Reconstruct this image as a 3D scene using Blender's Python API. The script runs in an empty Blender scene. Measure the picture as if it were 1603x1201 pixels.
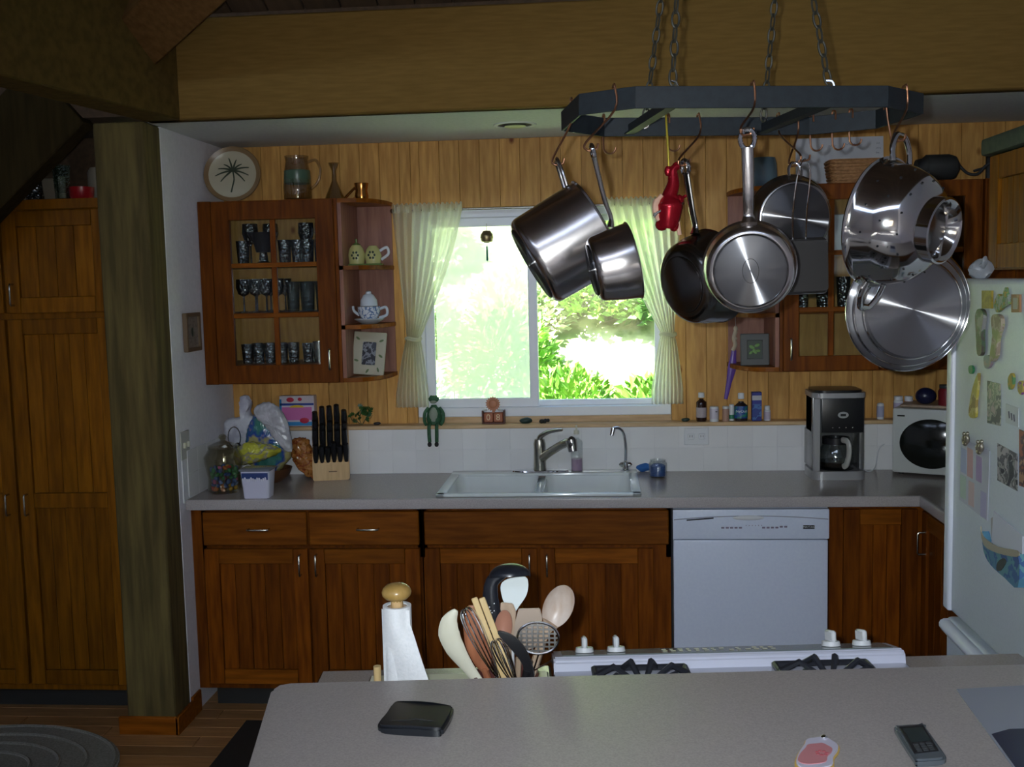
import bpy, bmesh, math, random
from mathutils import Vector, Matrix, Euler
R = random.Random(7)
S = bpy.context.scene
COL = S.collection
PI = math.pi

# ---------------------------------------------------------------- camera
CAMX = ((0.99639, 0.01478, 0.08364), (0.08179, 0.09831, -0.99179), (-0.02288, 0.99505, 0.09674))
CAMP = Vector((1.70, -4.76, 1.775))
cd = bpy.data.cameras.new('camera')
cam = bpy.data.objects.new('camera', cd)
COL.objects.link(cam)
cam.matrix_world = Matrix.Translation(CAMP) @ Matrix(CAMX).to_4x4()
cd.sensor_width = 36.0
cd.lens = 36.0 * 1651.5 / 1603.0
cd.clip_start = 0.02
cd.clip_end = 200
S.camera = cam

# ---------------------------------------------------------------- world, sun, flash, exposure
W = bpy.data.worlds.new('sky')
S.world = W
W.use_nodes = True
wn = W.node_tree.nodes
sky = wn.new('ShaderNodeTexSky')
sky.sky_type = 'NISHITA'
sky.sun_disc = False
sky.sun_elevation = math.radians(50)
sky.sun_rotation = math.radians(200)
wn['Background'].inputs[1].default_value = 0.85
W.node_tree.links.new(sky.outputs[0], wn['Background'].inputs[0])

def light(name, kind, loc, energy, color, **kw):
    ld = bpy.data.lights.new(name, kind)
    ld.energy = energy
    ld.color = color
    for k, v in kw.items():
        setattr(ld, k, v)
    o = bpy.data.objects.new(name, ld)
    COL.objects.link(o)
    o.location = loc
    return o

def aim(o, d):
    o.rotation_euler = Vector(d).to_track_quat('-Z', 'Y').to_euler()

sun = light('sun', 'SUN', (0, -3, 8), 52.0, (1.0, 0.97, 0.9), angle=0.01)
aim(sun, (0.42, 0.30, -0.86))
# the photographer's flash, just left of and above the lens
flash = light('camera_flash', 'SPOT', (1.655, -4.74, 1.80), 138.0, (0.86, 0.94, 1.0),
              spot_size=math.radians(88), spot_blend=1.0, shadow_soft_size=0.012)
aim(flash, (0.06, 1.0, -0.10))
S.view_settings.view_transform = 'Standard'
S.view_settings.look = 'None'
S.view_settings.exposure = 0.0
S.view_settings.gamma = 1.0
S.view_settings.use_curve_mapping = False

# ---------------------------------------------------------------- helpers
def at(px, py, y):
    """point on the vertical plane Y=y seen at a pixel of the photograph"""
    d = Matrix(CAMX) @ Vector((px - 801.5, -(py - 600.5), -1651.5))
    return CAMP + d * ((y - CAMP.y) / d.y)

def atx(px, py, x):
    d = Matrix(CAMX) @ Vector((px - 801.5, -(py - 600.5), -1651.5))
    return CAMP + d * ((x - CAMP.x) / d.x)

def atz(px, py, z):
    d = Matrix(CAMX) @ Vector((px - 801.5, -(py - 600.5), -1651.5))
    return CAMP + d * ((z - CAMP.z) / d.z)

def cat(pts, n=6, closed=False):
    P = [Vector(p) for p in pts]
    out = []
    m = len(P)
    rng = m if closed else m - 1
    for i in range(rng):
        if closed:
            a, b, c, d = P[(i - 1) % m], P[i], P[(i + 1) % m], P[(i + 2) % m]
        else:
            a, b, c, d = P[max(i - 1, 0)], P[i], P[i + 1], P[min(i + 2, m - 1)]
        for k in range(n):
            t = k / n
            out.append(0.5 * ((2 * b) + (c - a) * t + (2 * a - 5 * b + 4 * c - d) * t * t + (3 * b - a - 3 * c + d) * t ** 3))
    if not closed:
        out.append(P[-1].copy())
    return out

class MB:
    def __init__(s):
        s.bm = bmesh.new()
    def _x(s, vs, M):
        if M is not None:
            for v in vs:
                v.co = M @ v.co
    def box(s, x0, x1, y0, y1, z0, z1, bev=0.0, M=None, seg=1):
        b = bmesh.new()
        bmesh.ops.create_cube(b, size=1.0)
        for v in b.verts:
            v.co = Vector(((x0 + x1) / 2 + v.co.x * (x1 - x0), (y0 + y1) / 2 + v.co.y * (y1 - y0), (z0 + z1) / 2 + v.co.z * (z1 - z0)))
        if bev > 0:
            bmesh.ops.bevel(b, geom=b.edges[:], offset=bev, segments=seg, affect='EDGES', profile=0.6)
        s.add(b, M)
        return s
    def add(s, b, M=None):
        if M is not None:
            b.transform(M)
        me = bpy.data.meshes.new('tmp')
        b.to_mesh(me)
        b.free()
        s.bm.from_mesh(me)
        bpy.data.meshes.remove(me)
    def lathe(s, prof, n=32, M=None):
        rings = []
        for r, z in prof:
            if r < 1e-6:
                rings.append([s.bm.verts.new((0, 0, z))])
            else:
                rings.append([s.bm.verts.new((r * math.cos(2 * PI * i / n), r * math.sin(2 * PI * i / n), z)) for i in range(n)])
        for a, b in zip(rings[:-1], rings[1:]):
            if len(a) == 1 and len(b) == 1:
                continue
            for i in range(n):
                j = (i + 1) % n
                if len(a) == 1:
                    s.bm.faces.new((a[0], b[j], b[i]))
                elif len(b) == 1:
                    s.bm.faces.new((a[i], a[j], b[0]))
                else:
                    s.bm.faces.new((a[i], a[j], b[j], b[i]))
        s._x([v for r in rings for v in r], M)
        return s
    def cyl(s, p0, p1, r0, r1=None, n=16):
        return s.tube([p0, p1], [r0, r0 if r1 is None else r1], n)
    def tube(s, pts, r, n=8, closed=False, M=None, flat=1.0, up=None):
        P = [Vector(p) for p in pts]
        m = len(P)
        rr = r if isinstance(r, (list, tuple)) else [r] * m
        T = []
        for i in range(m):
            a = P[(i - 1) % m] if closed else P[max(i - 1, 0)]
            b = P[(i + 1) % m] if closed else P[min(i + 1, m - 1)]
            d = b - a
            T.append(d.normalized() if d.length > 1e-9 else Vector((0, 0, 1)))
        u = Vector(up) if up is not None else (Vector((0, 0, 1)) if abs(T[0].z) < 0.9 else Vector((1, 0, 0)))
        rings = []
        for i in range(m):
            u = (u - T[i] * u.dot(T[i])).normalized()
            w = T[i].cross(u)
            rings.append([s.bm.verts.new(P[i] + (u * math.cos(2 * PI * k / n) * flat + w * math.sin(2 * PI * k / n)) * rr[i]) for k in range(n)])
        for i in range(m if closed else m - 1):
            a, b = rings[i], rings[(i + 1) % m]
            for k in range(n):
                s.bm.faces.new((a[k], a[(k + 1) % n], b[(k + 1) % n], b[k]))
        if not closed:
            s.bm.faces.new(rings[0][::-1])
            s.bm.faces.new(rings[-1])
        s._x([v for q in rings for v in q], M)
        return s
    def prism(s, pts, z0, z1, M=None, bev=0.0):
        b = bmesh.new()
        lo = [b.verts.new((p[0], p[1], z0)) for p in pts]
        hi = [b.verts.new((p[0], p[1], z1)) for p in pts]
        n = len(pts)
        b.faces.new(lo[::-1])
        b.faces.new(hi)
        for i in range(n):
            b.faces.new((lo[i], lo[(i + 1) % n], hi[(i + 1) % n], hi[i]))
        bmesh.ops.recalc_face_normals(b, faces=b.faces[:])
        if bev:
            bmesh.ops.bevel(b, geom=[e for e in b.edges if e.calc_face_angle(0) > 0.6], offset=bev, segments=2, affect='EDGES')
        s.add(b, M)
        return s
    def ball(s, c, r, n=16, M=None):
        b = bmesh.new()
        bmesh.ops.create_uvsphere(b, u_segments=n, v_segments=max(6, n // 2), radius=1.0)
        if not isinstance(r, (list, tuple)):
            r = (r, r, r)
        for v in b.verts:
            v.co = Vector((c[0] + v.co.x * r[0], c[1] + v.co.y * r[1], c[2] + v.co.z * r[2]))
        s.add(b, M)
        return s
    def grid(s, fn, nu, nv):
        V = [[s.bm.verts.new(fn(i / nu, j / nv)) for j in range(nv + 1)] for i in range(nu + 1)]
        for i in range(nu):
            for j in range(nv):
                s.bm.faces.new((V[i][j], V[i + 1][j], V[i + 1][j + 1], V[i][j + 1]))
        return s
    def jitter(s, a, f=20.0):
        from mathutils import noise
        for v in s.bm.verts:
            v.co += noise.noise_vector(v.co * f) * a
        return s

MW = {}
def thing(name, label, catg, loc=(0, 0, 0), rot=(0, 0, 0), group=None, M=None):
    o = bpy.data.objects.new(name, None)
    COL.objects.link(o)
    if M is None:
        M = Matrix.Translation(Vector(loc)) @ Euler(rot).to_matrix().to_4x4()
    o.matrix_world = M
    o.location, o.rotation_euler = M.to_translation(), M.to_euler()
    o.empty_display_size = 0.05
    MW[o.name] = M.copy()
    o['label'] = label
    o['category'] = catg
    if group:
        o['group'] = group
    return o

def obj(name, mb, mat, parent=None, world=False, smooth=True, label=None, ang=38):
    bm = mb.bm if isinstance(mb, MB) else mb
    if world and parent is not None:
        bm.transform(MW[parent.name].inverted())
    bmesh.ops.recalc_face_normals(bm, faces=bm.faces[:])
    if smooth:
        c = math.radians(ang)
        for f in bm.faces:
            f.smooth = True
        for e in bm.edges:
            if len(e.link_faces) == 2 and e.calc_face_angle(0) > c:
                e.smooth = False
    me = bpy.data.meshes.new(name)
    bm.to_mesh(me)
    bm.free()
    me.materials.append(mat)
    o = bpy.data.objects.new(name, me)
    COL.objects.link(o)
    if parent is not None:
        o.parent = parent
        MW[o.name] = MW[parent.name].copy()
    else:
        MW[o.name] = Matrix()
    if label:
        o['label'] = label
    return o

def single(name, mb, mat, label, catg, group=None, origin=None, **kw):
    """a top-level thing that is one mesh; origin moves its pivot"""
    if origin is not None:
        mb.bm.transform(Matrix.Translation(-Vector(origin)))
    o = obj(name, mb, mat, **kw)
    if origin is not None:
        o.location = origin
        MW[o.name] = Matrix.Translation(Vector(origin))
    o['label'] = label
    o['category'] = catg
    if group:
        o['group'] = group
    return o

def struct(name, mb, mat, label=None, parent=None, **kw):
    o = obj(name, mb, mat, parent, **kw)
    if parent is None:
        o['kind'] = 'structure'
        if label:
            o['label'] = label
    return o

def piece(name, me, parent, loc, rot=(0, 0, 0), scale=(1, 1, 1)):
    o = bpy.data.objects.new(name, me)
    COL.objects.link(o)
    o.parent = parent
    o.location = loc
    o.rotation_euler = rot
    o.scale = scale
    MW[o.name] = MW[parent.name].copy()
    return o

def dup(root, loc, rot=None, label=None):
    r = root.copy()
    COL.objects.link(r)
    r.location = loc
    if rot is not None:
        r.rotation_euler = rot
    if label:
        r['label'] = label
    for ch in list(root.children):
        c = ch.copy()
        COL.objects.link(c)
        c.parent = r
        for g in list(ch.children):
            d = g.copy()
            COL.objects.link(d)
            d.parent = c
    return r

def text_bm(txt, size, depth, M):
    cu = bpy.data.curves.new('lettering', 'FONT')
    cu.body = txt
    cu.size = size
    cu.extrude = depth
    cu.align_x = 'CENTER'
    cu.align_y = 'CENTER'
    cu.resolution_u = 3
    o = bpy.data.objects.new('lettering', cu)
    COL.objects.link(o)
    bpy.context.view_layer.update()
    me = bpy.data.meshes.new_from_object(o.evaluated_get(bpy.context.evaluated_depsgraph_get()))
    bpy.data.objects.remove(o)
    b = bmesh.new()
    b.from_mesh(me)
    bpy.data.meshes.remove(me)
    b.transform(M)
    m = MB()
    m.bm.free()
    m.bm = b
    return m

# frame whose local z and x axes are given
def frame(loc, z, x):
    z = Vector(z).normalized()
    x = Vector(x)
    x = (x - z * x.dot(z)).normalized()
    y = z.cross(x)
    M = Matrix((x, y, z)).transposed().to_4x4()
    M.translation = Vector(loc)
    return M

FACE = Matrix.Rotation(PI / 2, 4, 'X')   # text plane -> faces -y

# ---------------------------------------------------------------- materials
def mat(name, col=(0.5, 0.5, 0.5), rough=0.5, metal=0.0, spec=0.5, **kw):
    m = bpy.data.materials.new(name)
    m.use_nodes = True
    b = m.node_tree.nodes['Principled BSDF']
    b.inputs['Base Color'].default_value = (*col, 1)
    b.inputs['Roughness'].default_value = rough
    b.inputs['Metallic'].default_value = metal
    b.inputs['Specular IOR Level'].default_value = spec
    for k, v in kw.items():
        b.inputs[k].default_value = v
    return m

def noisy(name, c1, c2, scale=30.0, rough=0.5, stretch=(1, 1, 1), bump=0.0, lo=0.35, hi=0.65, metal=0.0, detail=5, rnd=0.0, spec=0.5, knots=0.0, tone=0.0, coat=0.0):
    m = mat(name, c1, rough, metal, spec)
    nt = m.node_tree
    N, L = nt.nodes, nt.links
    b = N['Principled BSDF']
    tc = N.new('ShaderNodeTexCoord')
    mp = N.new('ShaderNodeMapping')
    mp.inputs['Scale'].default_value = stretch
    oi = N.new('ShaderNodeObjectInfo')
    ad = N.new('ShaderNodeVectorMath')
    ad.operation = 'ADD'
    mu = N.new('ShaderNodeVectorMath')
    mu.operation = 'SCALE'
    mu.inputs[0].default_value = (17.0, 31.0, 23.0)
    L.new(oi.outputs['Random'], mu.inputs['Scale'])
    L.new(tc.outputs['Object'], ad.inputs[0])
    L.new(mu.outputs[0], ad.inputs[1])
    L.new(ad.outputs[0], mp.inputs[0])
    no = N.new('ShaderNodeTexNoise')
    no.inputs['Scale'].default_value = scale
    no.inputs['Detail'].default_value = detail
    L.new(mp.outputs[0], no.inputs['Vector'])
    rp = N.new('ShaderNodeValToRGB')
    rp.color_ramp.elements[0].position = lo
    rp.color_ramp.elements[1].position = hi
    rp.color_ramp.elements[0].color = (*c1, 1)
    rp.color_ramp.elements[1].color = (*c2, 1)
    L.new(no.outputs['Fac'], rp.inputs[0])
    out = rp.outputs[0]
    if knots > 0:
        vo = N.new('ShaderNodeTexVoronoi')
        vo.inputs['Scale'].default_value = knots
        mp2 = N.new('ShaderNodeMapping')
        mp2.inputs['Scale'].default_value = (1, 0, 0.6)
        L.new(ad.outputs[0], mp2.inputs[0])
        L.new(mp2.outputs[0], vo.inputs['Vector'])
        r2 = N.new('ShaderNodeValToRGB')
        r2.color_ramp.elements[0].position = 0.035
        r2.color_ramp.elements[1].position = 0.07
        r2.color_ramp.elements[0].color = (0.30, 0.13, 0.05, 1)
        r2.color_ramp.elements[1].color = (1, 1, 1, 1)
        L.new(vo.outputs['Distance'], r2.inputs[0])
        mx = N.new('ShaderNodeMixRGB')
        mx.blend_type = 'MULTIPLY'
        mx.inputs[0].default_value = 1.0
        L.new(out, mx.inputs[1])
        L.new(r2.outputs[0], mx.inputs[2])
        out = mx.outputs[0]
    if tone > 0:
        hs = N.new('ShaderNodeHueSaturation')
        mr = N.new('ShaderNodeMapRange')
        mr.inputs['To Min'].default_value = 1 - tone
        mr.inputs['To Max'].default_value = 1 + tone
        L.new(oi.outputs['Random'], mr.inputs['Value'])
        L.new(mr.outputs[0], hs.inputs['Value'])
        L.new(out, hs.inputs['Color'])
        out = hs.outputs[0]
    L.new(out, b.inputs['Base Color'])
    if bump:
        bp = N.new('ShaderNodeBump')
        bp.inputs['Strength'].default_value = bump
        bp.inputs['Distance'].default_value = 0.002
        L.new(no.outputs['Fac'], bp.inputs['Height'])
        L.new(bp.outputs[0], b.inputs['Normal'])
    if coat:
        b.inputs['Coat Weight'].default_value = coat
        b.inputs['Coat Roughness'].default_value = 0.15
    return m

def glassy(name, col, alpha, rough=0.05, cut=False):
    """thin-walled glass: mostly see-through with a tint and a real gloss"""
    m = bpy.data.materials.new(name)
    m.use_nodes = True
    N, L = m.node_tree.nodes, m.node_tree.links
    N.clear()
    o = N.new('ShaderNodeOutputMaterial')
    tr = N.new('ShaderNodeBsdfTransparent')
    tr.inputs[0].default_value = (*col, 1)
    gl = N.new('ShaderNodeBsdfGlossy')
    gl.inputs['Roughness'].default_value = rough
    if cut:      # cut facets that sparkle
        vo = N.new('ShaderNodeTexVoronoi')
        vo.inputs['Scale'].default_value = 110
        tc = N.new('ShaderNodeTexCoord')
        bp = N.new('ShaderNodeBump')
        bp.inputs['Strength'].default_value = 0.9
        bp.inputs['Distance'].default_value = 0.004
        L.new(tc.outputs['Object'], vo.inputs['Vector'])
        L.new(vo.outputs['Distance'], bp.inputs['Height'])
        L.new(bp.outputs[0], gl.inputs['Normal'])
    lw = N.new('ShaderNodeLayerWeight')
    lw.inputs[0].default_value = 0.5
    fr = N.new('ShaderNodeMath')
    fr.operation = 'POWER'
    fr.inputs[1].default_value = 4.0
    L.new(lw.outputs['Facing'], fr.inputs[0])
    ad = N.new('ShaderNodeMath')
    ad.operation = 'ADD'
    ad.inputs[1].default_value = alpha + 0.035
    ad.use_clamp = True
    L.new(fr.outputs[0], ad.inputs[0])
    mx = N.new('ShaderNodeMixShader')
    L.new(ad.outputs[0], mx.inputs[0])
    L.new(tr.outputs[0], mx.inputs[1])
    L.new(gl.outputs[0], mx.inputs[2])
    L.new(mx.outputs[0], o.inputs[0])
    return m

def film(name, col, trans, op):
    """thin cloth or film: part see-through, part diffusing"""
    m = bpy.data.materials.new(name)
    m.use_nodes = True
    N, L = m.node_tree.nodes, m.node_tree.links
    N.clear()
    o = N.new('ShaderNodeOutputMaterial')
    tp = N.new('ShaderNodeBsdfTransparent')
    df = N.new('ShaderNodeBsdfDiffuse')
    df.inputs[0].default_value = (*col, 1)
    tl = N.new('ShaderNodeBsdfTranslucent')
    tl.inputs[0].default_value = (*col, 1)
    a = N.new('ShaderNodeMixShader')
    a.inputs[0].default_value = trans
    L.new(df.outputs[0], a.inputs[1])
    L.new(tl.outputs[0], a.inputs[2])
    b = N.new('ShaderNodeMixShader')
    b.inputs[0].default_value = op
    L.new(tp.outputs[0], b.inputs[1])
    L.new(a.outputs[0], b.inputs[2])
    L.new(b.outputs[0], o.inputs[0])
    return m

def brushed(name, base, rough, aniso):
    """circularly brushed metal: a highlight that spreads across the grooves"""
    m = bpy.data.materials.new(name)
    m.use_nodes = True
    N, L = m.node_tree.nodes, m.node_tree.links
    N.clear()
    o = N.new('ShaderNodeOutputMaterial')
    g = N.new('ShaderNodeBsdfAnisotropic')
    g.inputs['Color'].default_value = (*base, 1)
    g.inputs['Roughness'].default_value = rough
    g.inputs['Anisotropy'].default_value = aniso
    g.inputs['Rotation'].default_value = 0.0
    t = N.new('ShaderNodeTangent')
    t.direction_type = 'RADIAL'
    t.axis = 'Z'
    L.new(t.outputs[0], g.inputs['Tangent'])
    g2 = N.new('ShaderNodeBsdfAnisotropic')
    g2.inputs['Color'].default_value = (*[c * 0.6 for c in base], 1)
    g2.inputs['Roughness'].default_value = 0.45
    mx = N.new('ShaderNodeMixShader')
    mx.inputs[0].default_value = 0.35
    L.new(g.outputs[0], mx.inputs[1])
    L.new(g2.outputs[0], mx.inputs[2])
    L.new(mx.outputs[0], o.inputs[0])
    return m

M = {}
M['pine'] = noisy('pine', (0.50, 0.25, 0.065), (0.68, 0.38, 0.11), 9, 0.5, (6, 6, 0.7), knots=4.2, tone=0.09, bump=0.05, spec=0.25)
M['pine_trim'] = noisy('pine_trim', (0.55, 0.36, 0.18), (0.70, 0.48, 0.26), 9, 0.5, (1, 6, 6))
cher = dict(bump=0.04, tone=0.22, spec=0.14)
M['cherry'] = noisy('cherry', (0.115, 0.027, 0.0015), (0.215, 0.058, 0.003), 7, 0.4, (7, 7, 0.7), **cher)
M['cherry_h'] = noisy('cherry_horizontal', (0.155, 0.042, 0.002), (0.265, 0.078, 0.005), 7, 0.4, (0.7, 7, 7), **cher)
M['cherry_in'] = noisy('cherry_inside', (0.22, 0.085, 0.055), (0.33, 0.14, 0.09), 7, 0.5, (7, 7, 0.7), tone=0.1)
M['oak'] = noisy('amber_oak', (0.155, 0.053, 0.002), (0.26, 0.097, 0.004), 7, 0.4, (7, 7, 0.7), **cher)
M['post'] = noisy('rough_post', (0.075, 0.053, 0.013), (0.155, 0.115, 0.033), 5, 0.9, (7, 7, 0.6), bump=0.5, knots=3.0)
M['beam'] = noisy('tan_beam', (0.185, 0.106, 0.026), (0.220, 0.126, 0.032), 16, 0.85, (0.6, 6, 6), bump=0.15, spec=0.1)
M['rafter'] = noisy('rafter_wood', (0.12, 0.055, 0.016), (0.17, 0.085, 0.025), 7, 0.8, (6, 6, 0.6), bump=0.3, spec=0.1)
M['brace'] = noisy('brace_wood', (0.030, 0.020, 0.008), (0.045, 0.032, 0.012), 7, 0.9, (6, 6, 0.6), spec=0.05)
M['beam_dark'] = noisy('dark_beam', (0.085, 0.052, 0.013), (0.12, 0.072, 0.018), 10, 0.9, (3, 3, 3), bump=0.2, spec=0.1)
M['plaster'] = noisy('white_plaster', (0.78, 0.77, 0.82), (0.83, 0.82, 0.87), 60, 0.85, bump=0.15)
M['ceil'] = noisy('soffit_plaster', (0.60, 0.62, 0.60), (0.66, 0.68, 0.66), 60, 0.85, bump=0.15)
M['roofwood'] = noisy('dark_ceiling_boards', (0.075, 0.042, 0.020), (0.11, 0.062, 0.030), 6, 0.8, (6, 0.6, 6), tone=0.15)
M['floorwood'] = noisy('floor_boards', (0.30, 0.15, 0.05), (0.42, 0.22, 0.08), 8, 0.45, (0.7, 7, 7), tone=0.2)
M['tile'] = noisy('white_tile', (0.80, 0.80, 0.80), (0.84, 0.84, 0.84), 5, 0.18, tone=0.03)
M['grout'] = noisy('grout', (0.72, 0.72, 0.74), (0.80, 0.80, 0.82), 80, 0.9)
M['counter'] = noisy('taupe_laminate', (0.32, 0.275, 0.25), (0.39, 0.34, 0.315), 260, 0.20, spec=0.5)
M['counter_edge'] = noisy('counter_edge_band', (0.42, 0.38, 0.37), (0.50, 0.46, 0.45), 200, 0.25)
M['bar'] = noisy('bar_laminate', (0.305, 0.277, 0.265), (0.385, 0.352, 0.338), 320, 0.33)
M['vinyl'] = mat('white_vinyl', (0.88, 0.91, 0.96), 0.35)
M['enamel'] = noisy('sink_enamel', (0.74, 0.78, 0.78), (0.78, 0.82, 0.82), 8, 0.12)
M['white_app'] = noisy('appliance_white', (0.70, 0.76, 0.90), (0.73, 0.79, 0.92), 90, 0.35, bump=0.03)
M['fridge'] = noisy('fridge_white', (0.62, 0.68, 0.74), (0.66, 0.72, 0.78), 200, 0.38, bump=0.12)
M['fridge_edge'] = mat('fridge_edge', (0.78, 0.82, 0.90), 0.3)
M['steel'] = mat('polished_steel', (0.66, 0.62, 0.60), 0.23, 1.0)
M['mirror'] = mat('mirror_steel', (0.60, 0.59, 0.58), 0.10, 1.0)
M['steel_soft'] = mat('satin_steel', (0.45, 0.44, 0.43), 0.24, 1.0)
M['steel_dark'] = mat('dark_steel', (0.26, 0.25, 0.235), 0.20, 1.0)
M['steel_in'] = mat('steel_inside', (0.40, 0.39, 0.38), 0.3, 1.0)
M['brush'] = brushed('brushed_base', (0.20, 0.20, 0.21), 0.28, 0.86)
M['brush_l'] = brushed('brushed_lid', (0.42, 0.42, 0.44), 0.32, 0.80)
M['chrome'] = mat('chrome', (0.75, 0.76, 0.78), 0.08, 1.0)
M['nickel'] = mat('satin_nickel', (0.42, 0.40, 0.34), 0.26, 1.0)
M['rack'] = noisy('rack_paint', (0.006, 0.010, 0.013), (0.010, 0.016, 0.020), 60, 0.6, bump=0.1)
M['chain'] = mat('chain_iron', (0.045, 0.042, 0.030), 0.5, 0.3)
M['copper'] = mat('copper_hook', (0.42, 0.20, 0.11), 0.35, 1.0)
M['curtain'] = film('sheer_cotton', (0.96, 0.96, 0.84), 0.80, 0.78)
M['glass'] = glassy('clear_pane', (0.97, 0.99, 0.98), 0.0)
M['dimglass'] = glassy('cabinet_pane', (0.90, 0.93, 0.92), 0.0)
M['screen'] = film('insect_screen', (0.85, 0.86, 0.84), 0.60, 0.50)
M['gglass'] = glassy('green_glass', (0.66, 0.78, 0.74), 0.06, cut=True)
M['dglass'] = glassy('dark_glassware', (0.34, 0.38, 0.39), 0.22, 0.20, cut=True)
M['bglass'] = glassy('blue_glassware', (0.36, 0.41, 0.46), 0.22, 0.20, cut=True)
M['cglass'] = glassy('clear_glassware', (0.94, 0.96, 0.96), 0.05)
M['smoke'] = glassy('smoked_glass', (0.86, 0.84, 0.76), 0.05)
M['amber'] = glassy('amber_glass', (0.62, 0.28, 0.07), 0.12)
M['black'] = mat('black_plastic', (0.012, 0.012, 0.014), 0.3)
M['blackm'] = mat('black_matte', (0.018, 0.018, 0.016), 0.7)
M['iron'] = mat('cast_iron', (0.020, 0.022, 0.030), 0.45)
M['red'] = mat('red_enamel', (0.42, 0.012, 0.02), 0.3)
M['white'] = mat('white_plastic', (0.72, 0.74, 0.76), 0.4)
M['cream'] = mat('cream_plastic', (0.68, 0.66, 0.52), 0.4)
M['skin'] = mat('doll_skin', (0.80, 0.48, 0.34), 0.5)
M['lwood'] = noisy('light_wood', (0.56, 0.36, 0.16), (0.68, 0.46, 0.22), 9, 0.45, (6, 6, 0.8))
M['tanwood'] = noisy('tan_wood', (0.40, 0.29, 0.20), (0.52, 0.38, 0.27), 9, 0.5, (6, 6, 0.8))
M['bamboo'] = noisy('bamboo', (0.62, 0.44, 0.20), (0.72, 0.54, 0.28), 9, 0.4, (6, 6, 0.8))
M['redwood'] = noisy('red_brown_wood', (0.33, 0.12, 0.06), (0.46, 0.18, 0.09), 9, 0.3, (6, 6, 0.8))
M['paper'] = noisy('paper_towel', (0.80, 0.82, 0.83), (0.86, 0.87, 0.88), 180, 0.95, bump=0.4)
M['print'] = mat('white_paper', (0.78, 0.79, 0.80), 0.7)

def glitter(name, c):
    m = mat(name, c, 0.25, 0.6)
    N, L = m.node_tree.nodes, m.node_tree.links
    vo = N.new('ShaderNodeTexVoronoi')
    vo.inputs['Scale'].default_value = 190
    tc = N.new('ShaderNodeTexCoord')
    L.new(tc.outputs['Object'], vo.inputs['Vector'])
    bp = N.new('ShaderNodeBump')
    bp.inputs['Strength'].default_value = 1.0
    bp.inputs['Distance'].default_value = 0.02
    L.new(vo.outputs['Color'], bp.inputs['Height'])
    L.new(bp.outputs[0], N['Principled BSDF'].inputs['Normal'])
    return m
M['glitter'] = glitter('red_glitter', (0.42, 0.010, 0.022))

def patches(name, cols, scale=60.0, rough=0.5, seed=0.0, soft=False):
    """flat print of random colour patches"""
    m = mat(name, cols[0], rough)
    N, L = m.node_tree.nodes, m.node_tree.links
    tc = N.new('ShaderNodeTexCoord')
    mp = N.new('ShaderNodeMapping')
    mp.inputs['Location'].default_value = (seed, seed * 1.7, seed * 0.6)
    L.new(tc.outputs['Object'], mp.inputs[0])
    no = N.new('ShaderNodeTexNoise')
    no.inputs['Scale'].default_value = scale
    no.inputs['Detail'].default_value = 3
    L.new(mp.outputs[0], no.inputs['Vector'])
    rp = N.new('ShaderNodeValToRGB')
    rp.color_ramp.interpolation = 'CONSTANT' if not soft else 'LINEAR'
    e = rp.color_ramp.elements
    n = len(cols)
    e[0].position = 0.0
    e[0].color = (*cols[0], 1)
    e[1].position = 0.38 + 0.24 * 1 / n
    e[1].color = (*cols[1], 1)
    for i in range(2, n):
        k = e.new(0.36 + 0.28 * i / n)
        k.color = (*cols[i], 1)
    L.new(no.outputs['Fac'], rp.inputs[0])
    L.new(rp.outputs[0], N['Principled BSDF'].inputs['Base Color'])
    return m

# ================================================================ STRUCTURE
XR = 3.55          # right wall
ZS = 2.405         # soffit height
WX0, WX1, WZ0, WZ1 = 0.865, 2.016, 1.160, 2.105     # window hole
ZL = 1.135         # ledge top

b = MB()
b.box(-3.2, XR + 0.1, -8.6, 0.15, -0.05, 0.0)
floor = struct('floor', b, M['grout'])
fb = MB().box(-0.6, 0.6, -0.042, 0.042, 0, 0.012, 0.0015)
o0 = obj('plank', fb, M['floorwood'], floor)
fme = o0.data
bpy.data.objects.remove(o0)
for r in range(36):
    y = -0.30 - 0.087 * r
    off = (r % 3) * 0.4
    for c in range(3 if r < 14 else 2):
        x = -2.1 + off + c * 1.205
        if x > 1.4:
            continue
        piece('plank', fme, floor, (x, y, 0.0))

b = MB()
for q in ((-0.25, WX0, -0.05, 2.9), (WX1, XR, -0.05, 2.9), (WX0, WX1, -0.05, WZ0), (WX0, WX1, WZ1, 2.9)):
    b.box(q[0], q[1], 0.0, 0.15, q[2], q[3])
wall_back = struct('wall_back', b, M['pine_trim'])
pw = 0.0905
n = int(XR / pw) + 1
cache = {}
def plank(w, z0, z1):
    k = (round(w, 3), round(z0, 3), round(z1, 3))
    if k not in cache:
        o = obj('plank', MB().box(-w / 2 + 0.0004, w / 2 - 0.0004, -0.014, 0.001, -(z1 - z0) / 2, (z1 - z0) / 2, 0.0016), M['pine'], wall_back)
        cache[k] = o.data
        bpy.data.objects.remove(o)
    return cache[k]
for i in range(n):
    x0, x1 = i * pw, min((i + 1) * pw, XR - 0.002)
    if x1 - x0 < 0.02:
        continue
    segs = []
    if x1 <= WX0 + 0.001 or x0 >= WX1 - 0.001:
        segs = [(x0, x1, ZL, ZS)]
    elif x0 < WX0:
        segs = [(x0, WX0, ZL, ZS), (WX0, x1, WZ1, ZS)]
    elif x1 > WX1:
        segs = [(x0, WX1, WZ1, ZS), (WX1, x1, ZL, ZS)]
    else:
        segs = [(x0, x1, WZ1, ZS)]
    for a, c, z0, z1 in segs:
        if c - a > 0.012:
            piece('plank', plank(c - a, z0, z1), wall_back, ((a + c) / 2, 0, (z0 + z1) / 2))

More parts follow.
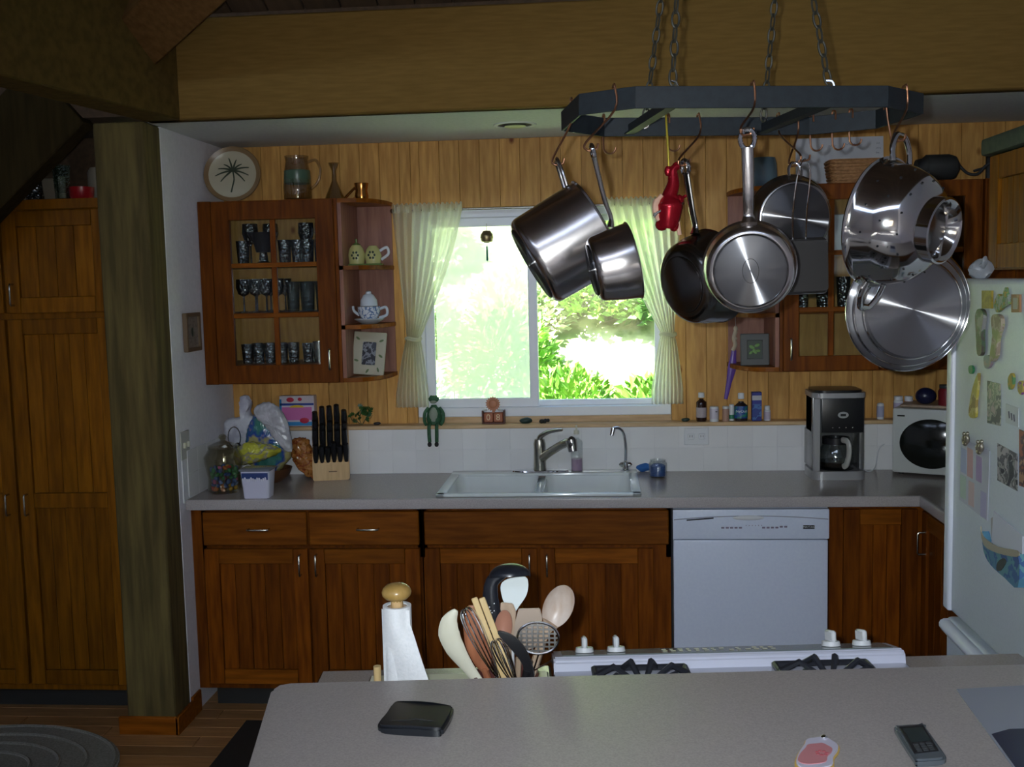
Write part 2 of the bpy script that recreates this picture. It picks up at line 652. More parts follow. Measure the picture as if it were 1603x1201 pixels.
struct('wall_left', MB().box(-0.12, 0.0, -0.69, 0.0, 0, ZS), M['plaster'])
struct('trim_1', MB().box(-0.001, 0.012, -0.69, -0.60, 0.0, 0.10, 0.003).box(-0.235, 0.015, -0.855, -0.84, 0, 0.085, 0.006).box(0.0, 0.015, -0.855, -0.69, 0, 0.085, 0.003), M['cherry_h'])
# the hidden rest of the house: shell that holds the room light
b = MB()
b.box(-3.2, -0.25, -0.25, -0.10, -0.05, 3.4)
struct('wall_behind_pantry', b, M['roofwood'])  # dark boards put the shade of brace and beam into the colour
struct('wall_right', MB().box(XR, XR + 0.12, -8.6, 0.15, -0.05, 4.6), M['plaster'])
struct('wall_far_left', MB().box(-3.35, -3.2, -8.6, -0.1, -0.05, 4.6), M['plaster'])
b = MB()
for q in ((-3.2, 1.0, -0.05, 4.6), (2.2, XR, -0.05, 4.6), (1.0, 2.2, -0.05, 1.1), (1.0, 2.2, 2.0, 4.6)):
    b.box(q[0], q[1], -8.75, -8.6, q[2], q[3])
struct('wall_front', b, M['plaster'])
# soffit over the kitchen run
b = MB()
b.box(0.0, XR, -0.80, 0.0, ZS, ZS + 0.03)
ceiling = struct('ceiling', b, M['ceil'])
# sloping timber roof over the room
b = MB()
sl = Matrix.Translation((0, -0.78, 2.80)) @ Matrix.Rotation(-0.30, 4, 'X')
b.box(-3.3, XR + 0.1, -8.4, 0.05, 0.02, 0.10, M=sl)
struct('ceiling_roof', b, M['roofwood'])
rme = obj('board', MB().box(-0.068, 0.068, -8.3, 0.0, 0.0, 0.02, 0.003), M['roofwood'])
bd = rme.data
bpy.data.objects.remove(rme)
roof = bpy.data.objects['ceiling_roof']
for i in range(49):
    o = piece('board', bd, roof, (-3.2 + i * 0.139, -0.78, 2.80), (-0.30, 0, 0))
struct('wall_gable', MB().box(-3.3, XR, -0.78, 0.15, 2.435, 2.98), M['roofwood'])
# header beam, side beam, post, rafter
struct('trim_2', MB().box(0.0, XR, -0.84, -0.77, ZS, 2.775, 0.006), M['beam'], 'tan timber header beam across the front of the kitchen soffit')
Mb = frame((0.0, -0.84, 2.405), (0, 0, 1), (-0.178, -0.984, 0))
struct('trim_3', MB().box(-0.06, 3.2, -0.0, 0.14, 0, 0.40, 0.006, M=Mb), M['beam_dark'], 'dark side beam running from the post towards the room')
struct('trim_4', MB().box(-0.20, -0.001, -0.84, -0.69, 0, ZS, 0.006), M['post'], 'rough grey-brown timber post at the end of the white wall')
p0, p1 = at(222, 116, -0.88), at(470, -110, -1.55)
M4 = frame(p0, (p1 - p0), (1, -0.3, 0))
struct('trim_5', MB().box(-0.19, 0.0, -0.03, 0.12, -0.12, 1.9, 0.006, M=M4), M['rafter'], 'diagonal rafter rising from the corner above the post')
# dark diagonal brace above the pantry
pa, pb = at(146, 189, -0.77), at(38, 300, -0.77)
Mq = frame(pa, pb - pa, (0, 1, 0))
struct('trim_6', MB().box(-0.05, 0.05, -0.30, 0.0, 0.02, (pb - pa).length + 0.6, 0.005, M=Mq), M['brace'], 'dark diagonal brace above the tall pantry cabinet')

# window
b = MB()
def ring(b, x0, x1, z0, z1, w, y0, y1, bev=0.003):
    """one connected rectangular frame facing -y"""
    q = bmesh.new()
    O = [(x0, z0), (x1, z0), (x1, z1), (x0, z1)]
    I = [(x0 + w, z0 + w), (x1 - w, z0 + w), (x1 - w, z1 - w), (x0 + w, z1 - w)]
    V = {(k, y): [q.verts.new((p[0], y, p[1])) for p in L] for k, L in (('o', O), ('i', I)) for y in (y0, y1)}
    for i in range(4):
        j = (i + 1) % 4
        q.faces.new((V['o', y0][i], V['o', y0][j], V['i', y0][j], V['i', y0][i]))
        q.faces.new((V['o', y1][j], V['o', y1][i], V['i', y1][i], V['i', y1][j]))
        q.faces.new((V['o', y0][j], V['o', y0][i], V['o', y1][i], V['o', y1][j]))
        q.faces.new((V['i', y0][i], V['i', y0][j], V['i', y1][j], V['i', y1][i]))
    bmesh.ops.recalc_face_normals(q, faces=q.faces[:])
    if bev:
        bmesh.ops.bevel(q, geom=[e for e in q.edges if e.calc_face_angle(0) > 1.0], offset=bev, segments=1, affect='EDGES')
    b.add(q)
ring(b, WX0 + 0.001, WX1 - 0.001, WZ0 + 0.001, WZ1 - 0.001, 0.042, -0.012, 0.10)
window = struct('window_1', b, M['vinyl'], 'white vinyl sliding window over the sink')
XM = 1.40
b = MB()
ring(b, WX0 + 0.043, XM + 0.02, WZ0 + 0.043, WZ1 - 0.043, 0.040, 0.005, 0.035)
s1 = struct('sash', b, M['vinyl'], parent=window)
b = MB()
ring(b, XM - 0.012, WX1 - 0.043, WZ0 + 0.043, WZ1 - 0.043, 0.026, 0.04, 0.07)
s2 = struct('sash', b, M['vinyl'], parent=window)
obj('pane', MB().box(WX0 + 0.083, XM - 0.02, 0.018, 0.022, WZ0 + 0.083, WZ1 - 0.083), M['glass'], s1)
obj('insect_screen', MB().box(WX0 + 0.083, XM - 0.02, 0.075, 0.077, WZ0 + 0.05, WZ1 - 0.05), M['screen'], s1)
obj('pane', MB().box(XM + 0.014, WX1 - 0.069, 0.053, 0.057, WZ0 + 0.069, WZ1 - 0.069), M['glass'], s2)

# tiled splash with wooden ledge on top
TY = -0.075
b = MB()
b.box(0.0, XR, TY + 0.0015, 0.0, 0.905, ZL - 0.018)
splash = struct('wall_splash', b, M['grout'], 'white tiled splashback behind the counter')
tw = 0.1075
tm = obj('tile', MB().box(-tw / 2 + 0.0005, tw / 2 - 0.0005, -0.003, 0.0, -0.0529, 0.0529, 0.0005), M['tile'], splash)
tme = tm.data
bpy.data.objects.remove(tm)
for r in range(2):
    for i in range(33):
        piece('tile', tme, splash, (tw * (i + 0.5), TY + 0.003, 0.9135 + 0.0535 + r * 0.1065))
lt = struct('wall_splash_side', MB().box(0.001, 0.006, -0.66, TY, 0.905, 1.10), M['grout'], 'short tiled splash on the white side wall')
for r in range(2):
    for i in range(5):
        piece('tile', tme, lt, (0.006, TY - tw * (i + 0.5) + 0.002, 0.9135 + 0.0535 + r * 0.098), (0, 0, PI / 2), (1, 1, 0.9))
struct('trim_7', MB().box(0.0, XR, TY - 0.012, -0.0145, ZL - 0.018, ZL, 0.003), M['pine_trim'], 'thin pine ledge on top of the splashback')

# recessed ceiling light
t = thing('ceiling_light', 'round recessed light in the white soffit over the sink', 'light', at(806, 190, -0.42) * 1.0)
t.location.z = ZS
MW[t.name] = Matrix.Translation(t.location)
obj('trim_ring', MB().lathe([(0.070, 0.002), (0.070, -0.004), (0.085, -0.004), (0.088, 0.0), (0.085, 0.002)], 32), M['white'], t)
obj('baffle', MB().lathe([(0.0, -0.001), (0.035, -0.001), (0.070, -0.0015), (0.070, 0.001)], 32), M['blackm'], t)
obj('bulb', MB().ball((0, 0.012, -0.006), (0.046, 0.034, 0.007)), mat('lamp_face', (0.62, 0.66, 0.34), 0.3), t)

# ================================================================ CABINETS
def pull(parent, x, z, kind='v', L=0.085, y=-0.02):
    """wire bow handle standing off a front"""
    h = L / 2
    if kind == 'v':
        pts = [(x, y, z - h), (x, y - 0.024, z - h), (x, y - 0.028, z - h + 0.006), (x, y - 0.028, z + h - 0.006), (x, y - 0.024, z + h), (x, y, z + h)]
    else:
        pts = [(x - h, y, z), (x - h, y - 0.024, z), (x - h + 0.006, y - 0.028, z), (x + h - 0.006, y - 0.028, z), (x + h, y - 0.024, z), (x + h, y, z)]
    return obj('handle', MB().tube(pts, 0.0042, 8), M['nickel'], parent)

bcache = {}
def board(parent, x0, x1, z0, z1, y0, y1, mt, name='board'):
    k = (round(x1 - x0, 3), round(z1 - z0, 3), round(y1 - y0, 3), mt.name)
    if k not in bcache:
        w, h, d = (x1 - x0) / 2, (z1 - z0) / 2, (y1 - y0) / 2
        o = obj(name, MB().box(-w + 0.0006, w - 0.0006, -d, d, -h, h, 0.002), mt)
        bcache[k] = o.data
        bpy.data.objects.remove(o)
    return piece(name, bcache[k], parent, ((x0 + x1) / 2, (y0 + y1) / 2, (z0 + z1) / 2))

def door(parent, x0, x1, z0, z1, mt, mh, n=5, st=0.062, handle=None, mids=(), glass=None, name='door', mt_b=None):
    y0, y1 = -0.021, -0.002
    d = obj(name, MB().box(x0, x1, -0.0035, -0.001, z0, z1), mt, parent)
    board(d, x0, x0 + st, z0, z1, y0, y1 - 0.0016, mt, 'stile')
    board(d, x1 - st, x1, z0, z1, y0, y1 - 0.0016, mt, 'stile')
    for a, c in [(z1 - st, z1), (z0, z0 + st)] + [(m - st / 2, m + st / 2) for m in mids]:
        board(d, x0 + st, x1 - st, a, c, y0 + 0.0005, y1 - 0.0016, mh, 'rail')
    if glass is None:
        w = (x1 - x0 - 2 * st) / n
        zs = [z0 + st] + [v for m in mids for v in (m - st / 2, m + st / 2)] + [z1 - st]
        for a, c in zip(zs[::2], zs[1::2]):
            for i in range(n):
                board(d, x0 + st + i * w, x0 + st + (i + 1) * w, a, c, -0.011, -0.003, mt_b or mt)
    if handle:
        pull(d, *handle)
    return d

# ---- base cabinets (face at y = -0.61)
YF = -0.585
def base_cab(x0, w, label, drawers, doors, false_front=False):
    t = thing('base_cabinet', label, 'cabinet', (x0, YF, 0), group='cherry base cabinets under the counter')
    b = MB()
    b.box(0, w, 0.0, -YF - 0.02, 0.10, 0.66)
    b.box(0, 0.018, 0.0, -YF - 0.02, 0.66, 0.872)
    b.box(w - 0.018, w, 0.0, -YF - 0.02, 0.66, 0.872)
    b.box(0, w, 0.0, 0.018, 0.66, 0.872)
    obj('carcass', b, M['cherry'], t)
    obj('toe_kick', MB().box(0.01, w - 0.01, 0.05, 0.07, 0.0, 0.10), M['blackm'], t)
    for (a, c, h) in drawers:
        d = obj('drawer' if not false_front else 'false_front', MB().box(a, c, -0.021, -0.001, 0.715, 0.855, 0.004), M['cherry_h'], t)
        if h:
            pull(d, (a + c) / 2 + 0.02, 0.785, 'h')
    for (a, c, hs) in doors:
        door(t, a, c, 0.125, 0.700, M['cherry'], M['cherry_h'], handle=(c - 0.03 if hs > 0 else a + 0.03, 0.635, 'v'))
    return t
base_cab(0.045, 0.920, 'cherry base cabinet under the left end of the counter with two drawers over two doors', [(0.01, 0.447, 1), (0.457, 0.912, 1)], [(0.01, 0.447, 1), (0.455, 0.912, -1)])
base_cab(0.970, 1.000, 'cherry sink base cabinet with one wide blank panel over two doors', [(0.008, 0.992, 0)], [(0.008, 0.465, 1), (0.475, 0.930, -1)], True)
# filler against the white wall
struct('trim_8', MB().box(0.001, 0.044, YF - 0.001, -0.02, 0.1, 0.872), M['cherry'])

# right-hand corner base: front door facing the room, side door facing the fridge run
t = thing('base_cabinet', 'cherry corner base cabinet right of the white dishwasher', 'cabinet', (2.590, YF, 0), group='cherry base cabinets under the counter')
b = MB()
b.box(0, 0.36, 0.0, 0.55, 0.10, 0.868)
obj('carcass', b, M['cherry'], t)
obj('toe_kick', MB().box(0.01, 0.36, 0.05, 0.07, 0.0, 0.10), M['blackm'], t)
door(t, 0.052, 0.335, 0.115, 0.855, M['cherry'], M['cherry_h'], n=3)
Mr = Matrix.Translation((2.952, YF - 0.003, 0)) @ Matrix.Rotation(-PI / 2, 4, 'Z')
t = thing('base_cabinet', 'cherry base cabinet of the side run, seen edge-on beside the refrigerator', 'cabinet', M=Mr, group='cherry base cabinets under the counter')
obj('carcass', MB().box(-0.58, 0.93, 0.001, 0.58, 0.10, 0.868), M['cherry'], t)
obj('toe_kick', MB().box(-0.01, 0.93, 0.05, 0.07, 0.0, 0.10), M['blackm'], t)
door(t, 0.045, 0.47, 0.115, 0.855, M['cherry'], M['cherry_h'], n=4, handle=(0.085, 0.735, 'v'))
door(t, 0.48, 0.92, 0.115, 0.855, M['cherry'], M['cherry_h'], n=4, handle=(0.52, 0.735, 'v'))

# ---- dishwasher
t = thing('dishwasher', 'white dishwasher with a curved top grip under the counter', 'dishwasher', (1.975, -0.60, 0))
obj('body', MB().box(0.004, 0.606, 0.002, 0.56, 0.02, 0.868), M['white_app'], t)
obj('door_panel', MB().box(0.003, 0.604, -0.022, 0.0, 0.11, 0.738, 0.006, seg=2), M['white_app'], t)
cp = obj('control_panel', MB().box(0.001, 0.607, -0.030, 0.0, 0.742, 0.862, 0.006, seg=2), M['white_app'], t)
xs = [i / 24 for i in range(25)]
def arch(x):
    return 0.822 + 0.014 * (1 - (2 * x - 1) ** 2)
obj('seam', MB().tube([(0.006 + 0.596 * x, -0.0305, arch(x)) for x in xs], 0.0016, 5), mat('seam_grey', (0.30, 0.30, 0.36), 0.6), cp)  # thin grey tube along the curved seam
obj('grip_recess', MB().ball((0.295, -0.031, 0.829), (0.062, 0.006, 0.010)), M['white'], cp)
obj('vent_slot', MB().tube([(0.055, -0.031, 0.820), (0.16, -0.031, 0.828)], 0.0026, 5), M['black'], cp)
mg = mat('panel_print', (0.26, 0.22, 0.30), 0.6)
for k in range(5):
    obj('button', MB().box(0.190 + 0.017 * k, 0.202 + 0.017 * k, -0.0325, -0.03, 0.786, 0.793, 0.001), mg, cp)
for k in range(6):
    obj('indicator', MB().box(0.285 + 0.012 * k, 0.288 + 0.012 * k, -0.0315, -0.03, 0.797, 0.800), mg, cp)
for k in range(6):
    obj('button', MB().box(0.348 + 0.017 * k, 0.360 + 0.017 * k, -0.0325, -0.03, 0.786 + (0.003 if k > 3 else 0), 0.793 + (0.003 if k > 3 else 0), 0.001), mg, cp)
bd_ = obj('badge', MB().box(0.506, 0.550, -0.0325, -0.03, 0.784, 0.799, 0.001), M['black'], cp)
obj('badge_lettering', text_bm('MAYTAG', 0.0115, 0.0004, Matrix.Translation((0.528, -0.0328, 0.7915)) @ FACE), M['white'], cp, smooth=False)

# ---- worktops
CT = 0.914
b = MB()
SX0, SX1, SY0, SY1 = 1.055, 1.835, -0.585, -0.10
CF = -0.635
b.box(0.008, SX0, CF, TY - 0.001, 0.876, CT)
b.box(SX1, XR - 0.002, CF, TY - 0.001, 0.876, CT)
b.box(SX0, SX1, SY1, TY - 0.001, 0.876, CT)
b.box(SX0, SX1, CF, SY0, 0.876, CT)
b.box(2.935, XR - 0.002, -1.53, CF, 0.876, CT)
wt = single('worktop', b, M['counter'], 'long taupe laminate worktop along the back wall with a pale rolled edge', 'worktop', smooth=False)
e = MB()
ep = [(0.004, CF, 0), (2.905, CF, 0), (2.925, CF - 0.02, 0), (2.925, -1.53, 0)]
for (xa, xb_, ya, yb_) in ((0.004, 2.935, CF - 0.012, CF + 0.004), (2.917, 2.937, -1.53, CF + 0.002)):
    e.box(xa, xb_, ya, yb_, 0.872, CT + 0.001, 0.006, seg=3)
obj('edge_band', e, M['counter_edge'], wt)

# ---- sink
t = thing('sink', 'white enamel double sink set into the taupe worktop', 'sink', (1.44, -0.33, CT))
def rr(x0, x1, y0, y1, r, n=5):
    o = []
    for cx, cy, a in ((x1 - r, y1 - r, 0), (x0 + r, y1 - r, 90), (x0 + r, y0 + r, 180), (x1 - r, y0 + r, 270)):
        for k in range(n + 1):
            q = math.radians(a + 90 * k / n)
            o.append((cx + r * math.cos(q), cy + r * math.sin(q)))
    return o
def loft(b, loops, cap=False):
    vs = [[b.bm.verts.new(p) for p in l] for l in loops]
    for a, c in zip(vs[:-1], vs[1:]):
        m = len(a)
        for i in range(m):
            b.bm.faces.new((a[i], a[(i + 1) % m], c[(i + 1) % m], c[i]))
    if cap:
        b.bm.faces.new(vs[-1])
    return vs
sx0, sx1, sy0, sy1 = 1.030, 1.855, -0.612, -0.082
b = MB()
b.box(sx0, sx1, sy1 - 0.085, sy1, CT, CT + 0.012, 0.005, seg=2)         # faucet deck
b.box(sx0, sx0 + 0.038, sy0, sy1 - 0.08, CT, CT + 0.012, 0.005, seg=2)
b.box(sx1 - 0.038, sx1, sy0, sy1 - 0.08, CT, CT + 0.012, 0.005, seg=2)
b.box(sx0, sx1, sy0, sy0 + 0.035, CT, CT + 0.012, 0.005, seg=2)
obj('rim', b, M['enamel'], t, world=True)
for a, c in ((sx0 + 0.03, 1.425), (1.455, sx1 - 0.03)):
    b = MB()
    y0, y1 = sy0 + 0.028, sy1 - 0.078
    L0 = [(x, y, CT + 0.008) for x, y in rr(a, c, y0, y1, 0.05)]
    L1 = [(x, y, CT - 0.16) for x, y in rr(a + 0.015, c - 0.015, y0 + 0.015, y1 - 0.015, 0.05)]
    L2 = [(x, y, CT - 0.18) for x, y in rr(a + 0.04, c - 0.04, y0 + 0.04, y1 - 0.04, 0.04)]
    loft(b, [L0, L1, L2], True)
    bb = obj('basin', b, M['enamel'], t, world=True)
    obj('drain', MB().lathe([(0, 0.001), (0.03, 0.001), (0.042, 0.004), (0.044, 0.0)], 20, Matrix.Translation(((a + c) / 2, (y0 + y1) / 2, CT - 0.18))), M['chrome'], bb, world=True)
obj('divider', MB().box(1.42, 1.46, sy0 + 0.03, sy1 - 0.08, CT - 0.03, CT - 0.005, 0.008, seg=2), M['enamel'], t, world=True)

# ---- faucet on its base plate
t = thing('faucet', 'brushed nickel single-lever faucet with a pull-out spout behind the sink', 'faucet', (1.425, -0.115, CT + 0.012))
obj('base_plate', MB().lathe([(0, 0.008), (0.10, 0.008), (0.125, 0.005), (0.13, 0.0)], 32, Matrix.Diagonal((1, 0.26, 1, 1))), M['chrome'], t)
obj('body', MB().lathe([(0.0, 0.0), (0.029, 0.004), (0.027, 0.05), (0.026, 0.10), (0.027, 0.125), (0.022, 0.145), (0.0, 0.152)], 24), M['nickel'], t)
lv = cat([(0, 0, 0.125), (0.004, -0.006, 0.155), (0.045, -0.03, 0.182), (0.105, -0.055, 0.194)], 6)
obj('lever', MB().tube(lv, [0.022 * (1 - 0.68 * (i / (len(lv) - 1))) for i in range(len(lv))], 12, flat=0.7), M['nickel'], t)
sp = cat([(0.012, -0.01, 0.062), (0.055, -0.06, 0.10), (0.11, -0.13, 0.142), (0.150, -0.175, 0.160)], 6)
so = obj('spout', MB().tube(sp, [0.021, 0.0205] + [0.0185] * (len(sp) - 4) + [0.021, 0.023], 14), M['nickel'], t)
obj('spray_head', MB().cyl((0.146, -0.172, 0.166), (0.154, -0.182, 0.118), 0.025, 0.020, 16), M['steel_soft'], so)
obj('button', MB().ball((0.146, -0.196, 0.146), (0.009, 0.004, 0.014), 10), M['black'], so)

t = thing('drinking_water_faucet', 'slim chrome gooseneck filter tap at the right corner of the sink', 'faucet', (1.805, -0.118, CT + 0.012))
obj('base', MB().lathe([(0, 0), (0.021, 0), (0.021, 0.006), (0.014, 0.010), (0.014, 0.040), (0.007, 0.046)], 20), M['chrome'], t)
obj('lever', MB().box(-0.029, 0.029, -0.008, 0.008, 0.018, 0.038, 0.008), M['chrome'], t)
obj('neck', MB().tube(cat([(0, 0, 0.04), (0.002, 0, 0.10), (-0.006, -0.01, 0.165), (-0.028, -0.03, 0.195), (-0.055, -0.05, 0.196)], 6), 0.0068, 10), M['chrome'], t)
obj('nozzle', MB().cyl((-0.052, -0.048, 0.198), (-0.060, -0.054, 0.166), 0.011, 0.009, 12), M['chrome'], t)

def lathe_thing(name, label, catg, loc, parts, group=None, n=24, rotz=0.0):
    t = thing(name, label, catg, loc, (0, 0, rotz), group)
    for nm, prof, m in parts:
        obj(nm, MB().lathe(prof, n), m, t)
    return t

def bottle_prof(r, h, rn, hn, z0=0.0):
    return [(0, z0), (r * 0.92, z0), (r, z0 + 0.004), (r, z0 + h * 0.96), (r * 0.9, z0 + h), (rn, z0 + h + (r - rn) * 0.7), (rn, z0 + h + hn)]
def cap_prof(r, z, h):
    return [(0, z), (r, z), (r, z + h - 0.002), (r - 0.002, z + h), (0, z + h)]
def band_prof(r, z0, z1):
    return [(r - 0.001, z0), (r + 0.0006, z0), (r + 0.0006, z1), (r - 0.001, z1)]

# soap bottle behind the spout
t = lathe_thing('soap_bottle', 'clear dish soap bottle with lilac liquid standing behind the faucet', 'bottle', (1.590, -0.110, CT + 0.012), [
    ('bottle', bottle_prof(0.026, 0.135, 0.010, 0.015), M['cglass']),
    ('liquid', [(0, 0.003), (0.024, 0.003), (0.024, 0.055), (0, 0.055)], mat('lilac_soap', (0.42, 0.28, 0.40), 0.3)),
    ('pump', [(0, 0.165), (0.012, 0.165), (0.012, 0.182), (0.004, 0.184), (0.004, 0.205), (0, 0.205)], M['cream'])])

# blue cloth and jar right of the sink
p = atz(1030, 747, CT)
t = lathe_thing('glass_jar', 'small clear glass jar with blue contents on the counter right of the sink', 'jar', (p.x, p.y, CT), [
    ('jar', [(0, 0.002), (0.036, 0.002), (0.039, 0.008), (0.039, 0.062), (0.033, 0.070), (0.034, 0.076), (0.032, 0.076), (0.031, 0.068), (0.036, 0.06), (0.036, 0.01), (0, 0.006)], M['cglass']),
    ('contents', [(0, 0.008), (0.034, 0.008), (0.034, 0.050), (0.02, 0.058), (0, 0.058)], mat('jar_blue', (0.03, 0.10, 0.32), 0.4))])
p = atz(1008, 738, CT)
b = MB().ball((0, 0, 0.018), (0.036, 0.024, 0.018), 18)
b.jitter(0.006, 45)
single('dish_sponge', b, mat('sponge_blue', (0.03, 0.14, 0.42), 0.8), 'crumpled bright blue dish sponge left of the glass jar', 'sponge')
bpy.data.objects['dish_sponge'].location = (p.x, p.y, CT)

# outlet and switch plates
def plate(x, y, z, rotz, label, kind):
    t = thing(kind, label, 'outlet' if kind == 'wall_outlet' else 'switch', M=Matrix.Translation((x, y, z)) @ Matrix.Rotation(rotz, 4, 'Z'))
    w = 0.068 if kind == 'wall_outlet' else 0.058
    h = 0.038 if kind == 'wall_outlet' else 0.058
    obj('cover_plate', MB().box(-w + 0.014, w - 0.014, -0.006, 0, -h, h, 0.002), M['white'] if kind == 'wall_outlet' else mat('ivory_plate', (0.50, 0.49, 0.45), 0.3), t)
    if kind == 'wall_outlet':
        for s_ in (-0.024, 0.024):
            o = obj('socket', MB().box(s_ - 0.015, s_ + 0.015, -0.0085, -0.005, -0.014, 0.014, 0.004), M['white'], t)
            obj('slot', MB().box(s_ - 0.006, s_ - 0.004, -0.0088, -0.0084, -0.004, 0.006).box(s_ + 0.004, s_ + 0.006, -0.0088, -0.0084, -0.004, 0.006), M['black'], o)
    else:
        for s_ in (-0.02, 0.02):
            obj('rocker', MB().box(s_ - 0.006, s_ + 0.006, -0.016, -0.005, -0.01, 0.012, 0.002), M['cream'], t)
q = at(1090, 683, TY)
plate(q.x, TY - 0.001, q.z, 0, 'white double outlet lying sideways on the tiled splash', 'wall_outlet')
q = atx(288, 697, 0.0)
plate(0.001, q.y, q.z, PI / 2, 'dull double light switch on the white side wall', 'light_switch')

# ---- upper left cabinet with glass door
UZ0, UZ1 = 1.358, 2.140
t = thing('glass_wall_cabinet', 'cherry wall cabinet with six-pane glass door full of dark glassware', 'cabinet', (0.015, -0.33, 0), group='cherry wall cabinets')
UC = t
uw = 0.585
def ucbox(t, x0, x1, z0, z1, yd, shelves, ms=None):
    m = M['cherry']
    b = MB()
    b.box(x0, x0 + 0.018, 0.0, yd, z0, z1)
    b.box(x1 - 0.018, x1, 0.0, yd, z0, z1)
    b.box(x0 + 0.018, x1 - 0.018, 0.0, yd, z1 - 0.018, z1)
    b.box(x0 + 0.018, x1 - 0.018, 0.0, yd, z0, z0 + 0.018)
    obj('carcass', b, m, t)
    obj('back_panel', MB().box(x0 + 0.018, x1 - 0.018, yd - 0.012, yd - 0.004, z0 + 0.018, z1 - 0.018), M['pine'], t)
    for z in shelves:
        obj('shelf', MB().box(x0 + 0.019, x1 - 0.019, 0.012, yd - 0.013, z - 0.018, z, 0.002), ms or M['cherry_h'], t)
SHL = (1.664, 1.874)
ucbox(t, 0, uw, UZ0, UZ1, 0.312, SHL + (1.440,))
def glass_door(t, x0, x1, z0, z1, zr, st, hx, nx=2, hz=None):
    b = MB()
    ring(b, x0, x1, z0, z1, st, -0.021, -0.001, 0.002)
    d = obj('door', b, M['cherry'], t)
    for z in zr:
        board(d, x0 + st, x1 - st, z - 0.010, z + 0.010, -0.018, -0.003, M['cherry_h'], 'muntin')
    for k in range(1, nx):
        xm = x0 + st + (x1 - x0 - 2 * st) * k / nx
        board(d, xm - 0.012, xm + 0.012, z0 + st, z1 - st, -0.0175, -0.0035, M['cherry'], 'muntin')
    zz = [z0 + st] + list(zr) + [z1 - st]
    for a, c in zip(zz[:-1], zz[1:]):
        for k in range(nx):
            xa = x0 + st + (x1 - x0 - 2 * st) * k / nx
            xb_ = x0 + st + (x1 - x0 - 2 * st) * (k + 1) / nx
            obj('pane', MB().box(xa + 0.001, xb_ - 0.001, -0.009, -0.007, a + 0.001, c - 0.001), M['dimglass'], d)
    if hx is not None:
        pull(d, hx, (hz if hz else z0 + 0.10), 'v')
    return d
glass_door(t, 0.045, uw - 0.012, UZ0 + 0.003, UZ1 - 0.004, (1.652, 1.866), 0.078, uw - 0.045)
obj('filler_stile', MB().box(-0.012, 0.044, -0.021, -0.001, UZ0, UZ1, 0.002), M['cherry'], t)

# rounded open corner shelf beside it
t = thing('corner_shelf_unit', 'cherry quarter-round open shelf unit between the glass cabinet and the curtain', 'shelf', (0.602, -0.33, 0))
CS = t
def quarter(w, d, n=10):
    pts = [(0.0, d), (0.0, 0.0), (0.02, 0.0)]
    for i in range(n + 1):
        a = PI / 2 * i / n
        pts.append((0.02 + (w - 0.02) * math.sin(a) ** 0.8 if i else 0.02, d - (d) * math.cos(a) ** 0.8 if i < n else d))
    return pts
qs = quarter(0.175, 0.314)
for z in (UZ0 + 0.001, 1.585, 1.838, UZ1 - 0.019):
    obj('shelf', MB().prism(qs, z, z + 0.018), M['cherry_h'], t, smooth=False)
obj('side_panel', MB().box(0.0, 0.016, 0.0, 0.314, UZ0 + 0.019, UZ1 - 0.019), M['cherry_in'], t)
obj('back_panel', MB().box(0.016, 0.172, 0.302, 0.313, UZ0 + 0.019, UZ1 - 0.019), M['cherry_in'], t)

# ---- glassware, every piece its own
def goblet(label, grp, h=0.17, r=0.034, m=None):
    t = thing('wine_glass', label, 'glass', group=grp)
    obj('bowl', MB().lathe([(0.004, h * .48), (r * .7, h * .55), (r, h * .75), (r * .93, h), (r * .90, h), (r * .95, h * .75), (r * .62, h * .57), (0, h * .51)], 16), m, t)
    obj('stem', MB().lathe([(0, 0.004), (r * .9, 0.001), (r * .9, 0.003), (0.004, 0.008), (0.0035, h * .45), (0.006, h * .49), (0, h * .5)], 12), m, t)
    return t
def tumbler(label, grp, h=0.10, r=0.031, m=None, nm='tumbler'):
    t = thing(nm, label, 'glass', group=grp)
    obj('wall', MB().lathe([(0, 0.001), (r * .8, 0.001), (r, h), (r * .94, h), (r * .76, 0.012), (0, 0.012)], 16), m, t)
    obj('thick_base', MB().lathe([(0, 0.002), (r * .74, 0.002), (r * .76, 0.011), (0, 0.011)], 12), M['cglass'], t)
    return t
pr = {
    'g1': goblet('dark stemmed glass on the top shelf behind the cabinet glass', 'stemmed glasses on the top shelf', .18, .036, M['dglass']),
    't1': tumbler('dark tumbler on the top shelf behind the cabinet glass', 'tumblers on the top shelf', .10, .030, M['bglass']),
    'g2': goblet('short stemmed glass on the middle shelf behind the cabinet glass', 'stemmed glasses on the middle shelf', .145, .032, M['dglass']),
    't2': tumbler('green-tinted tall tumbler on the middle shelf behind the cabinet glass', 'tumblers on the middle shelf', .13, .031, M['gglass']),
    't3': tumbler('squat dark drinking glass on the bottom shelf behind the cabinet glass', 'glasses on the bottom shelf', .085, .026, M['bglass'])}
used = set()
def put(k, x, y, z):
    if k not in used:
        used.add(k)
        o = pr[k]
        o.location = (x, y, z)
    else:
        o = dup(pr[k], (x, y, z))
    return o
Z1, Z2, Z3 = SHL[1], SHL[0], 1.440
for x, y in ((.155, -.13), (.235, -.09), (.40, -.10), (.47, -.08)):
    put('g1', x, y, Z1)
for x, y in ((.16, -.25), (.345, -.25), (.40, -.24), (.445, -.25), (.31, -.13)):
    put('t1', x, y, Z1)
for x, y in ((.15, -.24), (.20, -.23), (.255, -.25), (.30, -.23), (.17, -.12), (.23, -.11), (.30, -.12)):
    put('g2', x, y, Z2)
for x, y in ((.37, -.24), (.44, -.25), (.50, -.24), (.40, -.13), (.48, -.13)):
    put('t2', x, y, Z2)
for i in range(5):
    put('t3', .155 + .052 * i, -.24, Z3)
for i in range(4):
    put('t3', .175 + .055 * i, -.16, Z3)
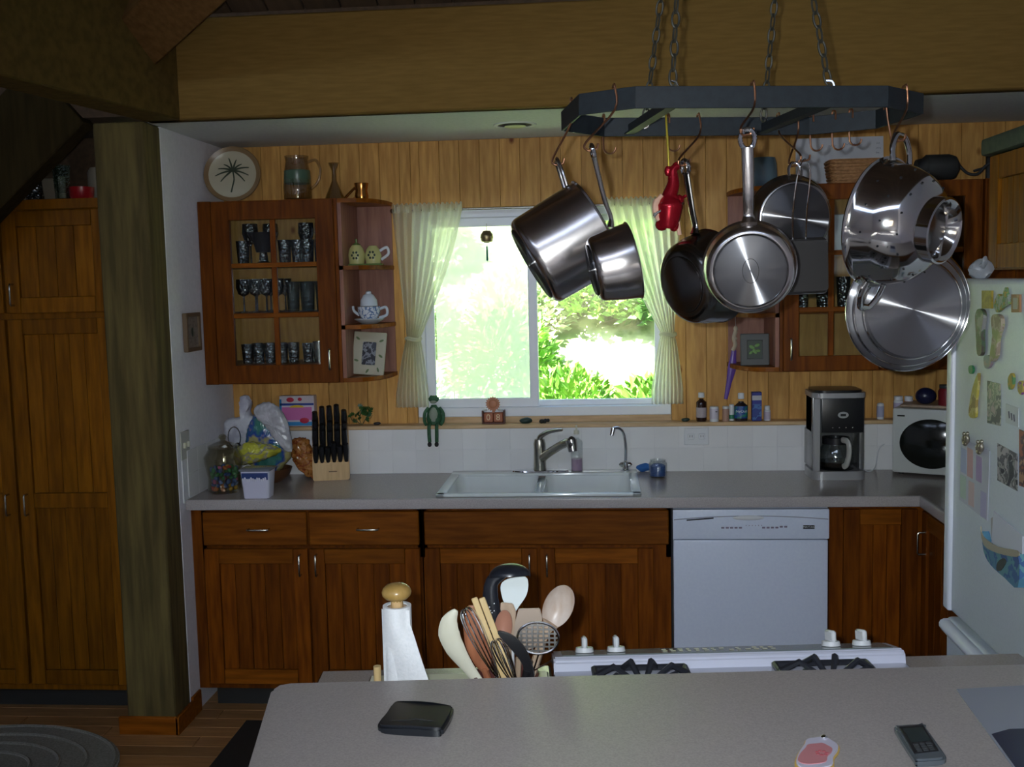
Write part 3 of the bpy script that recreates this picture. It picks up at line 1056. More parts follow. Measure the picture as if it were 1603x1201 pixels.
put('t3', .425, -.23, Z3)
t = thing('glass_bowl', 'wide dark bowl stacked among the tumblers on the top shelf behind the left pane', 'bowl', (0.245, -0.235, Z1))
obj('bowl', MB().lathe([(0, 0.05), (0.03, 0.05), (0.04, 0.085), (0.066, 0.135), (0.063, 0.135), (0.036, 0.088), (0, 0.056)], 24), M['black'], t)
obj('foot', MB().lathe([(0, 0.0), (0.035, 0.0), (0.02, 0.012), (0.016, 0.05), (0, 0.051)], 20), M['dglass'], t)
lathe_thing('dark_bottle', 'dark round bottle with a gold band at the right end of the top shelf', 'bottle', (0.505, -0.235, Z1), [
    ('body', [(0, 0), (0.030, 0), (0.032, 0.07), (0.026, 0.12), (0.027, 0.155), (0, 0.16)], mat('bottle_blue_black', (0.02, 0.035, 0.06), 0.1)),
    ('gold_band', band_prof(0.028, 0.105, 0.122), mat('gold_foil', (0.7, 0.5, 0.12), 0.3, 1.0))])
lathe_thing('silver_tumbler', 'single brushed metal tumbler on the bottom shelf behind the cabinet glass', 'cup', (0.475, -0.235, Z3), [
    ('cup', [(0, 0), (0.024, 0), (0.028, 0.092), (0.026, 0.092), (0.022, 0.004), (0, 0.004)], M['steel_soft'])])

# ---- on top of the left cabinets
t = thing('palm_plate', 'round cream plate painted with a dark palm tree leaning on the white wall', 'plate', M=Matrix.Translation((0.125, -0.235, UZ1 + 0.121)) @ Euler((PI / 2 - 0.20, 0.0, 0.10)).to_matrix().to_4x4())
obj('plate', MB().lathe([(0, -0.012), (0.07, -0.012), (0.10, 0.0), (0.122, 0.008), (0.121, 0.013), (0.10, 0.006), (0.085, 0.0), (0, -0.004)], 40), mat('plate_cream', (0.50, 0.46, 0.34), 0.25), t)
obj('rim_band', MB().lathe([(0.103, 0.0075), (0.122, 0.0135), (0.1235, 0.011), (0.121, 0.0145), (0.104, 0.0082)], 40), mat('plate_rim', (0.24, 0.15, 0.07), 0.3), t)
b = MB()
for k in range(10):
    a = math.radians(-30 + 240 * k / 9)
    L_ = 0.060 + 0.008 * ((k * 7) % 3)
    pts = []
    for i in range(7):
        f = i / 6
        pts.append((0.0 + L_ * f * math.cos(a), 0.018 + L_ * f * math.sin(a) - 0.018 * f * f, 0.001))
    b.tube(pts, [0.0045 * (1 - 0.8 * abs(i / 6 - 0.35)) for i in range(7)], 6, flat=0.35, up=(0, 0, 1))
b.tube(cat([(0, 0.018, 0.001), (0.006, -0.02, 0.001), (0.0, -0.05, 0.001), (-0.006, -0.078, 0.0015)], 4), 0.0035, 6, flat=0.4, up=(0, 0, 1))
obj('palm_motif', b, mat('palm_green', (0.035, 0.05, 0.028), 0.5), t)

t = thing('glass_pitcher', 'green tinted glass pitcher with a loop handle on the cabinet top', 'pitcher', (0.405, -0.22, UZ1))
obj('jug', MB().lathe([(0, 0.004), (0.052, 0.0), (0.060, 0.01), (0.061, 0.06), (0.054, 0.13), (0.047, 0.17), (0.052, 0.192), (0.049, 0.192), (0.044, 0.17), (0.051, 0.13), (0.058, 0.06), (0.054, 0.012), (0, 0.01)], 32), M['smoke'], t)
obj('green_band', MB().lathe([(0.0555, 0.075), (0.0585, 0.08), (0.0555, 0.13), (0.053, 0.132)], 32), mat('green_band', (0.07, 0.13, 0.085), 0.3), t)
obj('handle', MB().tube(cat([(0.048, 0, 0.165), (0.085, 0, 0.172), (0.103, 0, 0.13), (0.09, 0, 0.08), (0.058, 0, 0.05)], 6), 0.0065, 10), M['smoke'], t)

lathe_thing('glass_decanter', 'small flared clear glass carafe between the pitcher and the copper cup', 'vase', (0.555, -0.17, UZ1), [
    ('flask', [(0, 0.002), (0.044, 0.0), (0.046, 0.006), (0.012, 0.085), (0.010, 0.13), (0.024, 0.165), (0.022, 0.165), (0.008, 0.13), (0.010, 0.085), (0.042, 0.01), (0, 0.008)], M['smoke'])])
t = thing('copper_cup', 'shiny amber copper cup with a curled handle above the corner shelf', 'cup', (0.665, -0.13, UZ1))
cu = mat('copper_lustre', (0.55, 0.24, 0.06), 0.18, 1.0)
obj('cup', MB().lathe([(0, 0.004), (0.026, 0.0), (0.031, 0.02), (0.026, 0.045), (0.032, 0.078), (0.029, 0.078), (0.023, 0.045), (0.028, 0.02), (0, 0.01)], 24), cu, t)
obj('handle', MB().tube(cat([(-0.028, 0, 0.06), (-0.055, 0, 0.035), (-0.075, -0.005, 0.010), (-0.05, 0, 0.006), (-0.028, 0, 0.014)], 6), 0.006, 8), cu, t)

# ---- corner shelf contents
def teapot(t, m, m2, r=0.032, off=0.0, spots=True, lid=True):
    obj('pot', MB().lathe([(0, 0), (r * .8, 0), (r, r * .9), (r * .75, r * 1.6), (r * .45, r * 1.95), (0, r * 2.0)], 20, Matrix.Translation((off, 0, 0.004))), m, t)
    if lid:
        obj('lid', MB().lathe([(0, r * 2.6), (0.004, r * 2.5), (0.003, r * 2.2), (r * .45, r * 2.0), (r * .47, r * 1.93)], 16, Matrix.Translation((off, 0, 0.004))), m2, t)
yg = mat('yellow_ceramic', (0.52, 0.50, 0.20), 0.2)
gc = mat('green_ceramic', (0.13, 0.19, 0.05), 0.25)
dkp = mat('painted_flower', (0.03, 0.05, 0.03), 0.5)
t = thing('sugar_and_creamer', 'twin yellow-green ceramic pots painted with dark flowers on the upper corner shelf', 'pottery', (0.672, -0.20, 1.856))
teapot(t, yg, gc, 0.031, -0.018)
teapot(t, yg, gc, 0.029, 0.038, lid=False)
obj('tray', MB().box(-0.052, 0.07, -0.03, 0.03, 0, 0.006, 0.002), gc, t)
obj('handle', MB().tube(cat([(0.062, 0, 0.045), (0.085, 0, 0.055), (0.09, 0, 0.035), (0.066, 0, 0.018)], 5), 0.0045, 8), M['white'], t)
for ox in (-0.018, 0.038):
    b = MB()
    for k in range(6):
        a = 2 * PI * k / 6
        b.ball((ox + 0.010 * math.cos(a), -0.0285, 0.032 + 0.010 * math.sin(a)), (0.004, 0.003, 0.004), 6)
    obj('flower_motif', b, dkp, t)
bw = mat('blue_white_china', (0.62, 0.68, 0.74), 0.2)
bw2 = patches('blue_china_print', [(0.7, 0.74, 0.78), (0.16, 0.24, 0.42), (0.68, 0.72, 0.78)], 55, 0.2)
t = thing('stacked_teapot', 'white and blue china teapot stacked over its cup and saucer on the middle corner shelf', 'teapot', (0.693, -0.19, 1.603))
obj('saucer', MB().lathe([(0, 0), (0.03, 0.0), (0.058, 0.016), (0.056, 0.018), (0.03, 0.005), (0, 0.004)], 24), bw, t)
obj('cup', MB().lathe([(0, 0.005), (0.022, 0.006), (0.042, 0.035), (0.044, 0.06), (0.0, 0.062)], 24), bw2, t)
obj('pot', MB().lathe([(0, 0.060), (0.034, 0.062), (0.032, 0.082), (0.020, 0.100), (0.012, 0.104), (0.010, 0.112), (0, 0.116)], 24), bw, t)
obj('handle', MB().tube(cat([(0.040, 0, 0.05), (0.066, 0, 0.056), (0.068, 0, 0.03), (0.038, 0, 0.02)], 5), 0.005, 8), bw, t)
obj('spout', MB().tube(cat([(-0.038, 0, 0.03), (-0.058, 0, 0.045), (-0.062, 0, 0.062)], 5), 0.005, 8), bw, t)
bpy.data.objects['sugar_and_creamer'].scale = (1.3, 1.1, 1.4)
bpy.data.objects['stacked_teapot'].scale = (1.15, 1.0, 1.25)
t = thing('photo_frame', 'cream photo frame with leaf motifs leaning on the lowest corner shelf', 'picture frame', M=Matrix.Translation((0.68, -0.205, UZ0 + 0.020)) @ Euler((-0.16, 0.07, -0.10)).to_matrix().to_4x4())
b = MB()
ring(b, -0.062, 0.062, 0.0, 0.155, 0.036, -0.012, 0.0)
obj('frame', b, mat('frame_cream', (0.50, 0.48, 0.36), 0.5), t)
obj('photo', MB().box(-0.028, 0.028, -0.006, -0.003, 0.034, 0.121), patches('photo_dark', [(0.06, 0.07, 0.09), (0.25, 0.27, 0.3), (0.03, 0.03, 0.04)], 40, 0.3), t)
lf = mat('leaf_motif', (0.14, 0.20, 0.09), 0.5)
for x, z, a in ((-0.045, 0.13, .6), (0.045, 0.125, -.4), (-0.045, 0.05, .2), (0.04, 0.02, 1.2), (0.0, 0.014, -1.0), (0.046, 0.07, .5)):
    obj('leaf_motif', MB().ball((0, 0, 0), (0.009, 0.0015, 0.004), 8, Matrix.Translation((x, -0.0125, z)) @ Matrix.Rotation(a, 4, 'Y')), lf, t)

bpy.data.objects['photo_frame'].scale = (1.2, 1.0, 1.22)
# ---- tall pantry cabinet left of the post
t = thing('pantry_cabinet', 'tall amber pantry cabinet with panelled doors left of the timber post', 'cabinet', (-1.25, -0.62, 0))
obj('carcass', MB().box(0.0, 1.035, 0.0, 0.36, 0.10, 2.145), M['oak'], t)
obj('toe_kick', MB().box(0.0, 1.03, 0.05, 0.07, 0.0, 0.10), M['blackm'], t)
obj('top_rail', MB().box(0.0, 1.035, -0.021, -0.001, 2.105, 2.145, 0.002), M['oak'], t)
for a, c, hs in ((0.07, 0.535, 1), (0.545, 0.985, -1)):
    door(t, a, c, 1.69, 2.100, M['oak'], M['oak'], n=4, handle=(c - 0.035 if hs > 0 else a + 0.035, 1.765, 'v'))
    door(t, a, c, 0.13, 1.665, M['oak'], M['oak'], n=5, mids=(0.915,), handle=(c - 0.035 if hs > 0 else a + 0.035, 0.90, 'v'))
obj('face_stile', MB().box(0.988, 1.034, -0.021, -0.001, 0.10, 2.104, 0.002), M['oak'], t)

# things on the pantry
PT = 2.147
lathe_thing('tall_glass_vase', 'tall dark glass cylinder vase on the pantry cabinet at the far left', 'vase', (-0.655, -0.45, PT), [
    ('vase', [(0, 0.006), (0.040, 0.0), (0.036, 0.02), (0.026, 0.12), (0.024, 0.24), (0.022, 0.24), (0.024, 0.12), (0.03, 0.03), (0, 0.015)], M['dglass'])])
q = at(98, 305, -0.50)
lathe_thing('glass_hurricane', 'blue-green glass holding a candle on the pantry cabinet beside the red bowl', 'vase', (q.x, -0.50, PT), [
    ('glass', [(0, 0.004), (0.028, 0.0), (0.030, 0.05), (0.036, 0.145), (0.034, 0.145), (0.028, 0.05), (0, 0.012)], M['gglass']),
    ('candle', [(0, 0.013), (0.015, 0.013), (0.015, 0.10), (0, 0.102)], mat('candle_wax', (0.24, 0.22, 0.12), 0.5))])
q = at(128, 300, -0.46)
lathe_thing('red_bowl', 'glossy red bowl on the pantry cabinet against the post', 'bowl', (q.x, -0.46, PT), [
    ('bowl', [(0, 0.0), (0.035, 0.0), (0.048, 0.02), (0.050, 0.058), (0.047, 0.058), (0.044, 0.02), (0, 0.006)], M['red'])])
q = at(133, 258, -0.42)
single('cream_canister', MB().lathe([(0, 0), (0.052, 0), (0.052, 0.13), (0.040, 0.150), (0, 0.155)], 24, Matrix.Translation((q.x + 0.02, -0.33, PT))), mat('canister', (0.32, 0.29, 0.24), 0.6), 'pale canister behind the red bowl on the pantry cabinet', 'canister')
q = at(60, 290, -0.35)
single('cream_box', MB().box(q.x - 0.07, q.x + 0.085, -0.36, -0.28, PT, PT + 0.11, 0.003), mat('box_cream', (0.28, 0.23, 0.16), 0.7), 'low cream box at the back of the pantry cabinet under the dark brace', 'box')

# small framed picture on the white side wall
q = atx(297, 520, 0.0)
t = thing('small_picture', 'small wood-framed picture on the white side wall', 'picture', M=Matrix.Translation((0.001, q.y, q.z)) @ Matrix.Rotation(PI / 2, 4, 'Z'))
b = MB()
ring(b, -0.078, 0.078, -0.080, 0.080, 0.016, -0.020, 0.0)
obj('frame', b, mat('frame_brown', (0.17, 0.11, 0.06), 0.5), t)
obj('picture', MB().box(-0.062, 0.062, -0.010, -0.004, -0.064, 0.064), patches('engraving', [(0.26, 0.22, 0.18), (0.20, 0.16, 0.13), (0.27, 0.23, 0.19)], 30, 0.6), t)
obj('motif', MB().ball((0, -0.011, 0), (0.012, 0.002, 0.02), 8), dkp, t)

# ================================================================ WINDOW DRESSING
rod = single('curtain_rod', MB().cyl((0.782, -0.050, 2.098), (2.065, -0.050, 2.098), 0.006, n=10).ball((0.784, -0.05, 2.098), 0.011, 10).ball((2.068, -0.05, 2.098), 0.011, 10), M['nickel'], 'thin curtain rod across the top of the window', 'curtain rod')

def curtain(label, xo, xi_top, xt, xb0, xb1, flip):
    """gathered panel: xo outer top, xi_top inner top, xt tie x, xb0..xb1 bottom"""
    t = thing('curtain', label, 'curtain', (xo, -0.05, 2.1), group='sheer white cafe curtains at the window')
    zt, ztie, zb = 2.115, 1.525, 1.215
    def fn(u, v):
        z = zt + (zb - zt) * v
        vt = (zt - ztie) / (zt - zb)
        if v < vt:
            k = v / vt
            o = xo + (xt - (0.028 * (1 if not flip else -1)) - xo) * k ** 1.25
            i = xi_top + (xt + (0.028 * (1 if not flip else -1)) - xi_top) * (k ** 1.35 if True else k)
        else:
            k = (v - vt) / (1 - vt)
            s_ = (0.028 if not flip else -0.028)
            k2 = min(1.0, k * 1.25) ** 0.7
            o = xt - s_ + (xb0 - xt + s_) * k2
            i = xt + s_ + (xb1 - xt - s_) * k2
        x = o + (i - o) * u
        wdt = abs(i - o)
        amp = 0.013 if wdt > 0.08 else 0.020
        y = -0.052 + amp * math.sin(u * 2 * PI * 8 + 1.3 * math.sin(3 * v)) + 0.005 * math.sin(u * 31 + v * 4)
        y = min(y, -0.022)
        sag = 0.0
        if v < vt:
            sag = -0.03 * math.sin(PI * v / vt) * 0.0
        return (x, y - 0.012, z + sag)
    obj('panel', MB().grid(fn, 150, 60), M['curtain'], t, world=True)
    def hd(u, v):
        x = xo + (xi_top - xo) * u
        return (x, -0.066 + 0.012 * math.sin(u * 2 * PI * 15), 2.088 + (0.038 + 0.005 * math.sin(u * 97)) * v)
    obj('ruffled_heading', MB().grid(hd, 160, 3), M['curtain'], t, world=True)
    obj('tie_band', MB().tube([(xt + 0.031 * math.cos(a), -0.060 + 0.027 * math.sin(a), ztie + 0.004 * math.sin(a * 2)) for a in [2 * PI * k / 20 for k in range(20)]], 0.009, 8, closed=True), M['curtain'], t, world=True)
    return t
curtain('left sheer white curtain gathered and tied in the middle', 0.785, 1.100, 0.862, 0.775, 0.925, False)
curtain('right sheer white curtain, tied low and partly hidden by the hanging pans', 2.060, 1.735, 2.000, 2.065, 1.925, True)

# hanging ornament in front of the left pane
q = at(762, 372, -0.055)
t = thing('wind_chime', 'small brass bell ornament with a green tassel hanging in the window', 'ornament', q)
brs = mat('aged_brass', (0.35, 0.28, 0.14), 0.35, 0.9)
obj('bell', MB().lathe([(0, 0.032), (0.016, 0.030), (0.028, 0.012), (0.030, 0.0), (0.024, -0.018), (0.018, -0.020), (0, -0.015)], 20), brs, t)
obj('dark_core', MB().lathe([(0, 0.010), (0.013, 0.0), (0.013, -0.022), (0, -0.024)], 12), M['black'], t)
obj('hanger', MB().cyl((0, 0, 0.03), (0, 0, 0.062), 0.0016, n=6), M['nickel'], t)
obj('tassel', MB().lathe([(0, -0.035), (0.004, -0.04), (0.0045, -0.10), (0, -0.105)], 10).cyl((0, 0, -0.02), (0, 0, -0.04), 0.001, n=5), mat('tassel_green', (0.02, 0.20, 0.12), 0.5), t)

# ================================================================ ON THE LEDGE
YL = -0.050
def led(px, y=YL):
    q = at(px, 655, y)
    return (q.x, y, ZL)

# wooden frog sitting with dangling legs
q = at(680, 655, -0.075)
t = thing('frog_figure', 'small green frog doll sitting on the ledge with its legs dangling', 'figurine', (q.x, -0.078, ZL))
gr = noisy('frog_green', (0.02, 0.085, 0.035), (0.04, 0.13, 0.055), 60, 0.6)
b = MB()
b.lathe([(0, 0.0), (0.026, 0.005), (0.030, 0.03), (0.024, 0.07), (0.012, 0.085), (0.010, 0.092)], 16)
b.ball((0, 0, 0.118), (0.020, 0.017, 0.017), 14)
b.ball((-0.008, -0.006, 0.130), 0.006, 10)
b.ball((0.008, -0.006, 0.130), 0.006, 10)
b.bm.normal_update()
obj('body', b, gr, t)
obj('belly', MB().ball((0, -0.017, 0.045), (0.017, 0.016, 0.038), 14).ball((0, -0.012, 0.106), (0.013, 0.011, 0.008), 10), mat('frog_belly', (0.30, 0.34, 0.26), 0.6), t)
for s_ in (-1, 1):
    obj('arm', MB().tube(cat([(0.020 * s_, 0, 0.080), (0.034 * s_, -0.006, 0.055), (0.034 * s_, -0.018, 0.02), (0.026 * s_, -0.03, 0.004)], 5), 0.0065, 8), gr, t)
    lg = obj('leg', MB().tube(cat([(0.012 * s_, -0.01, 0.008), (0.014 * s_, -0.045, 0.004), (0.014 * s_, -0.052, -0.035), (0.013 * s_, -0.050, -0.07)], 5), 0.0068, 8), gr, t)
    obj('foot', MB().ball((0.013 * s_, -0.055, -0.080), (0.008, 0.011, 0.012), 10), M['blackm'], lg)

bpy.data.objects['frog_figure'].scale = (1.22, 1.0, 1.0)
# perpetual calendar blocks with a sun
q = at(773, 655, YL)
t = thing('calendar_blocks', 'small wooden sun calendar with the number blocks 08 on the window ledge', 'calendar', (q.x, -0.052, ZL))
br = mat('calendar_frame', (0.13, 0.05, 0.035), 0.5)
og = mat('calendar_block', (0.42, 0.13, 0.06), 0.5)
b = MB().box(-0.052, 0.052, -0.022, 0.022, 0, 0.008, 0.002).box(-0.052, -0.045, -0.022, 0.022, 0.008, 0.062, 0.002).box(0.045, 0.052, -0.022, 0.022, 0.008, 0.062, 0.002).box(-0.045, 0.045, 0.014, 0.022, 0.008, 0.05, 0.002)
obj('holder', b, br, t)
for dx, ch in ((-0.022, '0'), (0.022, '8')):
    o = obj('number_block', MB().box(dx - 0.021, dx + 0.021, -0.022, 0.013, 0.009, 0.051, 0.003), og, t)
    obj('numeral', text_bm(ch, 0.040, 0.0008, Matrix.Translation((dx, -0.0228, 0.030)) @ FACE), mat('numeral_cream' + ch, (0.75, 0.58, 0.35), 0.5), o, smooth=False)
b = MB()
pts = []
for k in range(36):
    a = 2 * PI * k / 36
    r_ = 0.034 if k % 2 else 0.027
    pts.append((r_ * math.cos(a), r_ * math.sin(a)))
b.prism(pts, -0.005, 0.005, Matrix.Translation((-0.002, -0.002, 0.090)) @ FACE)
b.box(-0.006, 0.006, -0.006, 0.004, 0.05, 0.066)
obj('sun_disc', b, mat('sun_orange', (0.50, 0.20, 0.10), 0.5), t, smooth=False)
obj('sun_face', MB().ball((-0.002, -0.008, 0.090), (0.020, 0.005, 0.020), 16), mat('sun_face', (0.55, 0.22, 0.11), 0.5), t)
obj('snow_trim', MB().ball((-0.040, -0.004, 0.062), (0.013, 0.018, 0.006), 10).ball((0.034, -0.004, 0.062), (0.015, 0.018, 0.006), 10), M['white'], t)

def stone(px, r, label, y=YL, c=(0.02, 0.045, 0.035)):
    q = led(px, y)
    b = MB().ball((0, 0, r[2] * .8), r, 18)
    b.jitter(0.004, 40)
    o = single('stone', b, mat('stone_col', c, 0.4), label, 'stone')
    o.location = q
stone(823, (0.030, 0.020, 0.014), 'smooth dark green domed stone on the ledge right of the calendar')
q = led(852, -0.055)
b = MB()
for k in range(7):
    b.ball((R.uniform(-.018, .018), R.uniform(-.008, .008), 0.008 + R.uniform(-.002, .006)), R.uniform(.007, .011), 8)
single('beetle_ornament', b, M['blackm'], 'tiny lumpy black ornament on the ledge left of the faucet lever', 'ornament').location = q
stone(1073, (0.019, 0.012, 0.009), 'small flat black stone at the left end of the medicine bottles')
stone(590, (0.017, 0.012, 0.008), 'flat dark pebble on the ledge left of the curtain', c=(0.03, 0.025, 0.03))

# ivy sprig
q = led(566)
t = thing('ivy_plant', 'small green ivy sprig on the ledge beside the knife block', 'plant', q)
obj('stems', MB().tube(cat([(0, 0, 0), (-0.01, 0, .03), (0.004, 0, .07)], 4), 0.002, 6).tube(cat([(0, 0, 0), (0.02, 0, .03), (0.03, 0, .055)], 4), 0.002, 6).tube(cat([(0, 0, 0), (-0.025, -.005, .02), (-0.04, 0, .025)], 4), 0.002, 6), M['gglass'] if False else mat('ivy_stem', (0.10, 0.09, 0.03), 0.6), t)
iv = [noisy('ivy_leaf', (0.015, 0.06, 0.015), (0.04, 0.13, 0.03), 30, 0.4)]
lm = obj('leaf', MB().prism([(0, 0), (0.006, 0.005), (0.013, 0.005), (0.010, 0.011), (0.011, 0.019), (0.004, 0.015), (0, 0.024), (-0.004, 0.015), (-0.011, 0.019), (-0.010, 0.011), (-0.013, 0.005), (-0.006, 0.005)], 0, 0.0008), iv[0], t)
lme = lm.data
bpy.data.objects.remove(lm)
for k in range(34):
    c = R.choice([(0.004, .07), (0.03, .055), (-0.04, .028), (-.005, .045), (0.012, .062), (0.02, .03)])
    piece('leaf', lme, t, (c[0] + R.uniform(-.017, .017), R.uniform(-.022, .012), max(.006, c[1] + R.uniform(-.02, .018))), (R.uniform(.6, 2.2), R.uniform(-.8, .8), R.uniform(-2, 2)))

# boxed goods on the ledge behind the bags
q0, q1 = at(440, 655, -0.05), at(494, 655, -0.05)
t = thing('sweetener_box', 'pink, blue and white printed carton on the ledge beside the knife block', 'box', ((q0.x + q1.x) / 2, -0.045, ZL))
w = (q1.x - q0.x) / 2
obj('carton', MB().box(-w, w, -0.02, 0.028, 0, 0.140, 0.002), mat('carton_white', (0.66, 0.60, 0.66), 0.5), t)
def dec(nm, x0, x1, z0, z1, m, y=-0.0206, r=0.0):
    return obj(nm, MB().box(x0, x1, y, y + 0.001, z0, z1), m, t)
pk = mat('print_pink', (0.62, 0.16, 0.40), 0.5)
bl = mat('print_blue', (0.02, 0.05, 0.28), 0.5)
cy = mat('print_cyan', (0.04, 0.28, 0.60), 0.5)
rd = mat('print_red', (0.55, 0.02, 0.06), 0.5)
yl = mat('print_yellow', (0.75, 0.50, 0.03), 0.5)
dec('pink_panel', -w + .01, w - .012, .028, .088, pk)
dec('blue_stripe', -w + .002, w - .002, .096, .106, bl)
dec('cyan_band', -w + .004, w - .006, .003, .020, cy, -0.0207)
dec('cyan_edge', -w, -w + .010, .02, .125, cy)
obj('yellow_arc', MB().prism([(0.034 * math.cos(a), 0.012 * math.sin(a)) for a in [PI * k / 12 for k in range(13)]], -.0004, .0004, Matrix.Translation((0.0, -0.0212, 0.086)) @ FACE), yl, t, smooth=False)
obj('berries', MB().ball((-0.03, -0.0205, 0.122), (0.018, 0.0012, 0.011), 12).ball((0.033, -0.0208, 0.026), (0.022, 0.0012, 0.013), 12).ball((0.015, -0.0205, 0.124), (0.010, 0.0012, 0.008), 12), rd, t)


# medicine bottles along the ledge
amb = mat('dark_amber_bottle', (0.030, 0.012, 0.008), 0.12)
def lb(px, label, parts, y=YL, n=20, squash=None):
    q = led(px, y)
    t = thing('medicine_bottle', label, 'bottle', q, group='bottles on the ledge right of the window')
    for nm, prof, m in parts:
        Mx = Matrix.Diagonal((1, squash, 1, 1)) if squash else None
        obj(nm, MB().lathe(prof, n, Mx), m, t)
    return t
lb(1098, 'brown syrup bottle with a white cap, leftmost of the medicines', [
    ('bottle', bottle_prof(0.0225, 0.088, 0.010, 0.012), amb), ('cap', cap_prof(0.0135, 0.106, 0.022), M['white']),
    ('label_band', band_prof(0.0228, 0.018, 0.062), mat('old_label', (0.42, 0.36, 0.38), 0.6))])
wl = M['white']
t = lb(1118, 'squat white pill bottle with a small dark mark right of the syrup bottle', [
    ('bottle', [(0, 0), (0.0195, 0), (0.0195, 0.062), (0.018, 0.067), (0, 0.067)], wl), ('label_band', band_prof(0.0197, 0.012, 0.058), mat('pill_label', (0.60, 0.56, 0.64), 0.6))], -0.065)
obj('mark', MB().ball((0.008, -0.0195, 0.045), (0.006, 0.002, 0.002), 8), M['blackm'], t)
lb(1136, 'pinkish pill bottle with a white cap under the purple ribbon', [
    ('bottle', [(0, 0), (0.015, 0), (0.015, 0.055), (0, 0.058)], mat('pink_beige', (0.45, 0.27, 0.20), 0.5)), ('cap', cap_prof(0.0145, 0.056, 0.011), wl)], -0.062)
lb(1145, 'narrow white and green bottle squeezed behind the pink one', [
    ('bottle', [(0, 0), (0.012, 0), (0.012, 0.06), (0, 0.062)], wl), ('cap', cap_prof(0.011, 0.06, 0.012), wl), ('label_band', band_prof(0.0122, 0.008, 0.026), mat('green_lab', (0.03, 0.22, 0.12), 0.5))], -0.038)
t = lb(1160, 'cold medicine bottle with a blue-green lettered label and a white cap', [
    ('bottle', bottle_prof(0.029, 0.070, 0.012, 0.016), mat('nq', (0.03, 0.02, 0.02), 0.15)), ('cap', cap_prof(0.0135, 0.098, 0.026), wl),
    ('label_band', band_prof(0.0292, 0.012, 0.066), patches('nq_label', [(0.02, 0.08, 0.28), (0.03, 0.22, 0.16), (0.02, 0.06, 0.30)], 22, 0.4))], -0.052, 28, 0.62)
obj('label_lettering', text_bm('NyQuil', 0.0165, 0.0006, Matrix.Translation((0, -0.0196, 0.044)) @ FACE), mat('label_white', (0.8, 0.85, 0.9), 0.5), t, smooth=False)
q = led(1184)
t = thing('medicine_box', 'tall narrow royal blue carton with a pale band beside the cold medicine', 'box', q)
obj('carton', MB().box(-0.021, 0.021, -0.018, 0.018, 0, 0.128, 0.002), mat('carton_blue', (0.008, 0.02, 0.24), 0.4), t)
obj('pale_band', MB().box(-0.0205, 0.0205, -0.019, -0.0178, 0.092, 0.113), mat('pale_band', (0.50, 0.50, 0.52), 0.5), t)
obj('lower_panel', MB().box(-0.0205, 0.0205, -0.019, -0.0178, 0.006, 0.075), patches('blue_panel', [(0.02, 0.05, 0.25), (0.05, 0.15, 0.4), (0.01, 0.02, 0.2)], 30, 0.4), t)
lb(1201, 'short white pill bottle standing alone right of the blue carton', [
    ('bottle', [(0, 0), (0.0145, 0), (0.0145, 0.045), (0.012, 0.048), (0, 0.048)], wl), ('cap', cap_prof(0.012, 0.048, 0.018), wl), ('label_band', band_prof(0.0147, 0.005, 0.04), mat('violet_label', (0.52, 0.46, 0.56), 0.6))])
lb(1378, 'thin white bottle with a bluish label between the coffee maker and microwave', [
    ('bottle', [(0, 0), (0.015, 0), (0.015, 0.064), (0.012, 0.070), (0, 0.074)], wl), ('label_band', band_prof(0.0152, 0.01, 0.058), mat('bluish_label', (0.42, 0.44, 0.60), 0.6))])
lb(1406, 'taller white vitamin bottle with a lilac label behind the microwave corner', [
    ('bottle', [(0, 0), (0.020, 0), (0.020, 0.080), (0.015, 0.084), (0, 0.084)], wl), ('cap', cap_prof(0.0185, 0.083, 0.018), wl), ('label_band', band_prof(0.0202, 0.02, 0.072), mat('lilac_label', (0.46, 0.42, 0.58), 0.6))])
lb(1422, 'white bottle with a red label behind the dark blue ball', [
    ('bottle', [(0, 0), (0.017, 0), (0.017, 0.078), (0, 0.08)], mat('red_label', (0.50, 0.10, 0.12), 0.5)), ('cap', cap_prof(0.0175, 0.078, 0.022), wl)])

# ================================================================ LEFT END OF THE COUNTER
# knife block
Mk = Matrix.Translation((0.500, -0.160, CT)) @ Matrix.Rotation(0.22, 4, 'Z')
t = thing('knife_block', 'light wood knife block crammed with black-handled knives', 'knife block', M=Mk)
SIDE = Matrix.Rotation(PI / 2, 4, 'Z') @ Matrix.Rotation(PI / 2, 4, 'X')
prof = [(-0.075, 0.0), (0.075, 0.0), (0.085, 0.20), (0.020, 0.232), (-0.075, 0.080)]
obj('block', MB().prism(prof, -0.090, 0.070, SIDE, bev=0.004), M['lwood'], t, smooth=False)
obj('maker_mark', MB().box(-0.020, 0.016, -0.0765, -0.0748, 0.038, 0.042), mat('brown_mark', (0.14, 0.08, 0.04), 0.6), t)
face0 = Vector((0, -0.070, 0.088))
along = Vector((0, 0.095, 0.152)).normalized()
nrm = Vector((0, -0.152, 0.095)).normalized()
kdir = (nrm * 0.35 + Vector((0, 0, 1)) * 0.95).normalized()
for r in range(4):
    for c in range(5 if r else 6):
        x = -0.074 + (0.0265 if not r else 0.032) * c
        p = face0 + along * (0.006 + 0.042 * r) + Vector((x, 0, 0))
        L_ = (0.075 if r == 0 else 0.100) + R.uniform(-.015, .012) + (0.030 if r == 3 and c in (1, 2, 3) else 0.0)
        k = obj('knife_handle', MB().tube([p - kdir * 0.01, p + kdir * 0.02, p + kdir * L_ * .6, p + kdir * L_], [0.010, 0.0125, 0.014, 0.0115], 8, flat=1.35, up=(0, 1, 0)), M['black'], t)
        if r > 1:
            obj('rivet', MB().ball(p + kdir * L_ * .7 + Vector((0, -0.0125, 0)), 0.0025, 6), M['steel'], k)
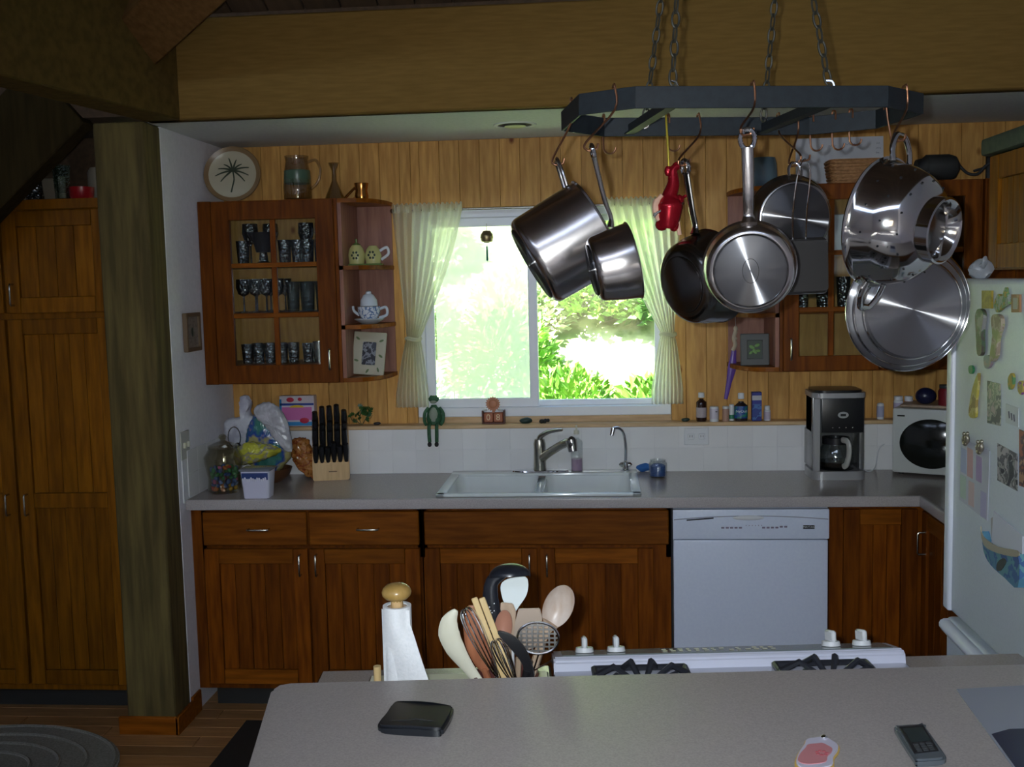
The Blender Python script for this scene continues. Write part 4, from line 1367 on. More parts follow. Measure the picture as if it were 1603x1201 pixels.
def bag(name, label, catg, c, pts, thick, m, seam=True, seed=1, crinkle=0.008, world_y=None, extra=None):
    """crinkled inflated bag with the given front outline (x, z) round a centre"""
    n = len(pts)
    P = cat([(p[0], 0, p[1]) for p in pts], 4, closed=True)
    cx = sum(p.x for p in P) / len(P)
    cz = sum(p.z for p in P) / len(P)
    b = MB()
    rings = []
    steps = [(1.0, 0.0), (0.94, 0.45), (0.80, 0.75), (0.55, 0.95), (0.25, 1.03)]
    for sgn in (-1, 1):
        prev = None
        for k, (s_, d) in enumerate(steps):
            if k == 0 and sgn == 1:
                prev = rings[0]
                continue
            ring_ = [b.bm.verts.new((cx + (p.x - cx) * s_, sgn * thick * d, cz + (p.z - cz) * s_)) for p in P]
            if k == 0:
                rings.append(ring_)
            if prev:
                for i in range(len(P)):
                    j = (i + 1) % len(P)
                    b.bm.faces.new((prev[i], prev[j], ring_[j], ring_[i]))
            prev = ring_
        cv = b.bm.verts.new((cx, sgn * thick * 1.04, cz))
        for i in range(len(P)):
            b.bm.faces.new((prev[i], prev[(i + 1) % len(P)], cv))
    from mathutils import noise
    off = Vector((seed * 3.1, seed * 1.7, seed))
    bmesh.ops.subdivide_edges(b.bm, edges=b.bm.edges[:], cuts=2, use_grid_fill=True, smooth=0.3)
    for v in b.bm.verts:
        q = v.co * 62 + off
        v.co += noise.noise_vector(q) * crinkle + noise.noise_vector(q * 2.7) * crinkle * 0.45
    t = thing(name, label, catg, c)
    obj('wrapper', b, m, t, ang=70)
    return t

def px_outline(pts, cx, y, cz):
    o = []
    for a, c in pts:
        q = at(a, c, y)
        o.append((q.x - cx, q.z - cz))
    return o
foil = dict()
def gloss(name, cols, scale=16, seed=0.0, rough=0.16):
    return patches(name, cols, scale, rough, seed, True)
# bread bag blue/white
def pbag(name, label, catg, pts, y, thick, m, seed, crinkle=0.006):
    xs_ = [at(a, c, y) for a, c in pts]
    cx = sum(q.x for q in xs_) / len(xs_)
    return bag(name, label, catg, (cx, y, CT), px_outline(pts, cx, y, CT), thick, m, seed=seed, crinkle=crinkle)
pbag('bread_bag', 'blue and yellow printed bread bag standing behind the yellow bag', 'bag',
     [(396, 652), (404, 640), (412, 640), (430, 660), (447, 690), (456, 712), (440, 735), (425, 742), (398, 738), (386, 700), (388, 670)], -0.27, 0.045,
     gloss('bread_print', [(0.02, 0.04, 0.25), (0.42, 0.38, 0.14), (0.02, 0.06, 0.30), (0.05, 0.20, 0.16)], 9, 2.0), 3, 0.004)
pbag('clear_bread_bag', 'translucent white bread bag slumped over the blue bag', 'bag',
     [(398, 640), (412, 630), (432, 634), (448, 655), (456, 685), (457, 706), (448, 706), (432, 690), (416, 668), (402, 655)], -0.335, 0.022,
     gloss('cloudy_wrap', [(0.46, 0.45, 0.50), (0.36, 0.36, 0.38), (0.50, 0.50, 0.54)], 14, 4.0, 0.25), 5, 0.003)
t = bpy.data.objects['clear_bread_bag']
pbag('twisted_bag_top', 'white plastic bag with a twisted top beside the wall above the jar', 'bag',
     [(376, 622), (386, 618), (394, 628), (392, 645), (402, 660), (400, 690), (385, 702), (360, 700), (350, 672), (356, 656), (380, 652), (382, 640)], -0.215, 0.03,
     gloss('white_wrap', [(0.50, 0.52, 0.58), (0.42, 0.42, 0.50), (0.56, 0.57, 0.62)], 14, 7.0, 0.3), 8, 0.004)
pbag('yellow_chip_bag', 'crumpled yellow snack bag in front of the blue bread bag', 'bag',
     [(370, 704), (386, 692), (410, 694), (428, 698), (440, 706), (424, 716), (400, 724), (376, 728), (366, 718)], -0.365, 0.035,
     gloss('chip_print', [(0.30, 0.30, 0.02), (0.44, 0.42, 0.04), (0.24, 0.22, 0.22), (0.50, 0.50, 0.06)], 18, 3.3, 0.2), 11, 0.007)
pbag('orange_foil_bag', 'shiny orange-brown foil bag leaning on the knife block', 'bag',
     [(456, 690), (466, 685), (480, 688), (490, 706), (498, 728), (499, 744), (486, 747), (470, 738), (458, 716)], -0.200, 0.026,
     gloss('foil_print', [(0.30, 0.07, 0.02), (0.40, 0.17, 0.04), (0.22, 0.04, 0.015), (0.36, 0.14, 0.03)], 20, 5.0, 0.12), 14, 0.010)
q = atz(432, 745, CT)
lathe_thing('brown_bowl', 'dark brown bowl under the bread bags', 'bowl', (0.235, -0.25, CT), [
    ('bowl', [(0, 0), (0.05, 0), (0.085, 0.03), (0.098, 0.062), (0.094, 0.062), (0.08, 0.033), (0.045, 0.008), (0, 0.008)], mat('brown_bowl', (0.12, 0.05, 0.02), 0.3))])

# candy jar with lid
q = atz(345, 772, CT)
t = thing('candy_jar', 'big clear glass candy jar with a lid beside the white wall', 'jar', (q.x + 0.01, q.y + 0.03, CT))
obj('jar', MB().lathe([(0, 0.003), (0.060, 0.0), (0.070, 0.01), (0.066, 0.06), (0.078, 0.12), (0.082, 0.15), (0.064, 0.18), (0.060, 0.19), (0.057, 0.18), (0.075, 0.15), (0.062, 0.06), (0.064, 0.014), (0, 0.008)], 32), M['smoke'], t)
obj('lid', MB().lathe([(0.064, 0.188), (0.062, 0.198), (0.03, 0.212), (0.010, 0.218), (0.010, 0.224), (0.018, 0.234), (0.012, 0.244), (0, 0.247)], 32), M['smoke'], t)
cols = [(0.55, 0.05, 0.03), (0.65, 0.40, 0.03), (0.05, 0.12, 0.45), (0.03, 0.25, 0.10), (0.55, 0.12, 0.40), (0.60, 0.20, 0.04)]
cms = [mat('candy_%s' % nm, c, 0.2) for nm, c in zip(('red', 'yellow', 'blue', 'green', 'pink', 'orange'), cols)]
cme = []
for m in cms:
    o = obj('candy', MB().ball((0, 0, 0), (0.012, 0.009, 0.008), 8), m)
    cme.append(o.data)
    bpy.data.objects.remove(o)
for lay in range(6):
    z = 0.018 + lay * 0.016
    for k in range(9):
        a = 2 * PI * (k + 0.37 * lay) / 9
        r_ = 0.047 if lay < 4 else 0.052
        ci = R.choice([0, 1, 5, 1]) if lay == 0 else (R.choice([2, 2, 4]) if lay < 3 else R.choice([3, 3, 2]))
        piece('candy', cme[ci], t, (r_ * math.cos(a), r_ * math.sin(a), z), (R.uniform(0, 3), R.uniform(0, 3), R.uniform(0, 3)))
for k in range(6):
    a = 2 * PI * k / 6
    piece('candy', cme[k % 6], t, (0.022 * math.cos(a), 0.022 * math.sin(a), 0.105), (R.uniform(0, 3), R.uniform(0, 3), 0))
# round wire-handled glass lid behind it
q = at(370, 676, -0.27)
t = thing('wire_whisk', 'steel wire loop handle poking up behind the candy jar', 'whisk', (q.x, -0.30, q.z - 0.02))
obj('loop', MB().tube([(0.028 * math.cos(a) + 0.0, 0.0, 0.045 * math.sin(a)) for a in [2 * PI * k / 22 for k in range(22)]], 0.0028, 6, closed=True), M['steel_soft'], t)
obj('knob', MB().ball((0.018, -0.012, -0.035), 0.014, 12), M['steel_dark'], t)
# tub with blue label in front
q = atz(400, 781, CT)
t = thing('plastic_tub', 'white square tub with a dark blue label at the counter edge', 'tub', (q.x, q.y + 0.045, CT))
b = MB()
L0 = [(x, y, 0.0) for x, y in rr(-0.052, 0.052, -0.04, 0.04, 0.012, 3)]
L1 = [(x, y, 0.112) for x, y in rr(-0.062, 0.062, -0.047, 0.047, 0.014, 3)]
v_ = loft(b, [L0, L1], True)
b.bm.faces.new(v_[0][::-1])
obj('body', b, mat('tub_white', (0.62, 0.62, 0.76), 0.14), t)
obj('lid', MB().box(-0.066, 0.066, -0.051, 0.051, 0.112, 0.122, 0.006, seg=2), mat('tub_lid', (0.16, 0.17, 0.20), 0.2), t)
obj('label', MB().box(-0.054, 0.056, -0.0480, -0.0455, 0.078, 0.106, 0.001), mat('tub_blue', (0.02, 0.05, 0.19), 0.3), t)
b = MB()
for k in range(12):
    x = -0.048 + 0.0085 * k
    b.ball((x, -0.0482, 0.079 + 0.004 * math.sin(k * 1.9)), (0.0042, 0.0012, 0.007), 8)
obj('label_scallops', b, mat('tub_pale', (0.66, 0.66, 0.78), 0.2), t)

# ================================================================ COFFEE MAKER
q0, q1 = atz(1257, 738, CT), atz(1339, 738, CT)
t = thing('coffee_maker', 'grey and black drip coffee maker with a glass carafe', 'coffee maker', ((q0.x + q1.x) / 2, -0.205, CT))
hw = (q1.x - q0.x) / 2
gm = mat('coffee_grey', (0.42, 0.42, 0.43), 0.3, 0.3)
gd = mat('coffee_graphite', (0.05, 0.055, 0.055), 0.3)
def rrz(b, hw_, hd, z0, z1, r=0.045, inset=0.0, y0=0.0):
    L = [[(x, y + y0, z) for x, y in rr(-hw_, hw_, -hd, hd, r, 6)] for z in (z0, z1)]
    v = loft(b, L, True)
    b.bm.faces.new(v[0][::-1])
obj('base', (lambda b: (rrz(b, hw, 0.105, 0.0, 0.036), b)[1])(MB()), gm, t)
obj('warming_plate', MB().lathe([(0, 0.001), (0.07, 0.001), (0.075, 0.0), (0.0, -0.002)], 28, Matrix.Translation((0, -0.02, 0.037))), M['black'], t)
b = MB()
b.box(-hw + 0.005, hw - 0.005, 0.055, 0.105, 0.036, 0.20, 0.006)
for s_ in (-1, 1):
    b.box(min(s_ * (hw - 0.004), s_ * (hw - 0.026)), max(s_ * (hw - 0.004), s_ * (hw - 0.026)), -0.075, 0.07, 0.036, 0.36, 0.008, seg=2)
obj('columns', b, mat('coffee_side', (0.20, 0.205, 0.205), 0.25, 0.5), t)
obj('brew_head', (lambda b: (rrz(b, hw - 0.004, 0.100, 0.198, 0.348), b)[1])(MB()), gd, t)
obj('front_panel', MB().box(-hw + 0.036, hw - 0.014, -0.106, -0.098, 0.200, 0.345, 0.004, seg=2), M['black'], t)
obj('side_trim', MB().box(-hw + 0.004, -hw + 0.032, -0.1025, -0.09, 0.036, 0.345, 0.003), gm, t)
obj('top_ring', (lambda b: (rrz(b, hw, 0.105, 0.345, 0.366), b)[1])(MB()), gm, t)
obj('lid', (lambda b: (rrz(b, hw - 0.012, 0.094, 0.366, 0.376), b)[1])(MB()), M['black'], t)
obj('display_ring', MB().lathe([(0.0, 0), (0.020, 0), (0.022, 0.003), (0.0, 0.003)], 24, Matrix.Translation((0.012, -0.105, 0.275)) @ FACE @ Matrix.Diagonal((1, 0.62, 1, 1))), gm, t)
obj('display', MB().box(0.001, 0.023, -0.110, -0.107, 0.270, 0.280, 0.001), M['black'], t)
for k in range(4):
    obj('button', MB().ball((-0.030 + 0.027 * k, -0.106, 0.222), (0.003, 0.002, 0.003), 8), M['steel'], t)
cf = obj('carafe', MB().lathe([(0, 0.004), (0.060, 0.002), (0.074, 0.03), (0.072, 0.065), (0.056, 0.10), (0.050, 0.118), (0.054, 0.130), (0.051, 0.130), (0.047, 0.118), (0.053, 0.10), (0.069, 0.065), (0.071, 0.03), (0.058, 0.006), (0, 0.008)], 32, Matrix.Translation((0.0, -0.025, 0.039))), M['cglass'], t)
obj('coffee', MB().lathe([(0, 0.010), (0.056, 0.010), (0.067, 0.03), (0.0, 0.031)], 28, Matrix.Translation((0.0, -0.025, 0.039))), mat('coffee_dark', (0.01, 0.006, 0.003), 0.1), cf)
obj('carafe_band', MB().lathe([(0.0495, 0.105), (0.056, 0.105), (0.056, 0.132), (0.0495, 0.132)], 28, Matrix.Translation((0.0, -0.025, 0.039))), M['black'], cf)
obj('carafe_handle', MB().tube(cat([(0.018, -0.075, 0.165), (0.030, -0.118, 0.162), (0.034, -0.122, 0.12), (0.028, -0.108, 0.07), (0.02, -0.09, 0.055)], 5), 0.010, 10, flat=1.3), mat('handle_grey', (0.45, 0.45, 0.42), 0.3), cf)
single('power_cord', MB().tube(cat([(2.835, -0.10, CT + 0.004), (2.86, -0.13, CT + 0.004), (2.89, -0.10, CT + 0.02), (2.905, -0.090, CT + 0.09), (2.93, -0.088, CT + 0.115)], 7), 0.0028, 6), M['white'], 'thin white power cord curling up the tiles beside the coffee maker', 'cord')

# ================================================================ MICROWAVE
q0 = atz(1397, 742, CT)
q1 = atz(1482, 748, CT)
d = Vector((q1.x - q0.x, q1.y - q0.y, 0)).normalized()
ang = math.atan2(d.y, d.x)
t = thing('microwave', 'white countertop microwave with a dark oval window, angled in the corner', 'microwave', (q0.x, q0.y, CT), (0, 0, ang))
obj('case', MB().box(0, 0.50, 0.012, 0.34, 0.012, 0.285, 0.006), mat('micro_white', (0.60, 0.62, 0.58), 0.35), t)
obj('door', MB().box(0.0, 0.50, -0.014, 0.011, 0.010, 0.287, 0.010, seg=2), mat('micro_door', (0.62, 0.65, 0.62), 0.32), t)
obj('window', MB().lathe([(0, 0.003), (0.120, 0.003), (0.125, 0.0), (0, -0.001)], 40, Matrix.Translation((0.155, -0.0145, 0.140)) @ FACE @ Matrix.Diagonal((1.0, 0.84, 1, 1))), mat('oven_window', (0.01, 0.012, 0.01), 0.12), t)
obj('badge', MB().box(0.020, 0.050, -0.0155, -0.0135, 0.252, 0.258), M['blackm'], t)
for x in (0.03, 0.47):
    for y in (0.03, 0.31):
        obj('foot', MB().cyl((x, y, 0), (x, y, 0.013), 0.012, n=10), M['black'], t)
tm_ = Matrix.Translation((q0.x, q0.y, CT)) @ Matrix.Rotation(ang, 4, 'Z')
o = single('serving_tray', MB().box(0.02, 0.44, 0.03, 0.30, 0.286, 0.298, 0.004, M=tm_), M['tanwood'], 'brown wooden board lying on top of the microwave', 'tray')
def mtop(x, y):
    return tm_ @ Vector((x, y, 0.299))
p = at(1443, 622, -0.22)
b = MB().ball((0, 0, 0.036), (0.043, 0.036, 0.036), 20)
o = single('blue_pouch', b, mat('navy_gloss', (0.012, 0.014, 0.05), 0.3), 'round navy blue pouch on the microwave', 'pouch')
o.location = (mtop(0.12, 0.06).x, mtop(0.12, 0.06).y, CT + 0.2985)
p = mtop(0.205, 0.06)
lathe_thing('red_jar', 'dark jar of red goods on the microwave beside the refrigerator', 'jar', (p.x, p.y, CT + 0.2985), [
    ('jar', [(0, 0), (0.034, 0), (0.036, 0.06), (0.030, 0.072), (0, 0.074)], mat('jar_red', (0.22, 0.02, 0.025), 0.25)),
    ('lid', cap_prof(0.032, 0.073, 0.014), mat('jar_lid', (0.05, 0.06, 0.06), 0.3))])

# ================================================================ REFRIGERATOR
FX = 2.727
Mf = Matrix.Translation((FX, -1.570, 0)) @ Matrix.Rotation(-PI / 2, 4, 'Z')     # local -y faces the room side (-x), local x runs towards the camera
t = thing('refrigerator', 'white bottom-freezer refrigerator covered in magnets and papers', 'refrigerator', M=Mf)
FR = t
obj('body', MB().box(0.012, 0.83, 0.075, 0.80, 0.02, 1.745, 0.006), M['fridge'], t)
dr = obj('door', MB().box(0.0, 0.84, 0.0, 0.068, 0.765, 1.752, 0.016, seg=3), M['fridge'], t)
obj('door_edge_grip', MB().box(0.0, 0.045, -0.012, 0.03, 0.770, 1.745, 0.010, seg=3), M['fridge_edge'], dr)
dr2 = obj('freezer_drawer', MB().box(0.0, 0.84, 0.0, 0.068, 0.06, 0.742, 0.014, seg=3), M['fridge'], t)
obj('drawer_handle', MB().tube(cat([(0.022, 0.004, 0.718), (0.030, -0.006, 0.722), (0.06, -0.010, 0.722), (0.45, -0.014, 0.722), (0.78, -0.010, 0.722), (0.82, -0.004, 0.72)], 5), 0.019, 12), M['fridge_edge'], dr2)
obj('top_hinge_cover', MB().box(0.78, 0.83, 0.02, 0.09, 1.752, 1.765, 0.004), M['fridge_edge'], t)

def fr_pt(px, py):
    q = atx(px, py, FX)
    return -1.570 - q.y, q.z          # local x, z on the fridge front
def fpoly(px_pts):
    return [fr_pt(a, c) for a, c in px_pts]
def magnet(name, label, catg, pts, m, th=0.004, off=0.0, group=None):
    P = fpoly(pts)
    cx = sum(p[0] for p in P) / len(P)
    cz = sum(p[1] for p in P) / len(P)
    Mx = Mf @ Matrix.Translation((cx, -0.0012 - off, cz))
    t = thing(name, label, catg, M=Mx, group=group)
    b = MB().prism([(p[0] - cx, p[1] - cz) for p in P], 0.0, th, FACE)
    obj('card' if th < 0.003 else 'body', b, m, t, smooth=False)
    return t
def rectpx(x0, x1, y0, y1, slope=0.0):
    return [(x0, y0), (x1, y0 + slope * (x1 - x0)), (x1, y1 + slope * (x1 - x0)), (x0, y1)]
def blob(pts):
    return [(p.x, p.y) for p in cat([(a, c, 0) for a, c in pts], 3, closed=True)]

ph = lambda s_, cols: patches('photo_%d' % s_, cols, 26, 0.25, s_ * 2.0)
magnet('yellow_magnet', 'square mustard yellow magnet at the top of the fridge door', 'magnet', rectpx(1541, 1556, 455, 483), patches('mustard', [(0.34, 0.26, 0.03), (0.24, 0.18, 0.02)], 80, 0.5), 0.006)
t = magnet('flower_magnet', 'yellow and green flower-shaped magnet right of the mustard square', 'magnet', blob([(1563, 470), (1568, 460), (1574, 464), (1579, 450), (1582, 462), (1584, 476), (1575, 482), (1566, 489), (1562, 480)]), patches('flower_mix', [(0.42, 0.28, 0.04), (0.12, 0.25, 0.10), (0.32, 0.36, 0.30)], 60, 0.5, 3), 0.008)
t = magnet('framed_magnet', 'small orange-framed picture magnet by the flower magnet', 'magnet', rectpx(1587, 1600, 461, 489), mat('magnet_orange', (0.34, 0.16, 0.07), 0.5), 0.005)
P = fpoly(rectpx(1590, 1597, 466, 484))
obj('picture', MB().prism([(p[0] - 0 + 0, p[1]) for p in P], 0.0062, 0.0068, Mf @ FACE), mat('magnet_tan', (0.42, 0.38, 0.32), 0.5), t, world=True, smooth=False)
magnet('dark_figurine_magnet', 'slim dark brown and green figure magnet under the mustard square', 'magnet', blob([(1533, 495), (1537, 484), (1544, 486), (1546, 498), (1543, 520), (1543, 552), (1536, 554), (1534, 520)]), patches('fig_dark', [(0.09, 0.08, 0.06), (0.08, 0.13, 0.07), (0.28, 0.28, 0.26)], 30, 0.5, 5), 0.010)
magnet('wooden_spoon_magnet', 'long tan spoon-like magnet on the upper fridge door', 'magnet', blob([(1558, 500), (1563, 492), (1572, 495), (1574, 510), (1568, 530), (1566, 556), (1559, 566), (1556, 558), (1560, 525)]), patches('spoon_tan', [(0.30, 0.24, 0.17), (0.42, 0.36, 0.26), (0.30, 0.32, 0.14)], 30, 0.5, 7), 0.010)
magnet('shell_magnet', 'small grey-pink oval magnet below the dark figure', 'magnet', blob([(1544, 560), (1550, 556), (1556, 562), (1553, 574), (1546, 576)]), patches('shell', [(0.32, 0.22, 0.24), (0.18, 0.20, 0.26)], 60, 0.4, 9), 0.006)
t = magnet('tulip_magnet', 'tall yellow flower magnet with a green tip near the fridge edge', 'magnet', blob([(1532, 592), (1536, 584), (1535, 604), (1532, 630), (1531, 653), (1521, 650), (1524, 622), (1528, 604)]), patches('tulip', [(0.44, 0.38, 0.06), (0.52, 0.46, 0.16), (0.30, 0.22, 0.05)], 30, 0.5, 2), 0.007)
magnet('green_button_magnet', 'round green button magnet above the yellow flower magnet', 'magnet', blob([(1520, 575), (1524, 572), (1527, 578), (1525, 585), (1521, 584)]), mat('btn_green', (0.03, 0.20, 0.08), 0.4), 0.006)
magnet('portrait_photo', 'colour snapshot of a bright figure on the fridge door', 'photo', rectpx(1547, 1568, 596, 662, 0.25), ph(1, [(0.10, 0.12, 0.11), (0.40, 0.42, 0.34), (0.18, 0.22, 0.18), (0.45, 0.40, 0.36)]), 0.0016)
magnet('bird_magnet', 'little yellow-green bird magnet at the right edge of the fridge', 'magnet', blob([(1583, 590), (1588, 584), (1591, 592), (1589, 606), (1584, 610), (1582, 600)]), patches('bird', [(0.42, 0.32, 0.05), (0.10, 0.26, 0.10)], 60, 0.5, 4), 0.006)
t = magnet('number_card', 'small white card with dark strokes pinned on the fridge', 'card', rectpx(1576, 1596, 632, 662, 0.35), mat('card_white', (0.56, 0.60, 0.62), 0.5), 0.0015)
for k, (x, y) in enumerate(((1580, 650), (1584, 653), (1588, 655))):
    P = fpoly([(x, y - 6), (x + 2, y - 6), (x + 3, y + 5), (x + 1, y + 5)])
    obj('stroke', MB().prism(P, 0.0028, 0.0032, Mf @ FACE), mat('stroke_ink%d' % k, (0.12, 0.12, 0.16), 0.6), t, world=True, smooth=False)
magnet('wedding_photo', 'dark snapshot with two pale figures on the fridge', 'photo', rectpx(1563, 1594, 694, 752, 0.55), ph(3, [(0.03, 0.035, 0.035), (0.32, 0.32, 0.30), (0.10, 0.10, 0.10), (0.40, 0.38, 0.36)]), 0.0016)
magnet('orange_strip_photo', 'narrow orange-brown photo at the right edge of the fridge', 'photo', rectpx(1597, 1606, 672, 760, 0.4), ph(5, [(0.34, 0.10, 0.04), (0.12, 0.06, 0.04), (0.42, 0.22, 0.10)]), 0.0016)
magnet('purple_magnet', 'tiny purple and yellow magnet at the right edge of the fridge', 'magnet', blob([(1598, 600), (1603, 596), (1606, 606), (1603, 618), (1598, 612)]), patches('pansy', [(0.20, 0.05, 0.24), (0.45, 0.36, 0.08)], 60, 0.5, 6), 0.006)
def hinge_mag(nm, label, px, py):
    u, z = fr_pt(px, py)
    t = thing(nm, label, 'magnet', M=Mf @ Matrix.Translation((u, -0.001, z)))
    m = mat('pewter_' + nm, (0.40, 0.36, 0.28), 0.3, 0.8)
    b = MB().ball((0, -0.010, 0), (0.010, 0.008, 0.012), 10).ball((0.020, -0.010, 0.004), (0.009, 0.008, 0.014), 10).ball((0.010, -0.012, -0.010), (0.012, 0.007, 0.007), 10).ball((-0.004, -0.010, 0.015), (0.005, 0.005, 0.006), 8).ball((0.024, -0.010, 0.020), (0.005, 0.005, 0.006), 8)
    obj('figure', b, m, t)
hinge_mag('pewter_magnet', 'pewter teddy-like clip magnet holding the left corner of the calendar', 1516, 688)
hinge_mag('brass_magnet', 'brass clip magnet holding the right corner of the calendar', 1538, 701)
t = magnet('wall_calendar', 'pastel calendar sheet hanging from two clip magnets on the fridge', 'calendar', [(1506, 686), (1551, 706), (1547, 816), (1503, 782)], mat('calendar_paper', (0.52, 0.54, 0.62), 0.6), 0.0015)
pas = [(0.38, 0.42, 0.62), (0.56, 0.34, 0.36), (0.40, 0.30, 0.52), (0.44, 0.55, 0.50), (0.58, 0.44, 0.46), (0.42, 0.40, 0.60)]
k = 0
for (x0, y0, y1) in ((1506, 700, 738), (1516, 700, 745), (1530, 712, 752), (1505, 742, 778), (1518, 752, 790), (1537, 768, 808)):
    P = fpoly([(x0, y0), (x0 + 9, y0 + 5), (x0 + 8.5, y1 + 5), (x0 - 0.5, y1)])
    obj('pastel_panel', MB().prism(P, 0.0028, 0.0031, Mf @ FACE), mat('pastel_%d' % k, pas[k], 0.6), t, world=True, smooth=False)
    k += 1
# magnetic pocket holder with envelopes
t = magnet('letter_pocket', 'cream and turquoise letter pocket painted with a wave pattern on the lower fridge door', 'letter holder', blob([(1549, 832), (1556, 852), (1575, 862), (1606, 868), (1606, 920), (1585, 905), (1562, 884), (1551, 862)]), patches('pocket_print', [(0.10, 0.26, 0.38), (0.06, 0.15, 0.34), (0.13, 0.32, 0.36), (0.05, 0.12, 0.30)], 14, 0.5, 8), 0.018)
P = fpoly(blob([(1548, 824), (1552, 840), (1575, 856), (1606, 862), (1606, 872), (1575, 866), (1553, 853)]))
obj('cream_band', MB().prism(P, 0.019, 0.022, Mf @ FACE), mat('pocket_cream', (0.42, 0.38, 0.28), 0.5), t, world=True, smooth=False)
P = fpoly(blob([(1575, 880), (1584, 874), (1588, 880), (1580, 893), (1573, 892)]))
obj('fish_motif', MB().prism(P, 0.019, 0.021, Mf @ FACE), mat('pocket_motif', (0.06, 0.07, 0.05), 0.5), t, world=True, smooth=False)
magnet('envelope', 'white envelope standing in the letter pocket', 'envelope', [(1560, 800), (1606, 840), (1606, 868), (1557, 850)], mat('envelope_white', (0.62, 0.64, 0.74), 0.6), 0.003, 0.004)
magnet('folded_letter', 'folded paper tucked behind the envelope in the pocket', 'letter', [(1553, 812), (1560, 806), (1575, 850), (1554, 842)], mat('letter_grey', (0.40, 0.38, 0.38), 0.6), 0.002, 0.0)
# little bag hanging at the top corner of the fridge
q = atx(1528, 432, FX)
bg = MB().ball((0, 0, 0), (0.045, 0.03, 0.045), 16).ball((0.0, -0.035, 0.035), (0.014, 0.012, 0.03), 10).ball((0.02, 0.035, 0.025), (0.014, 0.012, 0.025), 10)
bg.jitter(0.012, 40)
o = single('plastic_bag', bg, mat('bag_grey', (0.30, 0.32, 0.34), 0.35), 'crumpled pale plastic bag on the top corner of the refrigerator', 'bag')
o.location = (FX + 0.055, -1.645, 1.752 + 0.024)
o.scale = (0.75, 0.75, 0.62)

# ---- cabinet over the refrigerator
Mo = Matrix.Translation((2.955, -1.255, 0)) @ Matrix.Rotation(-PI / 2, 4, 'Z')
t = thing('over_fridge_cabinet', 'amber cabinet with ribbed door panels above the refrigerator', 'cabinet', M=Mo)
obj('carcass', MB().box(0.0, 1.20, 0.0, 0.59, 1.775, 2.135), M['oak'], t)
door(t, 0.012, 0.59, 1.78, 2.13, M['oak'], M['oak'], n=9, st=0.075)
door(t, 0.60, 1.18, 1.78, 2.13, M['oak'], M['oak'], n=9, st=0.075)
q = Mo @ Vector((0.25, 0.10, 2.137))
b = MB().box(-0.13, 0.10, -0.26, 0.30, 0, 0.055, 0.012, seg=2)
single('green_storage_case', b, noisy('green_case', (0.035, 0.055, 0.04), (0.06, 0.08, 0.055), 40, 0.7), 'dark green flat case on the cabinet above the refrigerator', 'case').location = q

# ================================================================ RIGHT WALL CABINETS
t = thing('glass_wall_cabinet', 'cherry wall cabinet with glass doors partly hidden behind the hanging pans', 'cabinet', (2.440, -0.33, 0), group='cherry wall cabinets')
ucbox(t, 0, 0.80, 1.375, UZ1, 0.312, (1.63, 1.87))
glass_door(t, 0.012, 0.395, 1.378, UZ1 - 0.004, (1.63, 1.86), 0.062, 0.040, nx=2, hz=1.47)
glass_door(t, 0.400, 0.788, 1.378, UZ1 - 0.004, (1.63, 1.86), 0.062, 0.750, nx=2, hz=1.47)
t = thing('corner_shelf_unit', 'cherry quarter-round open shelf unit left of the right wall cabinet', 'shelf', (2.438, -0.33, 0))
qm = [(-p[0], p[1]) for p in quarter(0.175, 0.314)][::-1]
for z in (1.376, 1.60, 1.85, UZ1 - 0.019):
    obj('shelf', MB().prism(qm, z, z + 0.018), M['cherry_h'], t, smooth=False)
obj('side_panel', MB().box(-0.016, 0.0, 0.0, 0.314, 1.395, UZ1 - 0.019), M['cherry_in'], t)
obj('back_panel', MB().box(-0.172, -0.016, 0.302, 0.313, 1.395, UZ1 - 0.019), M['cherry_in'], t)
t = thing('corner_wall_cabinet', 'cherry corner wall cabinet above the microwave', 'cabinet', (3.245, -0.345, 0), group='cherry wall cabinets')
obj('carcass', MB().box(0.0, 0.30, 0.0, 0.32, 1.375, UZ1), M['cherry'], t)
door(t, 0.004, 0.296, 1.378, UZ1 - 0.004, M['cherry'], M['cherry_h'], n=3)
t = thing('leaf_picture', 'square grey frame with a bright green leaf picture on the right corner shelf', 'picture frame', M=Matrix.Translation((2.352, -0.235, 1.395)) @ Euler((-0.08, 0, 0.0)).to_matrix().to_4x4())
b = MB()
ring(b, -0.060, 0.060, 0, 0.135, 0.030, -0.012, 0)
obj('frame', b, mat('frame_slate', (0.085, 0.09, 0.085), 0.5), t)
obj('backing', MB().box(-0.031, 0.031, -0.006, -0.003, 0.029, 0.106), mat('leafpic_dark', (0.04, 0.06, 0.04), 0.5), t)
b = MB()
for x, z, r_, a in ((-.012, .078, .013, .5), (.010, .085, .012, -.4), (0.0, .060, .013, .9), (.014, .062, .010, .1), (-.016, .055, .010, -.7)):
    b.ball((0, 0, 0), (r_, .0015, r_ * .6), 10, Matrix.Translation((x, -0.0075, z)) @ Matrix.Rotation(a, 4, 'Y'))
obj('leaves', b, mat('leafpic_green', (0.16, 0.32, 0.08), 0.5), t)
